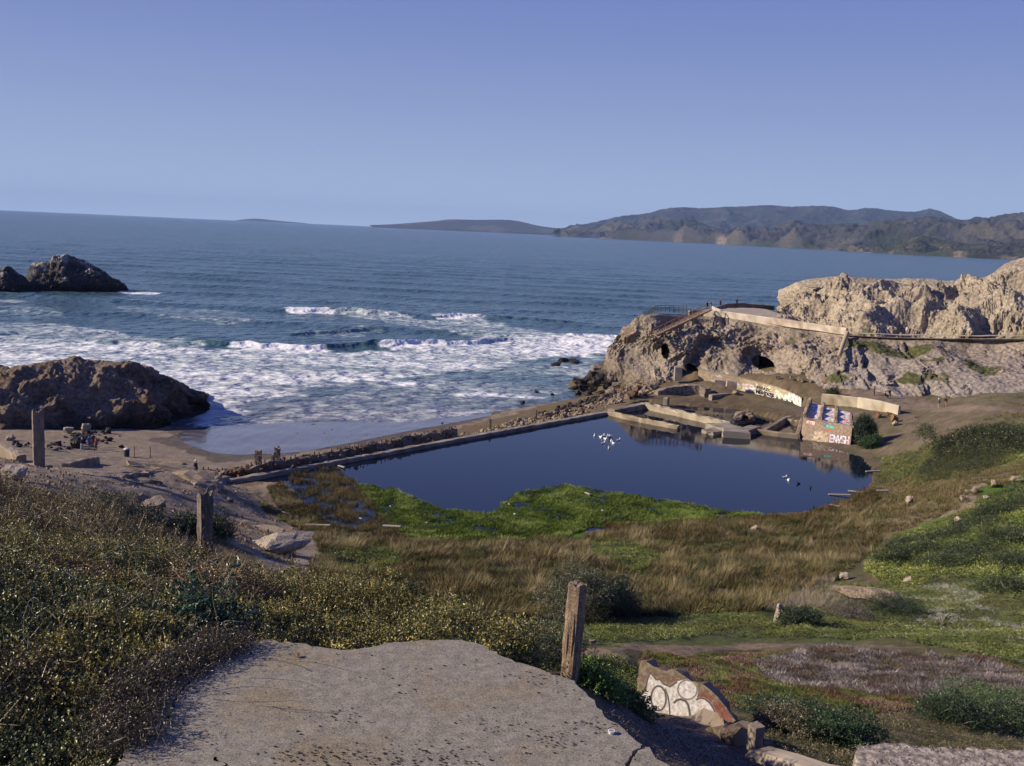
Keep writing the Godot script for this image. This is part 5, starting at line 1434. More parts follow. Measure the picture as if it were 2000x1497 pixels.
func build_ruins() -> void:
	var pale := Color(0.47, 0.41, 0.30)
	# walls standing in the far corner of the pool
	wall("pool_wall", "free-standing stained concrete wall in the pool, nearest the camera", PackedVector3Array([Vector3(16.81, 0.75, -169.36), Vector3(20.47, 0.75, -164.96), Vector3(24.22, 0.70, -161.55), Vector3(26.86, 0.65, -159.35)]), 0.8, -1.0, 0.3, Color(0.40, 0.33, 0.235))
	wall("pool_wall", "concrete wall across the far end of the pool's narrow basin", PackedVector3Array([Vector3(17.10, 0.80, -170.65), Vector3(20.18, 0.85, -174.24), Vector3(23.58, 0.90, -178.04)]), 1.6, -1.0, 0.1, Color(0.34, 0.30, 0.24))
	wall("pool_wall", "long stained concrete wall between the pool and the rear pond", PackedVector3Array([Vector3(23.42, 0.95, -178.25), Vector3(29.06, 0.95, -171.31), Vector3(33.24, 0.95, -165.56), Vector3(35.47, 0.95, -161.99)]), 1.4, -1.0, 0.28, pale)
	wall("landing", "broad concrete landing where the pool walls meet", PackedVector3Array([Vector3(33.29, 0.95, -161.47), Vector3(35.28, 0.95, -156.76), Vector3(34.97, 0.95, -153.81)]), 4.2, -1.0, 0.2, Color(0.36, 0.32, 0.26), "platform")
	wall("fallen_slab", "broken concrete slab tilted into the pool left of the landing", PackedVector3Array([Vector3(30.85, 0.55, -156.12), Vector3(32.55, 0.60, -157.51), Vector3(34.09, 0.75, -158.78)]), 2.4, -0.8, 0.35, Color(0.34, 0.3, 0.24), "slab")
	wall("pier", "concrete arm running from the landing to the rear bank", PackedVector3Array([Vector3(35.47, 0.90, -155.40), Vector3(37.47, 0.90, -157.94), Vector3(39.36, 0.90, -160.52)]), 2.0, -1.0, 0.08, Color(0.35, 0.31, 0.25), "platform")
	wall("tank_wall", "low front wall of the small tank left of the painted ruin", PackedVector3Array([Vector3(39.11, 0.75, -158.66), Vector3(42.06, 0.75, -156.82), Vector3(45.01, 0.75, -155.84)]), 0.8, -0.8, 0.06, Color(0.32, 0.27, 0.2))
	wall("tank_wall", "slanting left wall of the small tank by the painted ruin", PackedVector3Array([Vector3(40.41, 0.80, -158.70), Vector3(43.04, 0.85, -163.40), Vector3(46.28, 0.90, -169.46), Vector3(47.96, 0.95, -171.53), Vector3(50.88, 1.00, -175.48)]), 0.8, -0.6, 0.1, Color(0.33, 0.28, 0.21))
	wall("tank_wall", "right wall of the small tank against the painted ruin", PackedVector3Array([Vector3(44.76, 0.80, -155.54), Vector3(46.53, 0.90, -160.87), Vector3(49.43, 1.10, -169.62)]), 0.7, -0.6, 0.06, Color(0.32, 0.26, 0.19))
	wall("tank_wall", "rear wall of the small tank left of the painted ruin", PackedVector3Array([Vector3(46.30, 0.75, -169.80), Vector3(48.49, 0.80, -167.70)]), 0.6, -0.6, 0.05, Color(0.38, 0.34, 0.28))
	# retaining walls at the cliff's foot
	wall("curved_wall", "dark curved retaining wall below the caves, in shade", PackedVector3Array([Vector3(27.48, 1.25, -191.00), Vector3(29.34, 1.87, -192.00), Vector3(31.91, 2.23, -193.00), Vector3(34.44, 2.46, -193.50), Vector3(36.32, 2.52, -193.00), Vector3(37.35, 2.08, -191.00)]), 1.4, -0.3, 0.25, Color(0.29, 0.25, 0.21), "wall", "cliff")
	var shade := wall("stub_wall", "short painted wall stub below the cave mouth, left part", PackedVector3Array([Vector3(39.50, 3.22, -196.00), Vector3(41.49, 3.18, -195.50)]), 0.8, 0.8, 0.06, Color(0.33, 0.27, 0.24))
	shade = wall("stub_wall", "short painted wall stub below the cave mouth, right part", PackedVector3Array([Vector3(41.78, 3.29, -195.50), Vector3(43.58, 3.14, -195.00)]), 0.8, 0.8, 0.06, Color(0.34, 0.28, 0.25))
	wall("stone_pier", "small square masonry pier at the left of the dark cave mouth", PackedVector3Array([Vector3(32.11, 4.98, -200.00), Vector3(33.52, 5.04, -200.00)]), 1.6, 2.2, 0.05, Color(0.36, 0.31, 0.26), "pier")
	wall("fallen_beam", "concrete beam lying across rubble below the wall stubs", PackedVector3Array([Vector3(37.45, 1.30, -189.14), Vector3(41.39, 1.40, -191.45)]), 1.0, 0.2, 0.12, Color(0.33, 0.29, 0.24), "beam")
	wall("corner_block", "small concrete block on the corner of the pond wall", PackedVector3Array([Vector3(27.68, 1.60, -181.64), Vector3(28.37, 1.60, -181.25)]), 1.0, 0.2, 0.05, Color(0.33, 0.29, 0.24), "block")
	painted_wall()
	var white := thing("white_wall", "long cream-painted wall on the flat below the walkers", "wall")
	put("left_length", wall_mesh(PackedVector3Array([Vector3(54.94, 4.05, -178.00), Vector3(57.55, 4.13, -176.50), Vector3(60.31, 4.12, -174.50)]), 0.5, 2.2, 0.04, 0.8, Color(0.55, 0.48, 0.35)), mats.concrete, white)
	put("right_length", wall_mesh(PackedVector3Array([Vector3(60.23, 4.24, -174.30), Vector3(62.79, 4.28, -171.00), Vector3(64.83, 4.08, -167.50)]), 0.6, 1.7, 0.04, 0.8, Color(0.66, 0.59, 0.46)), mats.concrete, white)
	painted_ruin()


# ---- painted walls: a picture of paint marks computed stroke by stroke

func dab(im: Image, p: Vector2, r: float, c: Color) -> void:
	for y in range(maxi(0, int(p.y - r)), mini(im.get_height(), int(p.y + r) + 2)):
		for x in range(maxi(0, int(p.x - r)), mini(im.get_width(), int(p.x + r) + 2)):
			var k := clampf(r + 0.5 - Vector2(x, y).distance_to(p), 0, 1)
			if k > 0.0:
				im.set_pixel(x, y, im.get_pixel(x, y).lerp(c, k))


func stroke(im: Image, pts: PackedVector2Array, r: float, c: Color) -> void:
	for i in pts.size() - 1:
		var n := maxi(1, int(pts[i].distance_to(pts[i + 1]) / maxf(0.7, r * 0.5)))
		for k in n + 1:
			dab(im, pts[i].lerp(pts[i + 1], float(k) / n), r, c)


func letters(called: String, at: Vector2, w: float, h: float) -> Array:
	# block letters as strokes in a cell w x h
	var shapes := {
		"E": [[1, 0, 0, 0, 0, 1, 1, 1], [0, 0.5, 0.8, 0.5]], "N": [[0, 1, 0, 0, 1, 1, 1, 0]], "V": [[0, 0, 0.5, 1, 1, 0]], "U": [[0, 0, 0, 0.8, 0.5, 1, 1, 0.8, 1, 0]],
		"S": [[1, 0.1, 0.5, 0, 0, 0.2, 0.3, 0.5, 1, 0.7, 0.7, 1, 0, 0.9]], "H": [[0, 0, 0, 1], [1, 0, 1, 1], [0, 0.5, 1, 0.5]], "Y": [[0, 0, 0.5, 0.5, 1, 0], [0.5, 0.5, 0.5, 1]],
		"A": [[0, 1, 0.5, 0, 1, 1], [0.2, 0.65, 0.8, 0.65]], "M": [[0, 1, 0.1, 0, 0.5, 0.7, 0.9, 0, 1, 1]], "R": [[0, 1, 0, 0, 0.9, 0.1, 0.9, 0.4, 0, 0.5, 1, 1]], "O": [[0.5, 0, 0, 0.4, 0.2, 1, 0.8, 1, 1, 0.4, 0.5, 0]],
		"T": [[0, 0, 1, 0], [0.5, 0, 0.5, 1]], "Z": [[0, 0, 1, 0, 0, 1, 1, 1]], "K": [[0, 0, 0, 1], [1, 0, 0, 0.5, 1, 1]]}
	var out := []
	for i in called.length():
		for s in shapes[called[i]]:
			var line := PackedVector2Array()
			for k in range(0, s.size(), 2):
				line.append(at + Vector2((i * 1.22 + s[k]) * w, s[k + 1] * h))
			out.append(line)
	return out


func word(im: Image, called: String, at: Vector2, w: float, h: float, layers: Array) -> void:
	var lines := letters(called, at, w, h)
	for l in layers:
		for s in lines:
			stroke(im, s, l[0], l[1])


func picture(w: int, h: int, c0: Color, c1: Color, seed_: int) -> Image:
	# bare wall: mottled concrete
	var im := Image.create(w, h, false, Image.FORMAT_RGB8)
	var n := noise(0.04, 5, FastNoiseLite.TYPE_SIMPLEX, seed_)
	for y in h:
		for x in w:
			im.set_pixel(x, y, c0.lerp(c1, clampf(0.5 + n.get_noise_2d(x, y) * 1.3, 0, 1)))
	return im


# years of weather: paint flaked and faded in patches, down to the wall
func weather(im: Image, bare: Color, seed_: int, most := 0.75) -> void:
	var n := noise(0.05, 5, FastNoiseLite.TYPE_SIMPLEX, seed_)
	var r := RandomNumberGenerator.new()
	r.seed = seed_
	for y in im.get_height():
		for x in im.get_width():
			var k := clampf(0.12 + n.get_noise_2d(x, y * 0.6) * 1.1 + r.randf_range(-0.12, 0.12), 0.0, most)
			im.set_pixel(x, y, im.get_pixel(x, y).lerp(bare, k))


func picture_material(called: String, im: Image) -> StandardMaterial3D:
	var m := StandardMaterial3D.new()
	m.resource_name = called
	m.albedo_texture = ImageTexture.create_from_image(im)
	m.roughness = 0.85
	m.metallic_specular = 0.3
	m.texture_repeat = false
	m.cull_mode = BaseMaterial3D.CULL_DISABLED
	mats[called] = m
	return m


# a slab between four front corners (bottom left, bottom right, top right, top left), its front carrying the picture
func slab_mesh(a: Vector3, b: Vector3, c: Vector3, d: Vector3, back: Vector3) -> ArrayMesh:
	var st := new_tool()
	var quad := func(p: Array, uv: Array) -> void:
		st.set_smooth_group(-1)
		for k in [0, 3, 2, 0, 2, 1]:
			st.set_uv(uv[k])
			st.add_vertex(p[k])
	var e := [Vector2(0.02, 0.97), Vector2(0.03, 0.97), Vector2(0.03, 0.96), Vector2(0.02, 0.96)]
	quad.call([a, b, c, d], [Vector2(0, 1), Vector2(1, 1), Vector2(1, 0), Vector2(0, 0)])
	quad.call([d, c, c + back, d + back], e)
	quad.call([a + back, a, d, d + back], e)
	quad.call([b, b + back, c + back, c], e)
	return done(st)


func painted_wall() -> void:
	var im := picture(512, 64, Color(0.72, 0.66, 0.55), Color(0.62, 0.55, 0.45), 521)
	var r := RandomNumberGenerator.new()
	r.seed = 5
	var paints := [Color(0.88, 0.9, 0.9), Color(0.62, 0.8, 0.82), Color(0.8, 0.88, 0.7), Color(0.85, 0.68, 0.68), Color(0.75, 0.82, 0.9)]
	for k in 150:
		var x := r.randf_range(60, 505)
		var y := r.randf_range(14, 58)
		stroke(im, PackedVector2Array([Vector2(x, y), Vector2(x + r.randf_range(-16, 16), y + r.randf_range(-8, 8))]), r.randf_range(2, 6), paints[r.randi_range(0, 4)])
	word(im, "MRAZK", Vector2(232, 18), 11, 12, [[1.8, Color(0.1, 0.1, 0.14)]])
	word(im, "NEHTAZS", Vector2(230, 38), 10, 14, [[2.6, Color(0.08, 0.08, 0.12)]])
	word(im, "YOUR", Vector2(330, 24), 14, 20, [[3.0, Color(0.5, 0.7, 0.55)], [1.4, Color(0.92, 0.94, 0.9)]])
	for k in 60:
		var x := r.randf_range(400, 508)
		var y := r.randf_range(8, 60)
		stroke(im, PackedVector2Array([Vector2(x, y), Vector2(x + r.randf_range(-10, 10), y + r.randf_range(-10, 10))]), r.randf_range(3, 7), Color(0.8, 0.88, 0.92))
	weather(im, Color(0.66, 0.6, 0.5), 523, 0.6)
	var m := picture_material("painted_wall", im)
	var root := thing("painted_wall", "long retaining wall covered in pale graffiti with black lettering", "wall")
	var tops := PackedVector3Array([Vector3(36.81, 4.57, -200.00), Vector3(40.21, 4.11, -198.50), Vector3(44.86, 3.59, -196.50), Vector3(48.30, 3.20, -194.00), Vector3(50.59, 2.94, -190.50), Vector3(52.21, 2.59, -187.00), Vector3(53.41, 2.10, -185.00)])
	var feet := PackedVector3Array([Vector3(36.92, 2.93, -200.00), Vector3(40.35, 2.28, -198.50), Vector3(45.03, 1.47, -196.50), Vector3(48.46, 1.21, -194.00), Vector3(50.74, 1.08, -190.50), Vector3(52.35, 0.95, -187.00), Vector3(53.58, 0.19, -185.00)])
	var st := new_tool()
	st.set_smooth_group(-1)
	for i in tops.size() - 1:
		var u0 := float(i) / (tops.size() - 1)
		var u1 := float(i + 1) / (tops.size() - 1)
		var back := Vector3(0.25, 0, -2.4)
		var q := [feet[i] - Vector3(0, 0.6, 0), feet[i + 1] - Vector3(0, 0.6, 0), tops[i + 1], tops[i]]
		var uv := [Vector2(u0, 1), Vector2(u1, 1), Vector2(u1, 0), Vector2(u0, 0)]
		for k in [0, 3, 2, 0, 2, 1]:
			st.set_uv(uv[k])
			st.add_vertex(q[k])
		q = [tops[i], tops[i + 1], tops[i + 1] + back, tops[i] + back]
		for k in [0, 3, 2, 0, 2, 1]:
			st.set_uv(Vector2(0.05, 0.03))
			st.add_vertex(q[k])
	put("face", done(st), m, root)


func painted_ruin() -> void:
	var root := thing("painted_ruin", "concrete ruin with sloping bays and a white graffiti tag, at the pool's right corner", "ruin")
	var brown := Color(0.45, 0.37, 0.29)
	var im := picture(320, 150, Color(0.62, 0.56, 0.48), Color(0.53, 0.46, 0.39), 531)
	var r := RandomNumberGenerator.new()
	r.seed = 9
	for k in 90:
		var p := Vector2(r.randf_range(80, 200), r.randf_range(60, 145))
		stroke(im, PackedVector2Array([p, p + Vector2(r.randf_range(-22, 22), r.randf_range(-6, 6))]), r.randf_range(3, 9), Color(0.78, 0.72, 0.62).lerp(Color(0.7, 0.63, 0.52), r.randf()))
	word(im, "AYO", Vector2(16, 6), 15, 17, [[4.5, Color(0.85, 0.55, 0.55)], [2.4, Color(0.93, 0.85, 0.83)]])
	word(im, "TS", Vector2(128, 8), 14, 15, [[4.0, Color(0.2, 0.3, 0.4)], [2.0, Color(0.45, 0.6, 0.66)]])
	stroke(im, PackedVector2Array([Vector2(150, 40), Vector2(200, 42)]), 4, Color(0.72, 0.42, 0.28))
	word(im, "RUSH", Vector2(152, 14), 10, 12, [[4.5, Color(0.2, 0.58, 0.52)], [1.5, Color(0.55, 0.78, 0.72)]])
	word(im, "ENVSH", Vector2(182, 66), 21, 48, [[11, Color(0.74, 0.5, 0.46)], [7.5, Color(0.24, 0.1, 0.15)], [5.0, Color(0.86, 0.87, 0.9)]])
	for s in [[200, 70, 206, 104], [226, 66, 240, 110], [262, 72, 268, 108], [284, 84, 300, 88]]:
		stroke(im, PackedVector2Array([Vector2(s[0], s[1]), Vector2(s[2], s[3])]), 1.3, Color(0.5, 0.55, 0.66))
	weather(im, Color(0.55, 0.48, 0.41), 533, 0.6)
	var front := picture_material("ruin_front", im)
	# front wall
	var a := Vector3(45.386, 0.125, -155.000)
	var b := Vector3(51.711, 0.336, -151.500)
	var c := Vector3(52.292, 2.682, -153.000)
	var d := Vector3(46.152, 2.986, -157.200)
	a.y -= 0.8
	b.y -= 0.8
	put("front_wall", slab_mesh(a, b, c, d, Vector3(0.1, 0.0, -1.2)), front, root)
	# sloping floor of the bays
	var im2 := picture(256, 160, Color(0.85, 0.81, 0.78), Color(0.7, 0.66, 0.64), 541)
	var paints := [Color(0.86, 0.86, 0.9), Color(0.78, 0.77, 0.78), Color(0.75, 0.5, 0.54), Color(0.72, 0.72, 0.72), Color(0.8, 0.72, 0.74), Color(0.4, 0.4, 0.48), Color(0.88, 0.84, 0.8)]
	for k in 150:
		var p := Vector2(r.randf_range(0, 256), r.randf_range(0, 160))
		stroke(im2, PackedVector2Array([p, p + Vector2(r.randf_range(-14, 14), r.randf_range(-10, 10)), p + Vector2(r.randf_range(-14, 14), r.randf_range(-10, 10))]), r.randf_range(1.5, 5), paints[r.randi_range(0, 6)])
	word(im2, "SAM", Vector2(90, 30), 16, 26, [[4.5, Color(0.2, 0.2, 0.3)], [2.2, Color(0.86, 0.86, 0.92)]])
	word(im2, "OK", Vector2(196, 110), 16, 26, [[4.5, Color(0.66, 0.18, 0.26)], [2.0, Color(0.9, 0.82, 0.84)]])
	weather(im2, Color(0.62, 0.57, 0.52), 543, 0.7)
	var floor_m := picture_material("ruin_floor", im2)
	var back_l := Vector3(48.840, 4.485, -164.000)
	var back_r := Vector3(54.136, 3.821, -160.000)
	put("bay_floor", slab_mesh(d + Vector3(0.1, -0.03, -1.0), c + Vector3(0.1, -0.03, -1.0), back_r, back_l, Vector3(0, -0.8, 0)), floor_m, root)
	# four fins between the bays, broken along the top
	for k in 4:
		var t := k / 3.0
		var f := d.lerp(c, t) + Vector3(0.1, 0, -0.6)
		var g := back_l.lerp(back_r, t)
		if k == 3:
			g = f.lerp(g, 0.72)
		var pts := PackedVector3Array()
		for s in 7:
			var q := f.lerp(g, s / 6.0)
			q.y += 0.42 + (0.22 if s % 2 == 0 else -0.26) * (1.0 if k > 0 else 0.2) - (0.3 if k == 3 else 0.0) + (0.35 if k == 0 else 0.0)
			pts.append(q)
		put("fin", wall_mesh(pts, 0.55, 0.8, 0.12, 0.4, Color(0.36, 0.28, 0.21)), mats.concrete, root)
	put("sill", wall_mesh(PackedVector3Array([d + Vector3(0, 0.12, -0.4), c + Vector3(0.5, 0.12, -0.4)]), 0.9, d.y - 1.0, 0.1, 0.5, Color(0.37, 0.3, 0.23)), mats.concrete, root)
	put("side_wall", wall_mesh(PackedVector3Array([c + Vector3(0.1, -0.1, -0.4), back_r + Vector3(0.2, -0.2, 0)]), 0.5, 0.3, 0.1, 0.5, Color(0.3, 0.22, 0.16)), mats.concrete, root)


func build_overlook() -> void:
	var white := Color(0.74, 0.66, 0.53)
	wall("parapet", "long cream parapet running down along the front of the overlook", PackedVector3Array([Vector3(41.56, 14.78, -223.50), Vector3(45.31, 14.84, -222.00), Vector3(51.89, 14.49, -217.50), Vector3(58.92, 14.15, -211.00), Vector3(66.66, 13.81, -203.50)]), 0.9, 12.0, 0.05, white)
	wall("rear_parapet", "dark low parapet along the sea side of the overlook", PackedVector3Array([Vector3(46.44, 14.76, -236.00), Vector3(51.89, 14.85, -250.00), Vector3(57.61, 14.81, -256.00), Vector3(65.49, 14.37, -258.00)]), 0.6, 13.2, 0.05, Color(0.33, 0.28, 0.23))
	wall("landing_wall", "white-ended landing wall at the head of the cliff stairs", PackedVector3Array([Vector3(46.48, 14.71, -240.00), Vector3(45.90, 14.79, -232.00), Vector3(45.47, 14.92, -224.00)]), 0.7, 13.0, 0.04, Color(0.6, 0.55, 0.46))
	wall("brow_wall", "low wall on the cliff brow left of the stair head", PackedVector3Array([Vector3(38.10, 14.67, -223.00), Vector3(41.87, 14.87, -224.00)]), 0.7, 13.0, 0.05, Color(0.3, 0.26, 0.21))
	wall("summit_block", "flat slab of masonry lying on the upper cliff's left top", PackedVector3Array([Vector3(68.78, 20.09, -241.00), Vector3(71.27, 20.34, -240.50)]), 1.6, 20.0, 0.06, Color(0.3, 0.26, 0.22), "slab")
	var pt := PackedVector3Array([Vector3(66.25, 13.01, -202.00), Vector3(64.18, 11.16, -197.50), Vector3(62.16, 9.11, -193.00)])
	var st := new_tool()
	tube_into(st, pt, PackedFloat32Array([0.42, 0.42, 0.4]), 8, Color(0.45, 0.36, 0.25))
	tag(put("drain_pipe", done(st), mats.concrete), "pale pipe running down the cliff from the parapet's end", "pipe")
	# stairs down the seaward face
	var stairs := thing("cliff_stairs", "long stairway with rails slanting down the point's face", "stairs")
	var head := Vector3(42.066, 15.068, -221.500)
	var foot := Vector3(28.801, 10.040, -209.000)
	var along_ := (foot - head)
	var flat := Vector3(along_.x, 0, along_.z).normalized()
	var side := Vector3(-flat.z, 0, flat.x)
	for s in [-1.0, 1.0]:
		var q := new_tool()
		var w: Vector3 = side * s * 0.75
		tube_into(q, PackedVector3Array([head + w, foot + w]), PackedFloat32Array([0.24, 0.24]), 4, Color(0.38, 0.22, 0.14))
		put("stringer", done(q), mats.wood, stairs)
		q = new_tool()
		tube_into(q, PackedVector3Array([head + w + Vector3(0, 1, 0), foot + w + Vector3(0, 1, 0)]), PackedFloat32Array([0.09, 0.09]), 5, Color(0.34, 0.2, 0.13))
		for k in 9:
			var p: Vector3 = head.lerp(foot, k / 8.0) + w
			tube_into(q, PackedVector3Array([p, p + Vector3(0, 1, 0)]), PackedFloat32Array([0.07, 0.07]), 5, Color(0.3, 0.18, 0.12))
		put("railing", done(q), mats.wood, stairs)
	var step := new_tool()
	step.set_color(Color(0.4, 0.33, 0.25))
	box_into(step, Transform3D.IDENTITY, Vector3(0.5, 0.12, 1.4), 0.02)
	var sm := done(step)
	for k in 26:
		var o := put("step", sm, mats.concrete, stairs)
		o.position = head.lerp(foot, (k + 0.5) / 26.0) + Vector3(0, 0.1, 0)
		o.rotation.y = -atan2(flat.z, flat.x)
	for k in 3:
		var q := new_tool()
		var p := head.lerp(foot, 0.3 + 0.25 * k)
		tube_into(q, PackedVector3Array([p, p + Vector3(0, -3.0, -0.6)]), PackedFloat32Array([0.16, 0.16]), 5, Color(0.3, 0.25, 0.2))
		put("support", done(q), mats.wood, stairs)
	# fence round the point's brow
	var fence := thing("brow_fence", "grey post and rail fence round the brow of the point", "fence")
	var line := PackedVector3Array([Vector3(27.60, 13.08, -219.00), Vector3(29.10, 13.81, -219.00), Vector3(30.88, 14.39, -221.00), Vector3(34.15, 14.46, -222.00), Vector3(37.11, 14.55, -221.00)])
	var rails := []
	for h in [0.35, 0.7, 1.1]:
		var q := new_tool()
		var pp := PackedVector3Array()
		var rr := PackedFloat32Array()
		for v in line:
			pp.append(v + Vector3(0, h, 0))
			rr.append(0.06)
		tube_into(q, pp, rr, 5, Color(0.16, 0.14, 0.13))
		put("rail", done(q), mats.wood, fence)
	var pm := post_mesh(1.6, 0.16, 0.16, 551, Color(0.15, 0.13, 0.12), 0.05, 3, 6)
	for k in 15:
		put("post", pm, mats.wood, fence).position = along(line, k / 14.0) - Vector3(0, 0.4, 0)


func build_left_ruins() -> void:
	# tall pillar on a broken footing
	var p := thing("tall_pillar", "tall broken concrete pillar with bent iron at its top, left of the beach", "pillar", on_ground(Vector3(-41.694, 7.423, -88.000), -0.3), 0.55)
	put("shaft", post_mesh(5.3, 0.95, 0.8, 561, Color(0.27, 0.225, 0.18), 0.06, 20, 12, 0.5), mats.fine_concrete, p)
	for k in 6:
		var st := new_tool()
		var a := rng.randf() * TAU
		var b := Vector3(cos(a) * 0.3, 5.1, sin(a) * 0.3)
		tube_into(st, PackedVector3Array([b, b + Vector3(rng.randf_range(-0.2, 0.1), 0.3, 0), b + Vector3(rng.randf_range(-0.4, 0.2), 0.5, rng.randf_range(-0.2, 0.2))]), PackedFloat32Array([0.035, 0.035, 0.03]), 5)
		put("iron_bar", done(st), mats.iron, p)
	wall("footing", "low broken concrete footing running from the tall pillar to the gully", PackedVector3Array([Vector3(-43.10, 7.32, -90.00), Vector3(-40.36, 7.67, -87.00), Vector3(-37.45, 7.95, -83.00), Vector3(-34.92, 8.25, -79.00)]), 1.6, 7.0, 0.25, Color(0.34, 0.26, 0.18))
	wall("graffiti_footing", "short grey wall with faint paint at the left edge above the beach", PackedVector3Array([Vector3(-58.10, 6.44, -104.00), Vector3(-52.78, 7.06, -100.00), Vector3(-49.11, 7.13, -97.00), Vector3(-46.26, 7.00, -94.00)]), 0.8, 5.0, 0.15, Color(0.33, 0.27, 0.21))
	wall("ledge", "low concrete kerb crossing the ruined floor toward the gully", PackedVector3Array([Vector3(-39.90, 6.51, -90.00), Vector3(-36.16, 7.54, -84.00), Vector3(-33.12, 8.33, -79.00), Vector3(-30.56, 8.83, -75.00)]), 0.8, 6.5, 0.12, Color(0.33, 0.27, 0.2))
	wall("ledge", "broken kerb between the ruined floor and the beach", PackedVector3Array([Vector3(-42.79, 5.95, -96.00), Vector3(-43.01, 5.44, -100.00), Vector3(-43.33, 4.80, -104.00)]), 0.9, 3.0, 0.15, Color(0.3, 0.25, 0.19))
	wall("rock_shelf", "thin sandstone shelf casting a shadow in the ruined floor, upper", PackedVector3Array([Vector3(-36.51, 6.53, -88.00), Vector3(-36.26, 6.04, -92.00), Vector3(-35.71, 5.16, -97.00), Vector3(-35.09, 4.50, -101.00)]), 1.6, 3.0, 0.4, Color(0.3, 0.245, 0.18), "ledge", "cliff")
	wall("rock_shelf", "thin sandstone shelf in the ruined floor nearest the gully", PackedVector3Array([Vector3(-34.21, 7.09, -84.00), Vector3(-33.78, 6.42, -88.00), Vector3(-33.28, 5.44, -93.00)]), 1.4, 4.0, 0.4, Color(0.3, 0.245, 0.18), "ledge", "cliff")
	wall("rock_shelf", "stepped sandstone shelf below the man in the white hat", PackedVector3Array([Vector3(-40.66, 3.74, -106.00), Vector3(-38.83, 3.19, -107.00), Vector3(-36.28, 2.81, -106.00), Vector3(-34.41, 2.83, -104.00)]), 2.0, 1.0, 0.4, Color(0.3, 0.24, 0.17), "ledge", "cliff")
	# ragged post
	p = thing("ragged_post", "ragged grey timber post with split top above the left bushes", "post", on_ground(Vector3(-7.806, 21.628, -25.500), -0.3), 0.7)
	put("shaft", post_mesh(3.2, 0.33, 0.32, 571, Color(0.2, 0.165, 0.135), 0.13, 26, 14, 0.7), mats.wood, p)
	var st2 := new_tool()
	for k in 5:
		tube_into(st2, PackedVector3Array([Vector3(-0.12 + 0.05 * k, 3.0, 0.05), Vector3(-0.13 + 0.055 * k, 3.22 + 0.05 * (k % 2), 0.03)]), PackedFloat32Array([0.025, 0.006]), 5, Color(0.2, 0.17, 0.14))
	put("splinters", done(st2), mats.wood, p)
	# bin and stakes on the beach
	var bin := thing("bin", "dark round bin with a pale lid standing on the beach", "bin", on_ground(Vector3(-48.00, -0.08, -124.66)))
	var st := new_tool()
	tube_into(st, PackedVector3Array([Vector3.ZERO, Vector3(0, 0.1, 0), Vector3(0, 0.95, 0)]), PackedFloat32Array([0.3, 0.33, 0.36]), 14)
	put("drum", done(st), plain_material("bin_paint", Color(0.03, 0.045, 0.06), 0.6), bin)
	st = new_tool()
	tube_into(st, PackedVector3Array([Vector3(0, 0.95, 0), Vector3(0, 1.0, 0), Vector3(0, 1.12, 0), Vector3(0, 1.15, 0)]), PackedFloat32Array([0.38, 0.38, 0.25, 0.05]), 14)
	put("lid", done(st), plain_material("lid_paint", Color(0.5, 0.5, 0.48), 0.6), bin)
	for q in [[Vector3(-46.85, -0.06, -124.16), "thin iron stake standing in the sand just right of the bin"], [Vector3(-45.52, -0.34, -125.99), "thin iron stake in a lump of concrete, right of the bin and its stake"]]:
		var s := thing("stake", q[1], "stake", on_ground(q[0]))
		st = new_tool()
		tube_into(st, PackedVector3Array([Vector3(0, -0.3, 0), Vector3(0.02, 0.9, 0), Vector3(0, 1.5, 0)]), PackedFloat32Array([0.05, 0.045, 0.04]), 6)
		put("rod", done(st), mats.iron, s)
		put("base", rocks[3], mats.grey_stone, s).scale = Vector3(0.6, 0.55, 0.6)



# ---------------------------------------------------------------- foreground

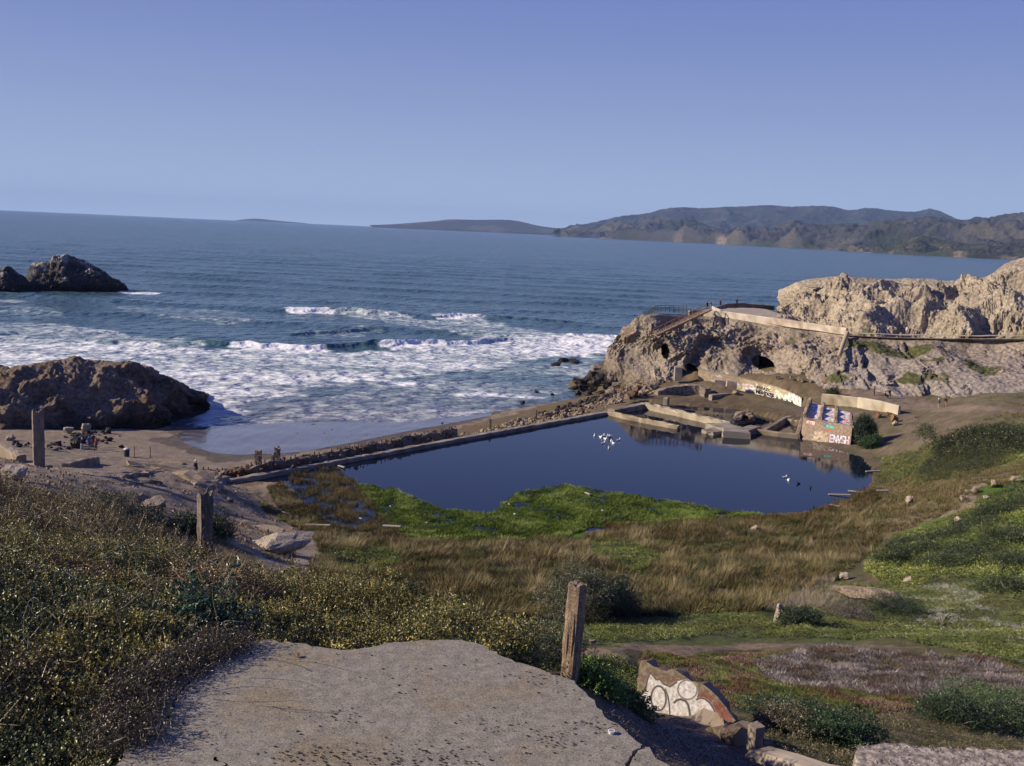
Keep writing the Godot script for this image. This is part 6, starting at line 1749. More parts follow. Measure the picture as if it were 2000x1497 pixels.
# a plate: an outline (seen from above or from the front) with its normal, extruded backwards; the front may carry a picture
func plate_mesh(outline: PackedVector3Array, nrm: Vector3, thick: float, jitter := 0.02, color := Color.WHITE, step := 0.12, seed_ := 601, frame: Array = []) -> ArrayMesh:
	nrm = nrm.normalized()
	var ux := Vector3.UP.cross(nrm)
	ux = (Vector3.RIGHT if ux.length() < 0.1 else ux).normalized()
	var uy := nrm.cross(ux)
	var o := outline[0]
	var nz := noise(1.1, 4, FastNoiseLite.TYPE_SIMPLEX, seed_)
	var poly := PackedVector2Array()
	for i in outline.size():
		var a := outline[i]
		var b := outline[(i + 1) % outline.size()]
		var n := maxi(1, int(a.distance_to(b) / step))
		for k in n:
			var p := a.lerp(b, float(k) / n) - o
			var q := Vector2(p.dot(ux), p.dot(uy))
			poly.append(q + Vector2(nz.get_noise_2d(q.x * 3.0, q.y * 3.0), nz.get_noise_2d(q.x * 3.0 + 60.0, q.y * 3.0)) * jitter * 4.0)
	if not Geometry2D.is_polygon_clockwise(poly):
		poly.reverse()
	var box := Rect2(poly[0], Vector2.ZERO)
	for p in poly:
		box = box.expand(p)
	var st := new_tool()
	var inner: PackedVector2Array = poly
	var shrunk := Geometry2D.offset_polygon(poly, -0.02)
	var at := func(p: Vector2, depth: float) -> Vector3: return o + ux * p.x + uy * p.y - nrm * depth
	var uv := func(p: Vector2) -> Vector2: return Vector2((p.x - box.position.x) / box.size.x, 1.0 - (p.y - box.position.y) / box.size.y)
	if frame.size() == 3:
		# the picture's top left, top right and bottom left corners
		var f0 := Vector2((frame[0] - o).dot(ux), (frame[0] - o).dot(uy))
		var fu := Vector2((frame[1] - o).dot(ux), (frame[1] - o).dot(uy)) - f0
		var fv := Vector2((frame[2] - o).dot(ux), (frame[2] - o).dot(uy)) - f0
		var inv := Transform2D(fu, fv, f0).affine_inverse()
		uv = func(p: Vector2) -> Vector2: return inv * p
	st.set_smooth_group(-1)
	st.set_color(color)
	var tri := Geometry2D.triangulate_polygon(inner)
	for k in range(0, tri.size(), 3):
		var a := inner[tri[k]]
		var b := inner[tri[k + 1]]
		var c := inner[tri[k + 2]]
		# clockwise as seen along -normal with ux right and uy up
		if (b - a).cross(c - a) > 0.0:
			var w := b
			b = c
			c = w
		for p in [a, b, c]:
			st.set_uv(uv.call(p))
			st.add_vertex(at.call(p, 0.0))
	for i in poly.size():
		var a := poly[i]
		var b := poly[(i + 1) % poly.size()]
		var da := thick * (1.0 + nz.get_noise_2d(a.x * 5.0, a.y * 5.0) * 0.5)
		var db := thick * (1.0 + nz.get_noise_2d(b.x * 5.0, b.y * 5.0) * 0.5)
		var out := (b - a).orthogonal().normalized() * 0.05
		var p0: Vector3 = at.call(a, 0.0)
		var p1: Vector3 = at.call(b, 0.0)
		var q0: Vector3 = at.call(a - out * nz.get_noise_2d(a.x * 8.0, a.y * 8.0 + 30.0) * 2.0, da)
		var q1: Vector3 = at.call(b - out * nz.get_noise_2d(b.x * 8.0, b.y * 8.0 + 30.0) * 2.0, db)
		st.set_uv(Vector2(0.99, 0.01))
		st.add_vertex(p0); st.add_vertex(q1); st.add_vertex(q0)
		st.add_vertex(p0); st.add_vertex(p1); st.add_vertex(q1)
	return done(st)


func slab_material() -> StandardMaterial3D:
	# weathered concrete: grey paste, tan earth stains in patches, pale lime bloom, pits and grit
	var n := 1400
	var big := noise(0.0035, 4, FastNoiseLite.TYPE_SIMPLEX_SMOOTH, 611).get_image(n, n, false, false, false).get_data()
	var mid := noise(0.02, 5, FastNoiseLite.TYPE_SIMPLEX, 613).get_image(n, n, false, false, false).get_data()
	var fine := noise(0.55, 2, FastNoiseLite.TYPE_VALUE, 615).get_image(n, n, false, false, false).get_data()
	var rgb := PackedByteArray()
	rgb.resize(n * n * 3)
	for a in n * n:
		var f := 0.82 + (fine[a] - 128) * 0.0019 + (mid[a] - 128) * 0.0008
		if fine[a] < 54:
			f *= 0.72
		var t := clampf((big[a] + mid[a] * 0.3 - 170) * 0.010, 0.0, 1.0)
		rgb[a * 3] = int(clampf((154.0 - t * 6.0) * f, 0, 255))
		rgb[a * 3 + 1] = int(clampf((148.0 - t * 12.0) * f, 0, 255))
		rgb[a * 3 + 2] = int(clampf((135.0 - t * 24.0) * f, 0, 255))
	var m := StandardMaterial3D.new()
	m.resource_name = "slab"
	m.albedo_texture = ImageTexture.create_from_image(Image.create_from_data(n, n, false, Image.FORMAT_RGB8, rgb))
	m.roughness = 0.92
	m.metallic_specular = 0.25
	var b := noise(0.5, 2, FastNoiseLite.TYPE_VALUE, 617).get_image(1024, 1024, false, false, true)
	b.convert(Image.FORMAT_RGBA8)
	b.bump_map_to_normal_map(1.0)
	m.normal_enabled = true
	m.normal_texture = ImageTexture.create_from_image(b)
	m.normal_scale = 0.18
	m.cull_mode = BaseMaterial3D.CULL_DISABLED
	mats.slab = m
	return m


func build_foreground() -> void:
	# the slab the photographer looks down on; its cracks are real gaps
	var top := 25.4
	var outline := PackedVector3Array([Vector3(-3.27, 25.40, -7.20), Vector3(-3.14, 25.40, -7.72), Vector3(-3.22, 25.40, -8.21), Vector3(-3.34, 25.40, -8.85), Vector3(-3.33, 25.40, -9.50), Vector3(-3.15, 25.40, -10.02), Vector3(-2.92, 25.40, -10.53), Vector3(-2.76, 25.40, -10.67), Vector3(-2.60, 25.40, -10.72), Vector3(-2.37, 25.40, -10.70), Vector3(-2.13, 25.40, -10.65), Vector3(-1.89, 25.40, -10.56), Vector3(-1.66, 25.40, -10.55), Vector3(-1.48, 25.40, -10.63), Vector3(-1.24, 25.40, -10.78), Vector3(-0.97, 25.40, -10.87), Vector3(-0.74, 25.40, -10.94), Vector3(-0.45, 25.40, -10.95), Vector3(-0.28, 25.40, -10.93), Vector3(-0.11, 25.40, -10.72), Vector3(0.05, 25.40, -10.52), Vector3(0.35, 25.40, -10.31), Vector3(0.59, 25.40, -10.16), Vector3(0.77, 25.40, -10.03), Vector3(0.91, 25.40, -9.66), Vector3(1.08, 25.40, -9.21), Vector3(1.22, 25.40, -8.95), Vector3(1.37, 25.40, -8.68), Vector3(1.50, 25.40, -8.44), Vector3(1.64, 25.40, -7.87), Vector3(1.75, 25.40, -6.92), Vector3(-0.17, 25.40, -5.98), Vector3(-2.12, 25.40, -5.86)])
	var slab := thing("slab", "big weathered concrete slab with cracks and scattered crumbs in the foreground", "slab")
	var m := slab_material()
	var poly := PackedVector2Array()
	for p in outline:
		poly.append(Vector2(p.x, p.z))
	var pieces := [poly]
	for crack: PackedVector3Array in [PackedVector3Array([Vector3(-3.10, 25.40, -10.20), Vector3(-3.06, 25.40, -9.86), Vector3(-3.10, 25.40, -9.64), Vector3(-3.12, 25.40, -9.38), Vector3(-3.11, 25.40, -9.14), Vector3(-3.07, 25.40, -8.94), Vector3(-3.06, 25.40, -8.76)]), PackedVector3Array([Vector3(-3.22, 25.40, -8.73), Vector3(-3.11, 25.40, -8.66), Vector3(-2.96, 25.40, -8.50), Vector3(-2.83, 25.40, -8.42), Vector3(-2.67, 25.40, -8.39), Vector3(-2.57, 25.40, -8.26), Vector3(-2.45, 25.40, -8.21), Vector3(-2.34, 25.40, -8.11), Vector3(-2.24, 25.40, -7.99), Vector3(-2.05, 25.40, -7.65)]), PackedVector3Array([Vector3(1.49, 25.40, -8.82), Vector3(1.38, 25.40, -8.74), Vector3(1.25, 25.40, -8.59), Vector3(1.20, 25.40, -8.45), Vector3(1.13, 25.40, -8.23)])]:
		var line := PackedVector2Array()
		for i in crack.size():
			line.append(Vector2(crack[i].x, crack[i].z))
		var cut := PackedVector2Array()
		var fine_line := PackedVector2Array()
		for i in line.size() - 1:
			for k in 5:
				fine_line.append(line[i].lerp(line[i + 1], k / 5.0) + Vector2(rng.randf_range(-0.016, 0.016), rng.randf_range(-0.016, 0.016)))
		for i in fine_line.size():
			cut.append(fine_line[i] + Vector2(0.016 * rng.randf_range(0.5, 1.5), 0.002))
		for i in range(fine_line.size() - 1, -1, -1):
			cut.append(fine_line[i] - Vector2(0.016 * rng.randf_range(0.5, 1.5), 0.002))
		var next := []
		for q in pieces:
			next.append_array(Geometry2D.clip_polygons(q, cut))
		pieces = next
	for q: PackedVector2Array in pieces:
		if q.size() < 3 or Geometry2D.is_polygon_clockwise(q) == Geometry2D.is_polygon_clockwise(PackedVector2Array([Vector2(0, 0), Vector2(1, 0), Vector2(0, 1)])) and pieces.size() > 1 and q.size() < 4:
			continue
		put("plate", slab_piece(q, top, 0.34), m, slab)
	# crumbs of earth and dead leaves on it
	var crumb := new_tool()
	crumb.set_color(Color.WHITE)
	for t in [[Vector3(-0.5, 0, -0.2), Vector3(0.1, 0.5, 0.1), Vector3(0.5, 0, 0.1)], [Vector3(-0.5, 0, -0.2), Vector3(-0.1, 0, 0.5), Vector3(0.1, 0.5, 0.1)], [Vector3(-0.1, 0, 0.5), Vector3(0.5, 0, 0.1), Vector3(0.1, 0.5, 0.1)], [Vector3(-0.3, 0.1, 0.4), Vector3(0.2, 0.3, 0.7), Vector3(0.4, 0.1, 0.3)]]:
		for v in t:
			crumb.add_vertex(v)
	var cm := done(crumb)
	var xf := []
	var heaps := PackedVector3Array([Vector3(-1.66, 25.40, -8.39), Vector3(-1.47, 25.40, -8.31), Vector3(-1.23, 25.40, -8.25), Vector3(-0.54, 25.40, -8.48), Vector3(-0.39, 25.40, -8.28), Vector3(-0.88, 25.40, -8.23), Vector3(0.52, 25.40, -8.81), Vector3(-1.81, 25.40, -8.24), Vector3(-0.05, 25.40, -8.95), Vector3(-1.50, 25.40, -8.97), Vector3(-1.20, 25.40, -8.29), Vector3(0.65, 25.40, -8.62), Vector3(-0.21, 25.40, -8.31), Vector3(-2.75, 25.40, -8.52), Vector3(0.38, 25.40, -10.05), Vector3(0.97, 25.40, -9.05)])
	var clumps := noise(1.3, 3, FastNoiseLite.TYPE_SIMPLEX, 621)
	for k in 2400:
		var p := Vector3(rng.randf_range(-3.2, 1.4), top + 0.004, rng.randf_range(-11.2, -8.0))
		if k < 1300:
			var c := heaps[rng.randi_range(0, heaps.size() - 1)]
			p = Vector3(c.x + rng.randfn() * 0.17, top + 0.004, c.z + rng.randfn() * 0.09)
		elif clumps.get_noise_2d(p.x, p.z) < 0.05 and rng.randf() < 0.8:
			continue
		if not Geometry2D.is_point_in_polygon(Vector2(p.x, p.z), poly):
			continue
		var s := 0.004 + 0.026 * pow(rng.randf(), 4.0)
		xf.append(Transform3D(Basis(Vector3.UP, rng.randf() * TAU).scaled(Vector3(s * 1.4, s * 0.8, s)), p))
	tag(copies("earth_crumbs", cm, plain_material("crumb", Color(0.03, 0.024, 0.02), 0.95), xf), "dark crumbs of earth and dead leaves scattered on the concrete slab", "debris")
	var orange := boulder(Vector3(-2.17, 25.43, -10.31), Vector3(0.075, 0.05, 0.06), "rust_stone", "small orange stone on the slab's far left")
	orange.scale = Vector3(0.085, 0.06, 0.07)
	boulder(Vector3(-2.67, 25.41, -10.33), Vector3(0.05, 0.03, 0.04), "wet_stone", "small dark pebble on the slab left of the orange stone", "", "pebble")
	boulder(Vector3(-1.77, 25.41, -10.42), Vector3(0.035, 0.025, 0.03), "rust_stone", "tiny brown pebble on the slab right of the orange stone", "", "pebble")
	# lost cup lid
	var cup := thing("cup", "small white disposable cup lying on the slab's right part", "cup", Vector3(1.07, 25.40, -8.92))
	var st := new_tool()
	tube_into(st, PackedVector3Array([Vector3(0, 0, 0), Vector3(0, 0.006, 0), Vector3(0, 0.03, 0), Vector3(0, 0.032, 0)]), PackedFloat32Array([0.022, 0.024, 0.032, 0.034]), 18)
	put("shell", done(st), plain_material("cup_white", Color(0.75, 0.75, 0.73), 0.5), cup)
	st = new_tool()
	tube_into(st, PackedVector3Array([Vector3(0, 0.0322, 0), Vector3(0, 0.0326, 0)]), PackedFloat32Array([0.026, 0.026]), 16)
	put("liquid", done(st), plain_material("cup_inside", Color(0.25, 0.22, 0.2), 0.5), cup)

	# timber post beyond the slab's corner
	var post := thing("timber_post", "tall weathered square timber post standing just beyond the slab", "post", Vector3(0.943, 24.080, -12.900), -0.5)
	post.rotation.z = -0.035
	var shaft := put("shaft", post_mesh(1.42, 0.225, 0.2, 631, Color(0.29, 0.215, 0.15), 0.07, 34, 16, 0.28), mats.wood, post)
	shaft.position.y = -0.05
	st = new_tool()
	for k in 9:
		var a := 0.55 + k * 0.7
		var x := 0.104 * cos(a)
		var z := 0.094 * sin(a)
		tube_into(st, PackedVector3Array([Vector3(x, 0.05 + 0.1 * (k % 3), z), Vector3(x * 1.05, 0.6 + 0.12 * (k % 2), z * 1.05), Vector3(x, 1.0 + 0.1 * (k % 4), z)]), PackedFloat32Array([0.006, 0.02, 0.005]), 5, Color(0.25, 0.18, 0.125))
	put("raised_grain", done(st), mats.wood, post)
	# painted slab of broken masonry
	var im := picture(300, 190, Color(0.50, 0.46, 0.39), Color(0.38, 0.33, 0.27), 641)
	paint_rock(im)
	weather(im, Color(0.5, 0.45, 0.39), 647, 0.22)
	var rock := thing("painted_slab", "broken upright concrete slab with white and red graffiti, right of the timber post", "slab")
	var face := PackedVector3Array([Vector3(2.658, 21.360, -18.459), Vector3(2.684, 21.744, -18.624), Vector3(2.729, 21.902, -18.674), Vector3(2.822, 21.905, -18.628), Vector3(2.952, 21.849, -18.535), Vector3(3.173, 21.830, -18.414), Vector3(3.336, 21.893, -18.359), Vector3(3.444, 21.842, -18.280), Vector3(3.623, 21.773, -18.157), Vector3(3.818, 21.760, -18.051), Vector3(3.975, 21.705, -17.945), Vector3(4.078, 21.614, -17.850), Vector3(4.213, 21.466, -17.712), Vector3(4.364, 21.299, -17.558), Vector3(4.208, 21.171, -17.578), Vector3(3.881, 21.155, -17.738), Vector3(3.441, 21.128, -17.951), Vector3(3.082, 21.090, -18.117), Vector3(2.790, 21.086, -18.265), Vector3(2.669, 21.166, -18.364)])
	put("body", plate_mesh(face, Vector3(-0.42, 0.38, 0.82), 0.45, 0.006, Color.WHITE, 0.09, 643, Array(PackedVector3Array([Vector3(2.654, 21.902, -18.713), Vector3(4.392, 22.294, -18.004), Vector3(2.662, 20.860, -18.226)]))), picture_material("painted_slab", im), rock)
	# rough concrete step under it and the short square block
	var sill := thing("broken_sill", "rough curving concrete sill under the painted slab, in half shade", "wall")
	put("body", wall_mesh(PackedVector3Array([Vector3(2.56, 21.22, -17.90), Vector3(3.00, 21.27, -17.60), Vector3(3.49, 21.42, -17.20), Vector3(3.91, 21.56, -16.80), Vector3(4.21, 21.70, -16.40), Vector3(4.32, 21.77, -16.20)]), 0.75, 20.0, 0.3, 0.12, Color(0.25, 0.205, 0.155)), mats.fine_concrete, sill)
	var block := thing("square_block", "short square concrete block with dark shaded face at the sill's right end", "block", Vector3(4.260, 21.725, -15.700), 0.5)
	put("body", post_mesh(0.44, 0.2, 0.2, 651, Color(0.28, 0.235, 0.19), 0.05, 8, 12, 0.1), mats.fine_concrete, block)
	wall("kerb_beam", "low concrete kerb running right from the square block", PackedVector3Array([Vector3(4.25, 21.98, -15.30), Vector3(4.49, 22.23, -14.60), Vector3(4.76, 22.45, -14.00), Vector3(5.07, 22.76, -13.20)]), 0.5, 20.5, 0.08, Color(0.36, 0.31, 0.25), "kerb", "fine_concrete")
	var pebbly_edge := PackedVector3Array([Vector3(4.81, 23.35, -12.74), Vector3(4.99, 23.35, -12.90), Vector3(5.35, 23.35, -12.96), Vector3(5.97, 23.35, -12.95), Vector3(6.67, 23.35, -12.94), Vector3(7.23, 23.35, -12.95), Vector3(8.13, 23.35, -12.83), Vector3(7.60, 23.35, -11.35), Vector3(5.06, 23.35, -11.15), Vector3(4.65, 23.35, -11.91), Vector3(4.73, 23.35, -12.41)])
	var pebbly := thing("pebbly_slab", "pebbly conglomerate concrete block in the bottom right corner", "slab")
	put("body", plate_mesh(pebbly_edge, Vector3.UP, 0.5, 0.03, Color(0.36, 0.31, 0.26), 0.1, 661), mats.boulder, pebbly)
	var stones := []
	var inside := PackedVector2Array()
	for p in pebbly_edge:
		inside.append(Vector2(p.x, p.z))
	var tints := []
	for k in 900:
		var p := Vector3(4.84, 23.35, -12.69)
		p += Vector3(rng.randf() * 2.6, 0.0, rng.randf_range(-0.75, 0.7))
		if not Geometry2D.is_point_in_polygon(Vector2(p.x, p.z), inside):
			continue
		var s := rng.randf_range(0.015, 0.05)
		stones.append(Transform3D(Basis.from_euler(Vector3(rng.randf() * 6, rng.randf() * 6, 0)).scaled(Vector3.ONE * s), p))
		var g := rng.randf_range(0.6, 1.3)
		tints.append(Color(0.3 * g, 0.26 * g, 0.22 * g))
	copies("pebbles", rock_mesh(99, 2), mats.boulder, stones, pebbly, tints)


func slab_piece(q: PackedVector2Array, top: float, thick: float) -> ArrayMesh:
	var nz := noise(1.3, 4, FastNoiseLite.TYPE_SIMPLEX, 671)
	var poly := PackedVector2Array()
	for i in q.size():
		var a := q[i]
		var b := q[(i + 1) % q.size()]
		var n := maxi(1, int(a.distance_to(b) / 0.07))
		for k in n:
			var p := a.lerp(b, float(k) / n)
			var w := 0.05 if a.distance_to(b) > 0.1 else 0.0
			poly.append(p + Vector2(nz.get_noise_2dv(p * 3.0), nz.get_noise_2dv(p * 3.0 + Vector2(60, 0))) * w)
	if Geometry2D.is_polygon_clockwise(poly):
		poly.reverse()
	var st := new_tool()
	st.set_smooth_group(-1)
	var uv := func(p: Vector2) -> Vector2: return (p - Vector2(-4.2, -11.8)) / 6.4
	var tri := Geometry2D.triangulate_polygon(poly)
	for k in range(0, tri.size(), 3):
		var a := poly[tri[k]]
		var b := poly[tri[k + 1]]
		var c := poly[tri[k + 2]]
		if (b - a).cross(c - a) < 0.0:
			var w := b
			b = c
			c = w
		for p in [a, b, c]:
			st.set_uv(uv.call(p))
			st.add_vertex(Vector3(p.x, top, p.y))
	for i in poly.size():
		var a := poly[i]
		var b := poly[(i + 1) % poly.size()]
		var pts := [Vector3(a.x, top, a.y), Vector3(b.x, top, b.y), Vector3(b.x, top - thick * (0.8 + 0.5 * nz.get_noise_2dv(b * 4.0)), b.y), Vector3(a.x, top - thick * (0.8 + 0.5 * nz.get_noise_2dv(a * 4.0)), a.y)]
		for k in [0, 1, 2, 0, 2, 3]:
			st.set_uv(uv.call(Vector2(pts[k].x, pts[k].z + pts[k].y)))
			st.add_vertex(pts[k])
	return done(st)


func paint_rock(im: Image) -> void:
	# picture of the painted front: x and y as they stand on the slab, 300 by 190
	var w := Color(0.84, 0.84, 0.83)
	var red := Color(0.43, 0.24, 0.21)
	var ink := Color(0.27, 0.25, 0.25)
	var r := RandomNumberGenerator.new()
	r.seed = 3
	for k in 260:
		var p := Vector2(r.randf_range(190, 280), r.randf_range(80, 185))
		if p.y > 80 + (p.x - 190) * 0.8:
			stroke(im, PackedVector2Array([p, p + Vector2(r.randf_range(-6, 6), r.randf_range(-4, 8))]), r.randf_range(2, 5), red.lerp(Color(0.5, 0.36, 0.31), r.randf() * 0.8))
	for k in 60:
		var p := Vector2(r.randf_range(14, 190), r.randf_range(36, 66))
		stroke(im, PackedVector2Array([p, p + Vector2(r.randf_range(-8, 8), r.randf_range(-3, 3))]), r.randf_range(1.5, 4), Color(0.4, 0.28, 0.23).lerp(Color(0.42, 0.37, 0.33), r.randf()))
	var fill := PackedVector2Array([Vector2(8, 155), Vector2(10, 111), Vector2(27, 94), Vector2(34, 56), Vector2(42, 40), Vector2(59, 61), Vector2(73, 63), Vector2(82, 73), Vector2(103, 79), Vector2(124, 65), Vector2(141, 61), Vector2(174, 69), Vector2(187, 94), Vector2(183, 115), Vector2(203, 115), Vector2(224, 132), Vector2(237, 157), Vector2(241, 182), Vector2(162, 173), Vector2(52, 157)])
	var wear := noise(0.07, 4, FastNoiseLite.TYPE_SIMPLEX, 645)
	for y in 190:
		for x in 300:
			if Geometry2D.is_point_in_polygon(Vector2(x, y), fill):
				var k := clampf(0.93 - maxf(0.0, wear.get_noise_2d(x, y)) * 0.55 - r.randf() * 0.14, 0, 1)
				im.set_pixel(x, y, im.get_pixel(x, y).lerp(w, k))
	var loop := func(c: Vector2, rx: float, ry: float) -> PackedVector2Array:
		var out := PackedVector2Array()
		for k in 25:
			out.append(c + Vector2(cos(k * TAU / 24.0) * rx, sin(k * TAU / 24.0) * ry))
		return out
	for pass_ in [[3.4, ink.lerp(w, 0.45)], [1.7, ink]]:
		stroke(im, loop.call(Vector2(67, 117), 23, 37), pass_[0], pass_[1])
		stroke(im, loop.call(Vector2(155, 90), 29, 29), pass_[0] * 0.8, (pass_[1] as Color).lerp(w, 0.25))
		stroke(im, PackedVector2Array([Vector2(88, 90), Vector2(96, 112), Vector2(100, 138), Vector2(101, 166)]), pass_[0] * 0.8, pass_[1])
		stroke(im, PackedVector2Array([Vector2(115, 129), Vector2(122, 122), Vector2(134, 119), Vector2(148, 123), Vector2(156, 134), Vector2(160, 152), Vector2(163, 173)]), pass_[0] * 1.2, pass_[1])
		stroke(im, PackedVector2Array([Vector2(182, 119), Vector2(192, 114), Vector2(206, 116), Vector2(222, 129), Vector2(233, 147), Vector2(240, 166), Vector2(243, 183)]), pass_[0], pass_[1])
		stroke(im, PackedVector2Array([Vector2(10, 112), Vector2(26, 94), Vector2(33, 58), Vector2(42, 38), Vector2(60, 60), Vector2(72, 60), Vector2(84, 74), Vector2(103, 81), Vector2(122, 68)]), pass_[0], (pass_[1] as Color).lerp(Color(0.4, 0.33, 0.3), 0.4))



# ---------------------------------------------------------------- plants

func leaf(st: SurfaceTool, at: Vector3, dir: Vector3, side: Vector3, len_: float, wid: float, c: Color) -> void:
	# a pointed leaf of two triangles, folded a little along its rib
	var mid := at + dir * len_ * 0.5
	var up := dir.cross(side) * wid * 0.3
	st.set_color(c)
	st.add_vertex(at); st.add_vertex(mid + side * wid * 0.5 + up); st.add_vertex(at + dir * len_)
	st.add_vertex(at); st.add_vertex(at + dir * len_); st.add_vertex(mid - side * wid * 0.5 + up)


func rand_dir(r: RandomNumberGenerator, up := 0.0) -> Vector3:
	return (Vector3(r.randfn(), r.randfn() + up, r.randfn()) + Vector3(0.001, 0, 0)).normalized()


func sprig_mesh(seed_: int, leaves: int, size: float, leaf_len: float, leaf_wid: float, twig := Color(0.16, 0.12, 0.08), up := 0.6, twigs := 3) -> ArrayMesh:
	# a spray of twigs with leaves set along them; white leaves, tinted by each copy
	var r := RandomNumberGenerator.new()
	r.seed = seed_
	var st := new_tool()
	st.set_smooth_group(-1)
	var ends := []
	for k in twigs:
		var e := rand_dir(r, up) * size * r.randf_range(0.7, 1.2)
		ends.append(e)
		var side := e.cross(Vector3(0.3, 0.9, 0.2)).normalized() * size * 0.018
		st.set_color(Color(1.6, 1.35, 1.1) if twig == Color.WHITE else Color(1.5, 1.25, 1.05))
		st.add_vertex(-side); st.add_vertex(e); st.add_vertex(side)
	for k in leaves:
		var e: Vector3 = ends[k % twigs]
		var at := e * r.randf_range(0.2, 1.05)
		var d := (rand_dir(r, 0.3) + e.normalized() * 0.5).normalized()
		var s := d.cross(rand_dir(r)).normalized()
		var g := r.randf_range(0.65, 1.25)
		leaf(st, at, d, s, leaf_len * r.randf_range(0.7, 1.2), leaf_wid, Color(g, g, g * r.randf_range(0.8, 1.1)))
	st.generate_normals()
	return st.commit()


func tuft_mesh(seed_: int, blades: int, h: float, spread: float, wid: float, lean: float) -> ArrayMesh:
	# grass: tapering blades that bow over
	var r := RandomNumberGenerator.new()
	r.seed = seed_
	var st := new_tool()
	st.set_smooth_group(-1)
	for k in blades:
		var a := r.randf() * TAU
		var root := Vector3(cos(a), 0, sin(a)) * spread * sqrt(r.randf())
		var out := (Vector3(cos(a), 0, sin(a)) * r.randf_range(0.1, 0.5) + Vector3(lean, 0, lean * 0.3)) * h
		var hh := h * r.randf_range(0.6, 1.15)
		var side := Vector3(-sin(a + r.randf()), 0, cos(a)).normalized() * wid
		var m := root + Vector3(0, hh * 0.6, 0) + out * 0.4
		var t := root + Vector3(0, hh, 0) + out
		var g := r.randf_range(0.7, 1.25)
		st.set_color(Color(g, g, g))
		st.add_vertex(root - side); st.add_vertex(m - side * 0.7); st.add_vertex(m + side * 0.7)
		st.add_vertex(root - side); st.add_vertex(m + side * 0.7); st.add_vertex(root + side)
		st.add_vertex(m - side * 0.7); st.add_vertex(t); st.add_vertex(m + side * 0.7)
	st.generate_normals()
	return st.commit()


func finger_mesh(seed_: int, fingers: int, len_: float, wid: float) -> ArrayMesh:
	# ice plant: a rosette of fleshy three-sided fingers
	var r := RandomNumberGenerator.new()
	r.seed = seed_
	var st := new_tool()
	st.set_smooth_group(-1)
	for k in fingers:
		var d := rand_dir(r, 1.1)
		d.y = absf(d.y)
		var s := d.cross(rand_dir(r)).normalized() * wid
		var u := d.cross(s).normalized() * wid
		var at := Vector3(r.randf_range(-1, 1), 0, r.randf_range(-1, 1)) * len_ * 0.6
		var tip := at + d * len_ * r.randf_range(0.7, 1.2)
		var g := r.randf_range(0.7, 1.25)
		st.set_color(Color(g, g, g))
		for q in [[s, u * 0.8 - s * 0.5], [u * 0.8 - s * 0.5, -u * 0.8 - s * 0.5], [-u * 0.8 - s * 0.5, s]]:
			st.add_vertex(at + q[0]); st.add_vertex(tip); st.add_vertex(at + q[1])
	st.generate_normals()
	return st.commit()


# sets copies of a plant at random places of a zone (or an outline); the ground's own points thin out with distance
func strew(called: String, label: String, category: String, mesh: Mesh, m: Material, outline: PackedVector2Array, n: int, size: Vector2, tones: Array, patch := 0.25, only := -2.0, sink := 0.0, tilt := 0.25, keep_out: Array = []) -> void:
	var box := Rect2(outline[0], Vector2.ZERO)
	for p in outline:
		box = box.expand(p)
	var pool := PackedInt32Array()
	for a in ground_points.size() - GROUND_NU - 1:
		var p := ground_points[a]
		var q := Vector2(p.x, p.z)
		if a % GROUND_NU < GROUND_NU - 1 and box.has_point(q) and Geometry2D.is_point_in_polygon(q, outline):
			pool.append(a)
	if pool.is_empty():
		return
	var nz := noise(patch, 3, FastNoiseLite.TYPE_SIMPLEX_SMOOTH, called.hash() % 1000)
	var nz2 := noise(patch * 0.4, 3, FastNoiseLite.TYPE_SIMPLEX_SMOOTH, called.hash() % 1000 + 7)
	var xf := []
	var tints := []
	for k in n:
		var a := pool[rng.randi_range(0, pool.size() - 1)]
		var p := ground_points[a]
		p = p.lerp(ground_points[a + 1], rng.randf()) + (ground_points[a + GROUND_NU] - p) * rng.randf()
		var g := nz.get_noise_2d(p.x, p.z)
		if g + rng.randf_range(-0.15, 0.15) < only:
			continue
		var out := false
		for o in keep_out:
			out = out or Geometry2D.is_point_in_polygon(Vector2(p.x, p.z), o)
		if out:
			continue
		if called != "pond_grass" and called != "reeds" and p.y < 0.02:
			continue
		p.y = maxf(p.y, -0.05) - sink
		var s := lerpf(size.x, size.y, rng.randf() * rng.randf()) * (1.0 + g * 0.5)
		var wind := nz2.get_noise_2d(p.x, p.z) * 6.0
		var b := Basis(Vector3.UP, rng.randf_range(-0.7, 0.7) + wind) * Basis(Vector3.RIGHT, rng.randf_range(-tilt, tilt))
		xf.append(Transform3D(b.scaled(Vector3(s, s * rng.randf_range(0.75, 1.2), s)), p))
		var f := clampf(0.5 + g * 1.2 + rng.randf_range(-0.28, 0.28), 0, 0.999) * (tones.size() - 1)
		var c: Color = (tones[int(f)] as Color).lerp(tones[mini(int(f) + 1, tones.size() - 1)], f - int(f))
		var v := rng.randf_range(0.72, 1.25)
		tints.append(Color(c.r * v, c.g * v, c.b * v))
	if xf.is_empty():
		return
	tag(copies(called, mesh, m, xf, self, tints), label, category)


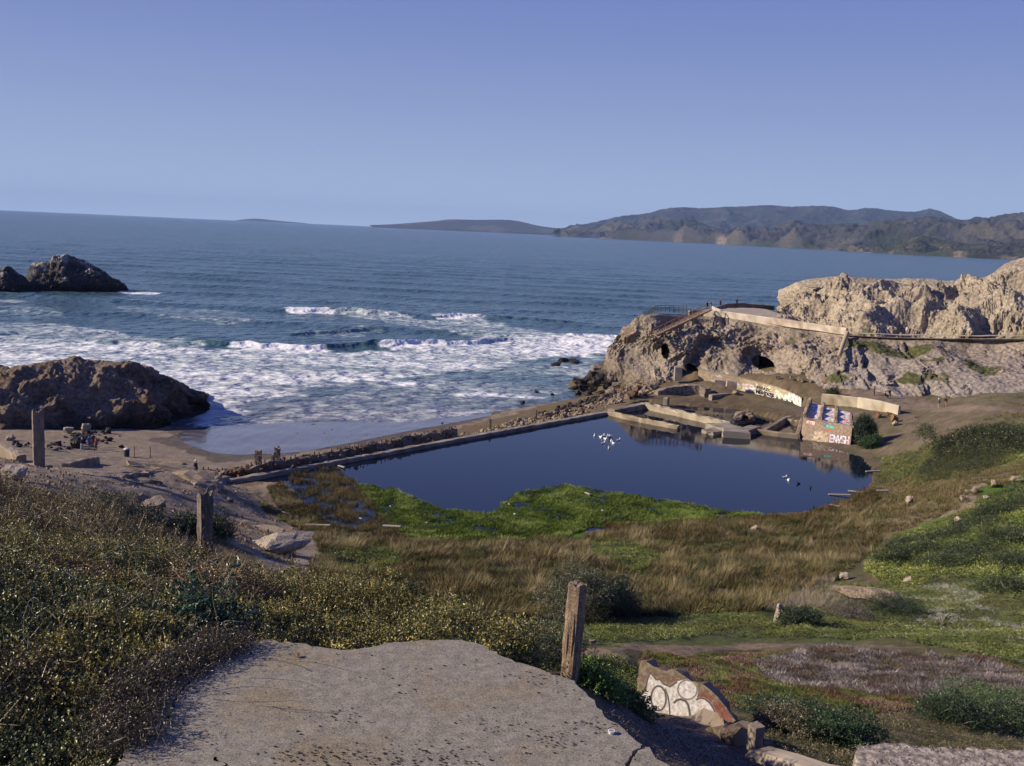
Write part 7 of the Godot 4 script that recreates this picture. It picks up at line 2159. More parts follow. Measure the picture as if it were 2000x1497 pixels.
func bush(at: Vector3, r: float, h: float, n: int, sprigs: Array, m: Material, tones: Array, label: String, group := "", called := "coastal_shrub", stem_color := Color(0.13, 0.1, 0.075), fat := 0.55, size := 1.0) -> void:
	var o := thing(called, label, "shrub", at, 0.0, group)
	var nz := noise(1.1 / maxf(r, 0.5), 3, FastNoiseLite.TYPE_SIMPLEX_SMOOTH, int(at.x * 31.0 + at.z * 17.0))
	var lists := []
	var cols := []
	for s in sprigs:
		lists.append([])
		cols.append([])
	for k in n:
		# a place in the dome, most of them near its skin
		var d := rand_dir(rng, 0.35)
		d.y = absf(d.y)
		var rim := 1.0 + nz.get_noise_3dv(d * r) * 0.55
		var q := pow(rng.randf(), 0.3) * rim
		var p := Vector3(d.x * r * q, pow(d.y, fat) * h * q, d.z * r * q)
		p.y += ground_h(at.x + p.x, at.z + p.z) - at.y if absf(ground_h(at.x + p.x, at.z + p.z) - at.y) < 2.5 else 0.0
		var s := rng.randf_range(0.7, 1.3) * size
		var b := Basis(Quaternion(Vector3.UP, (d + rand_dir(rng, 0.4) * 0.7).normalized())) * Basis(Vector3.UP, rng.randf() * TAU)
		var i := rng.randi_range(0, sprigs.size() - 1)
		lists[i].append(Transform3D(b.scaled(Vector3.ONE * s), p))
		var f := clampf(0.5 + nz.get_noise_3dv(d * r * 2.0) * 0.9 + rng.randf_range(-0.4, 0.4), 0, 0.999) * (tones.size() - 1)
		var c: Color = (tones[int(f)] as Color).lerp(tones[mini(int(f) + 1, tones.size() - 1)], f - int(f))
		var v := rng.randf_range(0.6, 1.3)
		cols[i].append(Color(c.r * v, c.g * v, c.b * v))
	for i in sprigs.size():
		copies("foliage", sprigs[i], m, lists[i], o, cols[i])
	var st := new_tool()
	for k in 14:
		var d := rand_dir(rng, 0.8)
		d.y = absf(d.y)
		var e := Vector3(d.x * r, d.y * h, d.z * r) * rng.randf_range(0.75, 1.12)
		var bend := rand_dir(rng) * r * 0.15
		tube_into(st, PackedVector3Array([Vector3(d.x, 0, d.z) * r * 0.2, e * 0.45 + bend, e * 0.8 - bend * 0.4, e]), PackedFloat32Array([0.022, 0.014, 0.008, 0.003]), 4, stem_color)
	put("stems", done(st), mats.wood, o)


func build_plants() -> void:
	var foliage := leaf_material("foliage", Color(0.26, 0.27, 0.09), 0.42, 0.5)
	var grass := leaf_material("grass", Color(0.12, 0.09, 0.04), 0.7, 0.3)
	var fleshy := leaf_material("fleshy_leaf", Color(0.03, 0.03, 0.01), 0.5, 0.4)
	# ---- thicket on the left and behind the slab
	var sprigs := []
	for k in 4:
		sprigs.append(sprig_mesh(700 + k, 30, 0.17, 0.033, 0.02))
	var gold := [Color(0.055, 0.062, 0.018), Color(0.125, 0.125, 0.032), Color(0.245, 0.215, 0.055), Color(0.42, 0.35, 0.11)]
	var olive_tone := [Color(0.045, 0.06, 0.02), Color(0.095, 0.115, 0.036), Color(0.18, 0.19, 0.06), Color(0.33, 0.31, 0.12)]
	var rusty := [Color(0.06, 0.045, 0.02), Color(0.13, 0.095, 0.04), Color(0.21, 0.15, 0.065), Color(0.33, 0.26, 0.13)]
	var mixed := [sprigs[0], sprigs[2], sprig_mesh(706, 16, 0.2, 0.048, 0.026), sprig_mesh(707, 10, 0.26, 0.03, 0.012, Color(0.16, 0.12, 0.08), 0.9, 7)]
	var spots := PackedVector3Array([Vector3(-9.88, 23.61, -20.00), Vector3(-8.22, 23.86, -19.40), Vector3(-6.69, 24.13, -18.40), Vector3(-5.45, 24.27, -17.50), Vector3(-4.42, 24.35, -16.40), Vector3(-7.51, 24.21, -16.00), Vector3(-5.93, 24.40, -15.40), Vector3(-4.83, 24.43, -15.00), Vector3(-6.53, 24.63, -13.00), Vector3(-5.48, 24.76, -12.80), Vector3(-4.67, 24.72, -13.00), Vector3(-3.93, 24.71, -13.30), Vector3(-3.67, 24.45, -14.20), Vector3(-5.27, 24.95, -10.80), Vector3(-4.60, 24.95, -11.00), Vector3(-4.18, 24.75, -11.80), Vector3(-4.75, 25.11, -9.30), Vector3(-4.24, 25.14, -9.40), Vector3(-3.93, 25.37, -8.20), Vector3(-3.86, 24.60, -12.60), Vector3(-8.23, 24.35, -15.00), Vector3(-6.07, 24.94, -11.00), Vector3(-4.88, 25.25, -8.80), Vector3(-4.00, 24.96, -10.00)])
	for i in spots.size():
		var top := spots[i]
		var g := ground_h(top.x, top.z)
		var h := clampf((top.y - g) * 0.78, 0.35, 2.2)
		var r := clampf(-top.z * 0.085, 0.75, 1.7)
		var tone: Array = [gold, olive_tone, gold, rusty][rng.randi_range(0, 3)]
		bush(Vector3(top.x, g, top.z), r, h * rng.randf_range(0.8, 1.05), int(1500 * clampf(r, 0.9, 1.4)), mixed if i % 3 == 1 else sprigs, foliage, tone, "dense small-leaved olive shrub in the thicket left of the slab", "shrubs of the left thicket")
	spots = PackedVector3Array([Vector3(-3.91, 23.64, -17.60), Vector3(-3.06, 23.89, -17.00), Vector3(-2.40, 23.76, -17.40), Vector3(-1.63, 23.84, -17.00), Vector3(-1.05, 23.94, -16.40), Vector3(-0.61, 24.10, -15.40), Vector3(-0.33, 24.25, -14.20), Vector3(-3.01, 24.25, -14.60), Vector3(-2.25, 24.32, -14.20), Vector3(-1.57, 24.35, -14.20), Vector3(-0.97, 24.38, -14.20), Vector3(-0.63, 24.47, -13.40), Vector3(-3.25, 24.52, -13.40), Vector3(-2.31, 24.58, -12.90), Vector3(-1.63, 24.63, -12.90), Vector3(-0.95, 24.70, -12.90)])
	for i in spots.size():
		var top := spots[i]
		var g := ground_h(top.x, top.z)
		bush(Vector3(top.x, g, top.z), clampf(-top.z * 0.075, 0.7, 1.35), clampf((top.y - g) * 0.95, 0.4, 2.6), 1500, sprigs, foliage, gold, "golden-olive small-leaved shrub in the row behind the slab's far edge", "shrubs behind the slab")
	var loose := []
	for k in 3:
		loose.append(sprig_mesh(720 + k, 16, 0.34, 0.05, 0.02, Color(0.16, 0.12, 0.08), 1.4, 5))
	spots = PackedVector3Array([Vector3(-18.72, 19.86, -38.00), Vector3(-16.25, 20.02, -36.00), Vector3(-21.04, 19.59, -39.00), Vector3(-13.53, 20.38, -33.00), Vector3(-15.46, 20.57, -32.00), Vector3(-12.66, 21.23, -29.00), Vector3(-10.45, 21.68, -27.00), Vector3(-16.92, 20.77, -31.00), Vector3(-8.35, 22.49, -24.00), Vector3(-13.66, 21.87, -26.00), Vector3(-11.57, 22.18, -25.00)])
	for i in spots.size():
		var top := spots[i]
		var g := ground_h(top.x, top.z)
		bush(Vector3(top.x, g, top.z), clampf(-top.z * 0.08, 1.6, 3.0), clampf((top.y - g) * 0.75, 0.4, 1.9), 1500, loose, foliage, [Color(0.05, 0.05, 0.018), Color(0.12, 0.09, 0.035), Color(0.21, 0.15, 0.06)], "rusty golden brush on the bank beyond the left thicket", "golden brush on the left bank", "golden_brush")
	# tangled dead stems over the thicket
	var st := new_tool()
	for k in 260:
		var u := rng.randf_range(-0.5, -0.2)
		var d := rng.randf_range(9.0, 20.0)
		var p := Vector3(u * d, 0, -d)
		if p.x > -3.4 and d < 13.5:
			continue
		p.y = ground_h(p.x, p.z) + rng.randf_range(0.5, 1.35)
		var line := PackedVector3Array([p])
		var radii := PackedFloat32Array([0.005])
		var dir := rand_dir(rng, 0.5)
		var bend := rand_dir(rng) * 0.35
		for q in 6:
			dir = (dir + bend + rand_dir(rng) * 0.25).normalized()
			line.append(line[-1] + dir * rng.randf_range(0.05, 0.11))
			radii.append(0.0045 - q * 0.0005)
		tube_into(st, line, radii, 4, Color(0.24, 0.17, 0.10) if k % 3 else Color(0.27, 0.24, 0.2))
	tag(put("dead_stems", done(st), mats.wood), "pale tangled dead stems arching over the left thicket", "twigs", "", "stuff")
	# litter that creeps over the slab's left edge
	var low := sprig_mesh(731, 14, 0.13, 0.025, 0.012, Color(0.1, 0.08, 0.06), 0.1, 5)
	var xf := []
	var tints := []
	for k in 1300:
		var t := rng.randf()
		var p := Vector3(-3.13, 25.40, -8.21).lerp(Vector3(-3.38, 25.40, -9.38), clampf(t * 2.0, 0, 1)).lerp(Vector3(-2.75, 25.40, -10.63), clampf(t * 2.0 - 1.0, 0, 1))
		p += Vector3(rng.randfn() * 0.17 - 0.14, 0.02 + 0.12 * rng.randf(), rng.randfn() * 0.12)
		xf.append(Transform3D(Basis.from_euler(Vector3(rng.randf_range(-0.8, 0.8), rng.randf() * TAU, rng.randf_range(-0.8, 0.8))), p))
		var g := rng.randf_range(0.5, 1.3)
		tints.append(Color(0.075 * g, 0.058 * g, 0.035 * g))
	tag(copies("creeping_litter", low, foliage, xf, self, tints), "dry twigs and leaf litter creeping over the slab's left edge", "leaf litter")

	# ---- single shrubs farther down
	var broad := []
	for k in 3:
		broad.append(sprig_mesh(740 + k, 22, 0.34, 0.075, 0.035, Color(0.12, 0.1, 0.07), 0.6, 4))
	var grey := [Color(0.045, 0.055, 0.03), Color(0.085, 0.095, 0.05), Color(0.14, 0.145, 0.085)]
	var deep := [Color(0.012, 0.028, 0.012), Color(0.025, 0.05, 0.018), Color(0.05, 0.085, 0.03)]
	var shrubs := [
		[Vector3(3.71, 11.08, -48.62), 1.9, 2.7, 1300, grey, "tall grey-green shrub behind the timber post, left part", broad],
		[Vector3(5.49, 10.57, -50.13), 1.6, 2.2, 1100, deep, "dark rounded shrub behind the timber post, right part", broad],
		[Vector3(0.90, 19.15, -24.76), 1.5, 1.1, 900, grey, "low grey-green shrub between the slab's corner and the timber post", sprigs],
		[Vector3(-17.99, 10.46, -60.84), 1.4, 1.5, 500, deep, "dark leafy shrub at the foot of the ragged timber post", broad],
		[Vector3(-19.00, 11.22, -59.25), 1.1, 1.0, 380, deep, "small dark shrub left of the ragged timber post", broad],
		[Vector3(-23.84, 12.34, -58.47), 2.2, 1.5, 700, grey, "grey-green shrub in the gully below the ruined floor", broad],
		[Vector3(-21.32, 11.99, -58.23), 1.5, 1.0, 400, grey, "small grey shrub beside the gully boulders", broad],
		[Vector3(53.85, 0.58, -151.68), 1.5, 4.0, 1100, [Color(0.008, 0.018, 0.01), Color(0.016, 0.034, 0.015), Color(0.03, 0.06, 0.022)], "dark green bush growing against the painted ruin's right side", broad],
		[Vector3(53.96, 0.62, -149.29), 1.2, 1.7, 420, [Color(0.015, 0.035, 0.014), Color(0.03, 0.07, 0.02), Color(0.05, 0.1, 0.03)], "small bright green bush in front of the dark bush by the ruin", broad],
		[Vector3(58.15, 2.73, -182.14), 1.0, 1.5, 260, deep, "small round bush against the left end of the white wall", broad],
		[Vector3(53.93, 4.22, -119.64), 6.0, 1.9, 1900, [Color(0.03, 0.045, 0.014), Color(0.06, 0.075, 0.022), Color(0.09, 0.1, 0.03)], "long dark green thicket on the slope right of the pool", broad],
		[Vector3(59.45, 6.10, -125.49), 7.0, 1.7, 1600, [Color(0.035, 0.045, 0.016), Color(0.06, 0.07, 0.022)], "wide olive thicket on the slope under the walkers' path", broad],
		[Vector3(21.11, 10.48, -52.93), 1.6, 0.9, 900, deep, "dark feathery shrub in front of the long half-buried boulder", sprigs],
		[Vector3(17.42, 11.29, -49.01), 1.2, 0.9, 600, [Color(0.14, 0.12, 0.1), Color(0.2, 0.17, 0.14)], "grey dead-looking bush below the long boulder", sprigs],
		[Vector3(14.13, 12.01, -46.17), 0.9, 0.8, 500, deep, "dark leafy bush right of the upright boulder", broad],
		[Vector3(12.88, 17.90, -24.89), 1.6, 0.9, 1100, [Color(0.04, 0.075, 0.03), Color(0.075, 0.125, 0.045), Color(0.12, 0.18, 0.07)], "feathery green bush at the right edge below the ice plant", sprigs],
		[Vector3(11.19, 18.44, -23.54), 0.9, 0.6, 600, deep, "dark green low bush left of the feathery right-edge bush", sprigs],
		[Vector3(6.58, 20.57, -18.15), 0.75, 0.7, 600, [Color(0.02, 0.05, 0.02), Color(0.05, 0.1, 0.035)], "feathery green tuft of leaves left of the pebbly block", sprigs],
		[Vector3(5.86, 20.56, -18.52), 0.9, 0.55, 600, [Color(0.05, 0.06, 0.025), Color(0.12, 0.11, 0.06), Color(0.17, 0.14, 0.09)], "dry grey-green bush behind the square block", sprigs],
		[Vector3(6.49, 19.33, -21.74), 1.0, 0.5, 500, [Color(0.03, 0.06, 0.03), Color(0.06, 0.1, 0.04)], "low green bush below the hollow in the ice plant", sprigs],
		[Vector3(1.310, 23.809, -13.200), 0.38, 0.26, 420, [Color(0.06, 0.11, 0.02), Color(0.12, 0.19, 0.035), Color(0.2, 0.29, 0.06)], "bright green leafy plant at the slab's edge below the timber post", sprigs],
		[Vector3(1.816, 23.176, -14.000), 0.4, 0.2, 320, [Color(0.06, 0.09, 0.022), Color(0.12, 0.155, 0.04)], "green leafy plant between slab and painted slab", sprigs],
		[Vector3(-3.792, 24.915, -12.600), 0.45, 0.9, 160, [Color(0.02, 0.06, 0.04), Color(0.05, 0.11, 0.06)], "large-leaved blue-green plant in the thicket's shadow", broad],
	]
	for s in shrubs:
		var at: Vector3 = on_ground(s[0])
		bush(at, s[1], s[2], s[3], s[6], foliage, s[4], s[5], "", "shrub", Color(0.12, 0.1, 0.08), 0.6, 2.2 if at.z < -120.0 else 1.0)

	# dark low shrubs standing out of the cover on the right slope
	spots = PackedVector3Array([Vector3(28.15, 7.18, -71.43), Vector3(30.77, 7.40, -73.44), Vector3(34.16, 7.42, -77.03), Vector3(38.21, 7.26, -81.66), Vector3(41.45, 7.66, -84.64), Vector3(44.40, 8.21, -86.34), Vector3(36.55, 9.02, -72.28), Vector3(33.33, 8.64, -70.02), Vector3(30.55, 8.36, -67.65), Vector3(33.90, 9.55, -64.66), Vector3(33.58, 4.95, -83.41), Vector3(29.37, 10.25, -57.39), Vector3(53.42, 3.77, -124.33), Vector3(57.69, 5.53, -120.11), Vector3(62.29, 6.63, -123.50), Vector3(63.93, 5.03, -139.90), Vector3(64.56, 6.86, -132.50)])
	for i in spots.size():
		bush(on_ground(spots[i]), rng.randf_range(1.3, 2.8), rng.randf_range(0.5, 1.1), 420, broad, foliage, [Color(0.02, 0.035, 0.012), Color(0.04, 0.06, 0.018), Color(0.075, 0.10, 0.03)], "low dark green shrub among the paler cover on the right slope", "low shrubs on the right slope", "shrub", Color(0.1, 0.08, 0.06), 0.6, 1.1)

	# ---- ground cover, each kind one mass
	var brown := [Color(0.06, 0.068, 0.022), Color(0.10, 0.095, 0.036), Color(0.16, 0.13, 0.06), Color(0.225, 0.185, 0.10)]
	var field := PackedVector2Array([Vector2(-22.41, -100.56), Vector2(-13.65, -91.28), Vector2(-3.90, -86.80), Vector2(5.45, -92.75), Vector2(15.32, -101.09), Vector2(26.56, -104.23), Vector2(34.44, -108.89), Vector2(44.17, -122.53), Vector2(38.86, -101.36), Vector2(32.38, -84.75), Vector2(23.37, -68.10), Vector2(18.48, -61.00), Vector2(12.94, -49.21), Vector2(6.70, -50.87), Vector2(1.77, -48.24), Vector2(-1.94, -45.87), Vector2(-7.12, -48.11), Vector2(-10.50, -52.23), Vector2(-13.23, -69.28), Vector2(-18.15, -89.96)])
	var patches := [PackedVector2Array([Vector2(7.50, -87.96), Vector2(11.17, -88.07), Vector2(12.71, -77.24), Vector2(9.49, -70.77), Vector2(6.59, -76.42)]), PackedVector2Array([Vector2(-12.22, -67.74), Vector2(-9.67, -78.58), Vector2(-7.05, -69.28), Vector2(-7.53, -59.01), Vector2(-9.97, -57.01)])]
	for k in 3:
		strew("brown_grass", "", "", tuft_mesh(750 + k, 16, 0.75, 0.3, 0.013, 0.5), grass, field, 15000, Vector2(0.4, 1.25), brown, 0.22, -0.32 if k else -2.0, 0.05, 0.45, patches)
	var cover := sprig_mesh(760, 30, 0.3, 0.09, 0.05, Color.WHITE, 0.5, 5)
	var green := [Color(0.045, 0.06, 0.016), Color(0.085, 0.115, 0.026), Color(0.14, 0.18, 0.036), Color(0.22, 0.25, 0.05)]
	var olive := [Color(0.035, 0.036, 0.014), Color(0.065, 0.065, 0.024), Color(0.12, 0.105, 0.045)]
	for q in patches:
		strew("green_patch", "", "", cover, foliage, q, 1800, Vector2(0.6, 1.3), green, 0.3)
	strew("marsh_herb", "", "", cover, foliage, field, 20000, Vector2(0.45, 1.2), [Color(0.06, 0.08, 0.02), Color(0.09, 0.125, 0.03), Color(0.14, 0.175, 0.04)], 0.16, 0.04)
	strew("russet_herb", "", "", cover, foliage, field, 9000, Vector2(0.4, 1.0), [Color(0.09, 0.06, 0.025), Color(0.16, 0.09, 0.035)], 0.2, 0.14)
	strew("green_cover", "", "", cover, foliage, PackedVector2Array([Vector2(30.62, -83.41), Vector2(36.15, -86.80), Vector2(41.93, -89.13), Vector2(52.10, -98.58), Vector2(72.99, -101.50), Vector2(39.91, -53.92), Vector2(31.63, -60.12), Vector2(28.75, -63.48), Vector2(24.85, -61.08), Vector2(25.40, -68.82)]), 16000, Vector2(0.5, 1.5), green, 0.14)
	strew("green_cover", "", "", cover, foliage, PackedVector2Array([Vector2(0.46, -43.15), Vector2(5.76, -49.67), Vector2(13.09, -49.80), Vector2(19.36, -64.07), Vector2(28.07, -65.79), Vector2(39.91, -53.92), Vector2(25.70, -34.13), Vector2(19.20, -36.13), Vector2(18.10, -37.05), Vector2(15.68, -41.20), Vector2(9.45, -42.47), Vector2(4.55, -37.15), Vector2(2.66, -32.93), Vector2(0.31, -24.47)]), 22000, Vector2(0.35, 0.8), [Color(0.06, 0.08, 0.02), Color(0.10, 0.13, 0.03), Color(0.135, 0.175, 0.04), Color(0.2, 0.22, 0.065)], 0.25)
	strew("green_cover", "", "", cover, foliage, PackedVector2Array([Vector2(52.82, -141.77), Vector2(56.69, -138.97), Vector2(62.95, -137.69), Vector2(70.78, -138.24), Vector2(85.95, -140.27), Vector2(61.75, -99.76), Vector2(56.32, -111.07), Vector2(51.13, -115.74), Vector2(47.17, -125.82)]), 7000, Vector2(0.6, 1.5), green, 0.1)
	strew("olive_scrub", "", "", cover, foliage, PackedVector2Array([Vector2(0.18, -24.47), Vector2(1.81, -25.70), Vector2(3.21, -27.17), Vector2(3.72, -25.59), Vector2(2.85, -19.55), Vector2(1.41, -12.76), Vector2(1.57, -23.79)]), 5000, Vector2(0.25, 0.6), [Color(0.075, 0.105, 0.025), Color(0.15, 0.18, 0.045)], 0.6)
	strew("olive_scrub", "", "", cover, foliage, PackedVector2Array([Vector2(-18.15, -89.96), Vector2(0.62, -84.41), Vector2(8.78, -52.16), Vector2(0.45, -42.03), Vector2(-7.86, -53.00), Vector2(-12.00, -66.58)]), 5000, Vector2(0.4, 1.0), olive, 0.3, 0.08)
	strew("olive_scrub", "", "", cover, foliage, PackedVector2Array([Vector2(4.55, -19.87), Vector2(7.79, -23.23), Vector2(12.80, -25.87), Vector2(17.45, -26.63), Vector2(11.46, -15.84), Vector2(4.05, -11.72), Vector2(4.84, -17.01)]), 9000, Vector2(0.15, 0.42), [Color(0.04, 0.045, 0.018), Color(0.08, 0.08, 0.03), Color(0.15, 0.125, 0.07)], 0.8)
	strew("meadow_grass", "", "", tuft_mesh(770, 12, 0.28, 0.25, 0.012, 0.2), grass, PackedVector2Array([Vector2(32.84, -109.18), Vector2(44.55, -123.67), Vector2(48.88, -134.44), Vector2(52.82, -141.77), Vector2(56.69, -138.97), Vector2(62.58, -141.58), Vector2(78.23, -153.30), Vector2(100.78, -165.12), Vector2(80.89, -131.80), Vector2(52.06, -113.91), Vector2(35.33, -90.56), Vector2(31.55, -93.12)]), 14000, Vector2(0.5, 1.5), [Color(0.06, 0.08, 0.022), Color(0.11, 0.12, 0.035), Color(0.19, 0.15, 0.07)], 0.12, -0.12)
	strew("meadow_grass", "", "", tuft_mesh(771, 12, 0.28, 0.25, 0.012, 0.2), grass, PackedVector2Array([Vector2(-26.41, -103.95), Vector2(-21.50, -101.23), Vector2(-16.87, -93.24), Vector2(-13.37, -89.49), Vector2(-11.85, -69.74), Vector2(-17.79, -88.19), Vector2(-23.67, -97.15)]), 5000, Vector2(0.5, 1.5), [Color(0.05, 0.065, 0.02), Color(0.10, 0.11, 0.03), Color(0.17, 0.13, 0.06)], 0.2, -0.1)
	strew("meadow_grass", "", "", tuft_mesh(772, 12, 0.28, 0.25, 0.012, 0.2), grass, PackedVector2Array([Vector2(66.88, -188.03), Vector2(77.84, -191.81), Vector2(189.11, -311.21), Vector2(96.32, -157.63), Vector2(77.96, -155.97), Vector2(76.81, -177.38)]), 6000, Vector2(0.6, 1.7), [Color(0.07, 0.08, 0.03), Color(0.13, 0.12, 0.06)], 0.1, 0.0)
	strew("meadow_grass", "", "", tuft_mesh(773, 12, 0.3, 0.25, 0.012, 0.2), grass, PackedVector2Array([Vector2(-27.23, -111.67), Vector2(-25.70, -119.32), Vector2(-18.64, -102.85), Vector2(-16.26, -95.37), Vector2(-19.85, -98.32), Vector2(-24.12, -103.40)]), 5000, Vector2(0.5, 1.5), [Color(0.07, 0.075, 0.025), Color(0.13, 0.11, 0.045), Color(0.19, 0.15, 0.08)], 0.2)
	strew("meadow_grass", "", "", tuft_mesh(774, 12, 0.35, 0.25, 0.012, 0.25), grass, PackedVector2Array([Vector2(36.33, -100.03), Vector2(47.31, -119.32), Vector2(52.49, -119.00), Vector2(59.51, -115.28), Vector2(56.41, -105.90), Vector2(46.71, -93.61), Vector2(41.34, -89.84), Vector2(36.16, -87.96), Vector2(33.87, -89.01)]), 8000, Vector2(0.5, 1.4), [Color(0.075, 0.085, 0.025), Color(0.14, 0.125, 0.05), Color(0.21, 0.165, 0.09)], 0.2, -0.15)
	# bright mat of pond grass at the pool's near edge
	var mat := PackedVector2Array([Vector2(-18.00, -115.58), Vector2(-13.63, -114.21), Vector2(-7.10, -106.04), Vector2(-1.58, -105.48), Vector2(1.18, -114.82), Vector2(6.74, -119.16), Vector2(15.54, -115.43), Vector2(23.63, -111.07), Vector2(29.04, -109.76), Vector2(23.27, -103.95), Vector2(14.00, -103.13), Vector2(8.55, -101.77), Vector2(0.63, -89.37), Vector2(-4.93, -88.89), Vector2(-9.76, -94.99), Vector2(-13.53, -102.72)])
	for k in 2:
		strew("pond_grass", "", "", tuft_mesh(780 + k, 18, 0.24, 0.24, 0.014, 0.15), grass, mat, 14000, Vector2(0.7, 1.5), [Color(0.07, 0.115, 0.017), Color(0.115, 0.17, 0.027), Color(0.17, 0.225, 0.055)], 0.2, -0.5)
	var marsh := PackedVector2Array([Vector2(-26.74, -119.80), Vector2(-22.49, -123.67), Vector2(-18.15, -116.51), Vector2(-13.30, -102.99), Vector2(-9.15, -93.86), Vector2(-12.97, -93.24), Vector2(-17.73, -97.93), Vector2(-22.57, -106.18)])
	strew("reeds", "", "", tuft_mesh(785, 10, 0.5, 0.3, 0.012, 0.2), grass, marsh, 5500, Vector2(0.6, 1.3), [Color(0.05, 0.06, 0.02), Color(0.10, 0.09, 0.04), Color(0.15, 0.11, 0.05)], 0.25, -0.15)
	strew("reeds", "", "", tuft_mesh(786, 12, 0.55, 0.3, 0.012, 0.2), grass, PackedVector2Array([Vector2(10.24, -102.99), Vector2(22.61, -106.04), Vector2(32.52, -110.05), Vector2(40.30, -118.22), Vector2(44.99, -124.99), Vector2(45.30, -120.43), Vector2(34.27, -101.50), Vector2(24.91, -97.41), Vector2(14.45, -88.54), Vector2(9.15, -91.04)]), 9000, Vector2(0.6, 1.3), [Color(0.06, 0.05, 0.02), Color(0.13, 0.07, 0.03), Color(0.11, 0.085, 0.04), Color(0.07, 0.08, 0.025)], 0.25)
	# ice plant on the mound: green-red on the left, grey and dying on the right
	var mound := PackedVector2Array([Vector2(3.78, -26.53), Vector2(4.67, -30.98), Vector2(8.23, -35.18), Vector2(11.94, -37.55), Vector2(14.80, -36.71), Vector2(16.95, -36.71), Vector2(18.65, -36.56), Vector2(19.45, -34.49), Vector2(19.85, -30.49), Vector2(17.39, -26.53), Vector2(12.90, -26.07), Vector2(7.79, -23.23), Vector2(5.62, -22.51), Vector2(4.66, -24.66)])
	strew("ice_plant", "", "", finger_mesh(790, 9, 0.085, 0.009), fleshy, mound, 46000, Vector2(0.7, 1.5), [Color(0.10, 0.13, 0.03), Color(0.145, 0.15, 0.042), Color(0.15, 0.11, 0.052), Color(0.15, 0.085, 0.062)], 0.5, -2.0, 0.0, 0.5)
	strew("withered_ice_plant", "", "", finger_mesh(791, 9, 0.1, 0.008), fleshy, PackedVector2Array([Vector2(8.62, -33.01), Vector2(11.42, -37.10), Vector2(13.51, -37.50), Vector2(15.17, -36.66), Vector2(16.72, -36.18), Vector2(18.24, -36.13), Vector2(18.88, -33.77), Vector2(19.60, -30.09), Vector2(17.65, -26.95), Vector2(13.97, -26.81), Vector2(11.30, -27.35), Vector2(8.28, -26.11), Vector2(8.04, -28.84)]), 34000, Vector2(0.7, 1.6), [Color(0.055, 0.04, 0.037), Color(0.088, 0.069, 0.066), Color(0.13, 0.108, 0.106), Color(0.19, 0.167, 0.165)], 0.7, -0.42, -0.02, 0.5)
	strew("white_flowers", "", "", sprig_mesh(795, 18, 0.22, 0.05, 0.04, Color.WHITE, 1.2, 5), foliage, PackedVector2Array([Vector2(26.28, -64.66), Vector2(27.74, -60.44), Vector2(26.83, -52.16), Vector2(27.85, -47.23), Vector2(24.26, -40.93), Vector2(22.89, -44.20), Vector2(21.43, -47.23), Vector2(21.73, -53.07)]), 4200, Vector2(0.5, 1.1), [Color(0.25, 0.26, 0.2), Color(0.45, 0.45, 0.42)], 0.35, 0.02)
	strew("yellow_cover", "", "", cover, foliage, PackedVector2Array([Vector2(24.85, -61.08), Vector2(28.71, -64.92), Vector2(31.47, -69.83), Vector2(30.60, -72.09), Vector2(28.34, -70.02)]), 350, Vector2(0.6, 1.2), [Color(0.14, 0.16, 0.03), Color(0.24, 0.24, 0.04)], 0.4)
	strew("dry_stalks", "", "", tuft_mesh(798, 9, 0.8, 0.25, 0.006, 0.3), grass, PackedVector2Array([Vector2(19.36, -64.07), Vector2(22.69, -68.19), Vector2(19.04, -55.08), Vector2(15.44, -50.66), Vector2(13.21, -50.26)]), 1500, Vector2(0.5, 1.0), [Color(0.2, 0.17, 0.12), Color(0.3, 0.26, 0.2)], 0.4)
	strew("loose_stones", "", "", rocks[1], mats.tan_stone, PackedVector2Array([Vector2(-43.11, -76.32), Vector2(-47.13, -97.80), Vector2(-35.85, -87.49), Vector2(-37.15, -111.07), Vector2(-32.20, -112.86), Vector2(-27.45, -108.02), Vector2(-24.20, -101.50), Vector2(-18.15, -89.96), Vector2(-12.57, -56.56), Vector2(-17.39, -63.31), Vector2(-21.51, -64.75), Vector2(-23.04, -59.96), Vector2(-28.82, -63.81), Vector2(-34.73, -61.41)]), 2600, Vector2(0.06, 0.45), [Color(0.6, 0.55, 0.5), Color(1.0, 0.95, 0.9)], 0.3, -2.0, -0.02, 0.5)
	strew("dry_tussocks", "", "", tuft_mesh(799, 10, 0.3, 0.2, 0.012, 0.3), grass, PackedVector2Array([Vector2(-35.29, -73.15), Vector2(-32.80, -98.06), Vector2(-31.11, -109.03), Vector2(-26.41, -103.95), Vector2(-17.27, -85.65), Vector2(-12.57, -56.56), Vector2(-17.39, -63.31), Vector2(-21.51, -64.75), Vector2(-25.05, -61.08)]), 1500, Vector2(0.5, 1.2), [Color(0.09, 0.085, 0.035), Color(0.2, 0.15, 0.08)], 0.4, 0.12)
	strew("dark_gravel", "", "", rocks[0], mats.grey_stone, PackedVector2Array([Vector2(1.67, -23.29), Vector2(2.72, -22.65), Vector2(2.66, -17.89), Vector2(3.94, -17.15), Vector2(4.55, -15.92), Vector2(4.92, -15.42), Vector2(1.61, -10.50), Vector2(1.32, -11.74)]), 5000, Vector2(0.015, 0.06), [Color(0.3, 0.28, 0.27), Color(0.6, 0.55, 0.5)], 1.0)


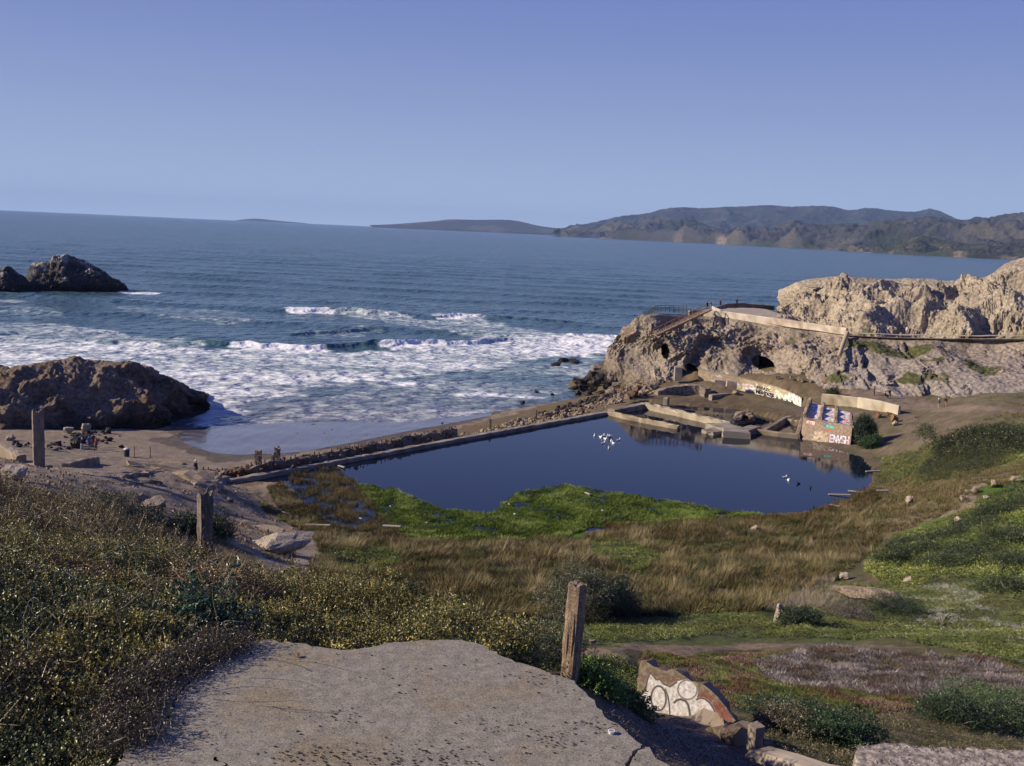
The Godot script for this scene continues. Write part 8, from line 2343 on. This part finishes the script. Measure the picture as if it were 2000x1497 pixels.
func build_litter() -> void:
	# driftwood and planks round the pool
	var logs := [[Vector3(42.99, 0.05, -122.28), 1.9, 0.5, "grey driftwood plank afloat at the pool's right end, upper"], [Vector3(40.36, 0.05, -120.36), 2.6, 0.15, "long grey driftwood pole at the pool's right end, lower"], [Vector3(38.15, 0.03, -115.18), 1.4, 0.7, "short pale plank in the pool's lower right shallows"], [Vector3(-20.77, 0.05, -123.60), 1.6, 0.9, "pale floating plank near the pool's left end"], [Vector3(9.38, 0.15, -115.15), 1.3, 1.2, "pale upright plank stub at the tip of the bright pond grass"], [Vector3(-11.19, 0.79, -96.64), 1.9, 0.25, "long pale plank at the left edge of the pond grass"], [Vector3(-18.18, 1.07, -94.99), 2.6, 0.15, "long bleached pole lying in the grass near the sandy path"], [Vector3(45.49, 0.82, -120.27), 1.4, 0.1, "pale plank on the bank right of the pool"], [Vector3(49.21, 0.05, -134.26), 2.0, -0.1, "dark waterlogged log at the pool's right tip"]]
	for l in logs:
		var st := new_tool()
		st.set_color(Color(0.42, 0.38, 0.33))
		box_into(st, Transform3D.IDENTITY, Vector3(l[1], 0.12, 0.3), 0.03)
		var o := put("plank", done(st), mats.wood)
		o.position = Vector3(l[0].x, maxf(l[0].y, ground_h(l[0].x, l[0].z)) + 0.1, l[0].z)
		o.rotation = Vector3(0, -l[2], 0.06)
		tag(o, l[3], "plank")
	var bits := [[Vector3(-14.94, 0.20, -101.12), 0.45, "white scrap of litter among reeds at the pool's left"], [Vector3(-12.49, 0.30, -105.89), 0.3, "white scrap of litter in the bright pond grass, left"], [Vector3(0.25, 0.30, -108.82), 0.32, "white scrap of litter on the weedy bay of pond grass"], [Vector3(0.88, 0.35, -104.84), 0.4, "larger white scrap of litter below the weedy bay"], [Vector3(10.44, 0.35, -107.79), 0.35, "white scrap of litter where green grass meets brown"], [Vector3(-8.07, 0.35, -100.18), 0.28, "small white scrap of litter low in the pond grass"], [Vector3(28.08, 0.30, -105.76), 0.3, "white scrap of litter in the reeds by the lower right pool"]]
	var paper := plain_material("paper", Color(0.7, 0.7, 0.7), 0.8)
	for b in bits:
		var o := put("litter", rocks[2], paper)
		o.position = b[0]
		o.position.y = maxf(o.position.y, ground_h(b[0].x, b[0].z) + 0.25)
		o.scale = Vector3(b[1], b[1] * 0.5, b[1])
		tag(o, b[2], "litter")



# ---------------------------------------------------------------- people and birds

# surface nets over joined tapered capsules; every vertex takes the colour of the nearest limb
func figure(bones: Array, cell: float, blend := 0.05) -> ArrayMesh:
	var lo := Vector3.ONE * 99.0
	var hi := -lo
	for b in bones:
		for e in 2:
			var r: float = b[2 + e] + 0.08
			lo = lo.min(b[e] - Vector3.ONE * r)
			hi = hi.max(b[e] + Vector3.ONE * r)
	var nx := int((hi.x - lo.x) / cell) + 2
	var ny := int((hi.y - lo.y) / cell) + 2
	var nz := int((hi.z - lo.z) / cell) + 2
	var f := PackedFloat32Array()
	f.resize(nx * ny * nz)
	f.fill(9.0)
	for b in bones:
		var p0: Vector3 = b[0]
		var d: Vector3 = b[1] - p0
		var dd := maxf(d.length_squared(), 1e-6)
		var rm := maxf(b[2], b[3]) + 0.14
		var mn := ((p0.min(b[1]) - Vector3.ONE * rm - lo) / cell).floor()
		var mx := ((p0.max(b[1]) + Vector3.ONE * rm - lo) / cell).ceil()
		for z in range(maxi(0, int(mn.z)), mini(nz, int(mx.z) + 1)):
			for y in range(maxi(0, int(mn.y)), mini(ny, int(mx.y) + 1)):
				for x in range(maxi(0, int(mn.x)), mini(nx, int(mx.x) + 1)):
					var q := lo + Vector3(x, y, z) * cell - p0
					var t := clampf(q.dot(d) / dd, 0, 1)
					var v := (q - d * t).length() - lerpf(b[2], b[3], t)
					var a := (z * ny + y) * nx + x
					var h := clampf(0.5 + 0.5 * (f[a] - v) / blend, 0, 1)
					f[a] = lerpf(f[a], v, h) - blend * h * (1.0 - h)
	var at := {}
	var verts := PackedVector3Array()
	var cols := PackedColorArray()
	for z in nz - 1:
		for y in ny - 1:
			for x in nx - 1:
				var a := (z * ny + y) * nx + x
				var c := [f[a], f[a + 1], f[a + nx], f[a + nx + 1], f[a + nx * ny], f[a + nx * ny + 1], f[a + nx * ny + nx], f[a + nx * ny + nx + 1]]
				var n_in := 0
				for v in c:
					n_in += 1 if v < 0.0 else 0
				if n_in == 0 or n_in == 8:
					continue
				var sum := Vector3.ZERO
				var n := 0
				for e in [[0, 1], [2, 3], [4, 5], [6, 7], [0, 2], [1, 3], [4, 6], [5, 7], [0, 4], [1, 5], [2, 6], [3, 7]]:
					var p: float = c[e[0]]
					var q: float = c[e[1]]
					if (p < 0.0) != (q < 0.0):
						var t := p / (p - q)
						var A := Vector3(e[0] & 1, (e[0] >> 1) & 1, e[0] >> 2)
						var B := Vector3(e[1] & 1, (e[1] >> 1) & 1, e[1] >> 2)
						sum += A.lerp(B, t)
						n += 1
				var w := lo + (Vector3(x, y, z) + sum / n) * cell
				at[a] = verts.size()
				verts.append(w)
				var best := 9.0
				var col := Color.WHITE
				for b in bones:
					var d: Vector3 = b[1] - b[0]
					var t := clampf((w - b[0]).dot(d) / maxf(d.length_squared(), 1e-6), 0, 1)
					var v: float = (w - b[0] - d * t).length() - lerpf(b[2], b[3], t)
					if v < best:
						best = v
						col = b[4]
				cols.append(col)
	var st := new_tool()
	st.set_smooth_group(0)
	var steps := [1, nx, nx * ny]
	for z in range(1, nz - 1):
		for y in range(1, ny - 1):
			for x in range(1, nx - 1):
				var a := (z * ny + y) * nx + x
				for k in 3:
					var inside := f[a] < 0.0
					if inside == (f[a + steps[k]] < 0.0):
						continue
					var u: int = steps[(k + 1) % 3]
					var v: int = steps[(k + 2) % 3]
					var q := [a - u - v, a - v, a, a - u]
					if not (at.has(q[0]) and at.has(q[1]) and at.has(q[2]) and at.has(q[3])):
						continue
					var order := [0, 2, 1, 0, 3, 2] if inside else [0, 1, 2, 0, 2, 3]
					for o in order:
						var i: int = at[q[o]]
						st.set_color(cols[i])
						st.add_vertex(verts[i])
	st.index()
	st.generate_normals()
	return st.commit()


func person(at: Vector3, turn: float, label: String, top: Color, legs: Color, hair: Color, pose := "stand", h := 1.72, hat := false, pack := false) -> void:
	var skin := Color(0.42, 0.25, 0.18)
	var shoe := Color(0.04, 0.035, 0.03)
	var s := h / 1.72
	var st := 0.0 if pose != "walk" else 0.2
	var lean := 0.0
	var hip := 0.9
	var bones := []
	if pose == "sit":
		hip = 0.42
	var H := func(x: float, y: float, z: float) -> Vector3: return Vector3(x, y, z) * s
	var chest: Vector3 = H.call(0, hip + 0.42, lean)
	bones.append([H.call(-0.09, hip, 0), H.call(0.09, hip, 0), 0.12 * s, 0.12 * s, legs])
	bones.append([H.call(0, hip + 0.08, 0), chest, 0.13 * s, 0.15 * s, top])
	bones.append([H.call(-0.14, hip + 0.48, 0), H.call(0.14, hip + 0.48, 0), 0.075 * s, 0.075 * s, top])
	bones.append([H.call(0, hip + 0.5, 0), H.call(0, hip + 0.64, 0.015), 0.055 * s, 0.05 * s, skin])
	bones.append([H.call(0, hip + 0.67, 0.02), H.call(0, hip + 0.75, 0.015), 0.08 * s, 0.093 * s, skin])
	bones.append([H.call(0, hip + 0.68, 0.09), H.call(0, hip + 0.70, 0.11), 0.02 * s, 0.016 * s, skin])
	for k in [-1.0, 1.0]:
		var foot: float = st * k
		if pose == "sit":
			bones.append([H.call(0.1 * k, hip, 0), H.call(0.12 * k, hip + 0.06, 0.42), 0.095 * s, 0.07 * s, legs])
			bones.append([H.call(0.12 * k, hip + 0.06, 0.42), H.call(0.12 * k, 0.08, 0.45), 0.065 * s, 0.045 * s, legs])
			bones.append([H.call(0.12 * k, 0.05, 0.42), H.call(0.12 * k, 0.04, 0.58), 0.045 * s, 0.035 * s, shoe])
		else:
			bones.append([H.call(0.09 * k, 0.88, 0), H.call(0.1 * k, 0.48, foot * 0.6 + 0.03), 0.1 * s, 0.068 * s, legs])
			bones.append([H.call(0.1 * k, 0.48, foot * 0.6 + 0.03), H.call(0.1 * k, 0.09, foot), 0.066 * s, 0.045 * s, legs])
			bones.append([H.call(0.1 * k, 0.045, foot - 0.04), H.call(0.11 * k, 0.04, foot + 0.14), 0.045 * s, 0.035 * s, shoe])
		var swing: float = -foot * 0.9
		var hand: Vector3 = H.call(0.24 * k, hip - 0.02, swing + 0.06)
		if pose == "reach":
			hand = H.call(0.2 * k, hip + 0.2, 0.35)
		elif pose == "sit":
			hand = H.call(0.16 * k, hip + 0.14, 0.36)
		var elbow: Vector3 = H.call(0.25 * k, hip + 0.22, swing * 0.4 - 0.03)
		bones.append([H.call(0.19 * k, hip + 0.47, 0), elbow, 0.056 * s, 0.045 * s, top])
		bones.append([elbow, hand, 0.044 * s, 0.032 * s, top])
		var wrist: Vector3 = hand
		bones.append([wrist, wrist + H.call(0, -0.07, 0.02), 0.036 * s, 0.028 * s, skin])
		# fingers and thumb
		for q in 4:
			var root: Vector3 = wrist + H.call(0, -0.09, -0.01 + q * 0.016)
			bones.append([root, root + H.call(-0.012 * k, -0.06 - 0.01 * (1 if q in [1, 2] else 0), 0.01), 0.011 * s, 0.009 * s, skin])
		bones.append([wrist + H.call(0, -0.04, 0.035), wrist + H.call(-0.01 * k, -0.085, 0.06), 0.012 * s, 0.01 * s, skin])
	var o := thing("person", label, "person", at, turn)
	put("body", figure(bones, 0.041), mats.figure, o)
	var head: Vector3 = H.call(0, hip + 0.76, 0.0)
	var cap := [[head, head + H.call(0, 0.035, -0.01), 0.1 * s, 0.096 * s, hair], [head + H.call(0, -0.05, -0.045), head + H.call(0, 0.0, -0.04), 0.06 * s, 0.075 * s, hair]]
	if hat:
		cap.append([head + H.call(0, 0.0, 0.08), head + H.call(0, -0.005, 0.15), 0.03 * s, 0.02 * s, hair])
	put("hat" if hat else "hair", figure(cap, 0.028, 0.03), mats.figure, o)
	if pack:
		put("backpack", figure([[H.call(-0.06, hip + 0.15, -0.2), H.call(-0.05, hip + 0.42, -0.2), 0.12, 0.1, Color(0.03, 0.03, 0.035)], [H.call(0.06, hip + 0.15, -0.2), H.call(0.05, hip + 0.42, -0.2), 0.12, 0.1, Color(0.03, 0.03, 0.035)]], 0.045, 0.05), mats.figure, o)


func build_people() -> void:
	vertex_material("figure", 0.85, 1.0, null, null)
	mats.figure.uv1_triplanar = false
	var black := Color(0.015, 0.015, 0.018)
	var denim := Color(0.04, 0.065, 0.13)
	var brown := Color(0.04, 0.025, 0.018)
	person(Vector3(-34.215, 2.015, -108.500), 2.6, "person in a white hat, dark jacket and jeans standing on the sandy mound", black, denim, Color(0.7, 0.68, 0.64), "stand", 1.78, true)
	person(on_ground(Vector3(-54.74, -0.19, -127.33)), 1.2, "person in dark top and pale trousers, leftmost of the beach party", Color(0.03, 0.03, 0.06), Color(0.4, 0.45, 0.5), Color(0.4, 0.38, 0.36), "walk", 1.72, true)
	person(on_ground(Vector3(-54.97, -0.43, -130.06)), 0.6, "person in a blue jacket in the middle of the beach party", Color(0.06, 0.12, 0.38), Color(0.16, 0.15, 0.15), brown, "stand", 1.68)
	person(on_ground(Vector3(-53.60, -0.40, -128.86)), -0.8, "person in a red top at the right of the beach party", Color(0.3, 0.02, 0.03), black, brown, "walk", 1.68)
	person(on_ground(Vector3(-55.22, -0.55, -131.80)), 2.6, "person in black at the back of the beach party", black, Color(0.03, 0.03, 0.04), brown, "stand", 1.75)
	person(on_ground(Vector3(71.98, 3.31, -169.33)), 2.8, "person with pale cap and bare legs walking on the flat, left of a pair", Color(0.1, 0.12, 0.15), Color(0.36, 0.24, 0.18), Color(0.62, 0.64, 0.66), "walk", 1.76, true)
	person(on_ground(Vector3(73.07, 3.57, -169.11)), 2.6, "person in black with shorts walking on the flat, right of a pair", black, Color(0.3, 0.19, 0.14), brown, "walk", 1.7)
	person(on_ground(Vector3(65.19, 3.45, -180.94)), 1.4, "person in dark red top standing behind the white wall, leftmost", Color(0.09, 0.03, 0.025), black, brown, "stand", 1.74)
	person(on_ground(Vector3(67.10, 3.36, -178.56)), 0.4, "person in black standing behind the white wall's right end", black, Color(0.04, 0.045, 0.07), brown, "walk", 1.74)
	person(on_ground(Vector3(66.62, 3.39, -179.27)), 1.8, "person in black seated on the ground behind the white wall", black, Color(0.05, 0.05, 0.06), brown, "sit", 1.7)
	person(Vector3(72.835, 12.897, -203.000), 1.2, "person in black and white sitting beside the cliff path, left", Color(0.02, 0.02, 0.025), Color(0.2, 0.2, 0.21), brown, "walk", 1.7)
	person(Vector3(77.874, 13.217, -201.500), 1.5, "person in white walking on the cliff path", Color(0.5, 0.5, 0.48), Color(0.35, 0.28, 0.22), Color(0.12, 0.09, 0.07), "walk", 1.68)
	person(Vector3(91.807, 21.129, -237.000), 0.2, "person in red sitting on the upper cliff's edge", Color(0.22, 0.04, 0.035), Color(0.06, 0.03, 0.03), brown, "sit", 1.8)
	person(Vector3(42.007, 15.065, -223.000), 0.5, "person in black at the head of the cliff stairs, left", black, Color(0.05, 0.05, 0.07), brown, "stand", 1.7)
	person(Vector3(42.887, 15.066, -223.500), 2.4, "person in red cap at the head of the cliff stairs, right", Color(0.05, 0.05, 0.06), Color(0.25, 0.25, 0.25), Color(0.3, 0.05, 0.04), "stand", 1.74, true)
	person(Vector3(49.112, 14.288, -244.000), 3.0, "person in dark clothes leaning at the overlook's rear parapet, left", Color(0.03, 0.02, 0.03), black, Color(0.2, 0.03, 0.03), "reach", 1.8)
	person(Vector3(54.740, 14.329, -252.000), 2.9, "person in dark blue at the overlook's rear parapet, right", Color(0.02, 0.025, 0.05), black, brown, "reach", 1.8)


func gull_mesh(back: Color, belly: Color, bill: Color) -> ArrayMesh:
	# a gull afloat: deep breast, tapering stern, folded wing tips, neck and head
	return figure([
		[Vector3(0, 0.06, 0.12), Vector3(0, 0.075, -0.1), 0.088, 0.07, belly],
		[Vector3(0, 0.1, 0.02), Vector3(0, 0.12, -0.24), 0.075, 0.022, back],
		[Vector3(0.05, 0.11, 0.0), Vector3(0.02, 0.13, -0.3), 0.035, 0.012, back],
		[Vector3(-0.05, 0.11, 0.0), Vector3(-0.02, 0.13, -0.3), 0.035, 0.012, back],
		[Vector3(0, 0.1, 0.16), Vector3(0, 0.24, 0.19), 0.05, 0.04, belly],
		[Vector3(0, 0.25, 0.19), Vector3(0, 0.255, 0.215), 0.047, 0.042, belly],
		[Vector3(0, 0.25, 0.24), Vector3(0, 0.24, 0.3), 0.016, 0.01, bill],
	], 0.02, 0.03)


func build_birds() -> void:
	var white := gull_mesh(Color(0.6, 0.62, 0.66), Color(0.82, 0.82, 0.82), Color(0.5, 0.35, 0.08))
	var duck := gull_mesh(Color(0.02, 0.018, 0.015), Color(0.03, 0.025, 0.02), Color(0.06, 0.05, 0.03))
	var flock := PackedVector3Array([Vector3(12.77, 0.00, -150.44), Vector3(13.65, 0.00, -149.86), Vector3(14.12, 0.00, -150.93), Vector3(14.24, 0.00, -148.66), Vector3(14.86, 0.00, -150.51), Vector3(15.13, 0.00, -150.96), Vector3(13.67, 0.00, -145.39), Vector3(15.05, 0.00, -147.52), Vector3(15.19, -0.00, -145.71), Vector3(16.18, 0.00, -148.14), Vector3(14.29, -0.00, -142.33), Vector3(15.11, 0.00, -149.04)])
	var says := ["white gull afloat at the left end of the flock on the pool", "white gull with raised wing near the left of the flock", "white gull just behind another near the flock's left", "white gull in the middle left of the flock", "white gull in the upper middle of the flock", "white gull at the upper middle, right of its neighbour", "white gull at the lower left of the flock", "white gull close below the flock's middle", "white gull at the lower right of the flock", "long white gull at the right end of the flock", "white gull alone below the flock", "dark-backed young gull in the middle of the flock"]
	for i in flock.size():
		var o := put("gull", white if i != 11 else duck, mats.figure)
		o.position = flock[i] + Vector3(0, -0.03, 0)
		o.rotation.y = rng.randf() * TAU
		o.scale = Vector3.ONE * (1.45 if i != 11 else 1.1)
		tag(o, says[i], "gull", "gulls afloat on the pool")
	var pairs := [[Vector3(35.87, -0.00, -128.71), white, "gull", "white gull floating apart near the pool's right end, upper of two"], [Vector3(35.94, 0.00, -127.21), white, "gull", "white gull floating apart near the pool's right end, lower of two"], [Vector3(36.79, 0.00, -125.49), duck, "duck", "dark duck on the pool near the two gulls, upper of two"], [Vector3(37.78, 0.00, -123.72), duck, "duck", "dark duck on the pool near the two gulls, lower of two"]]
	for p in pairs:
		var o := put(p[2], p[1], mats.figure)
		o.position = p[0] + Vector3(0, -0.03, 0)
		o.rotation.y = rng.randf() * TAU
		o.scale = Vector3.ONE * 1.3
		tag(o, p[3], p[2])
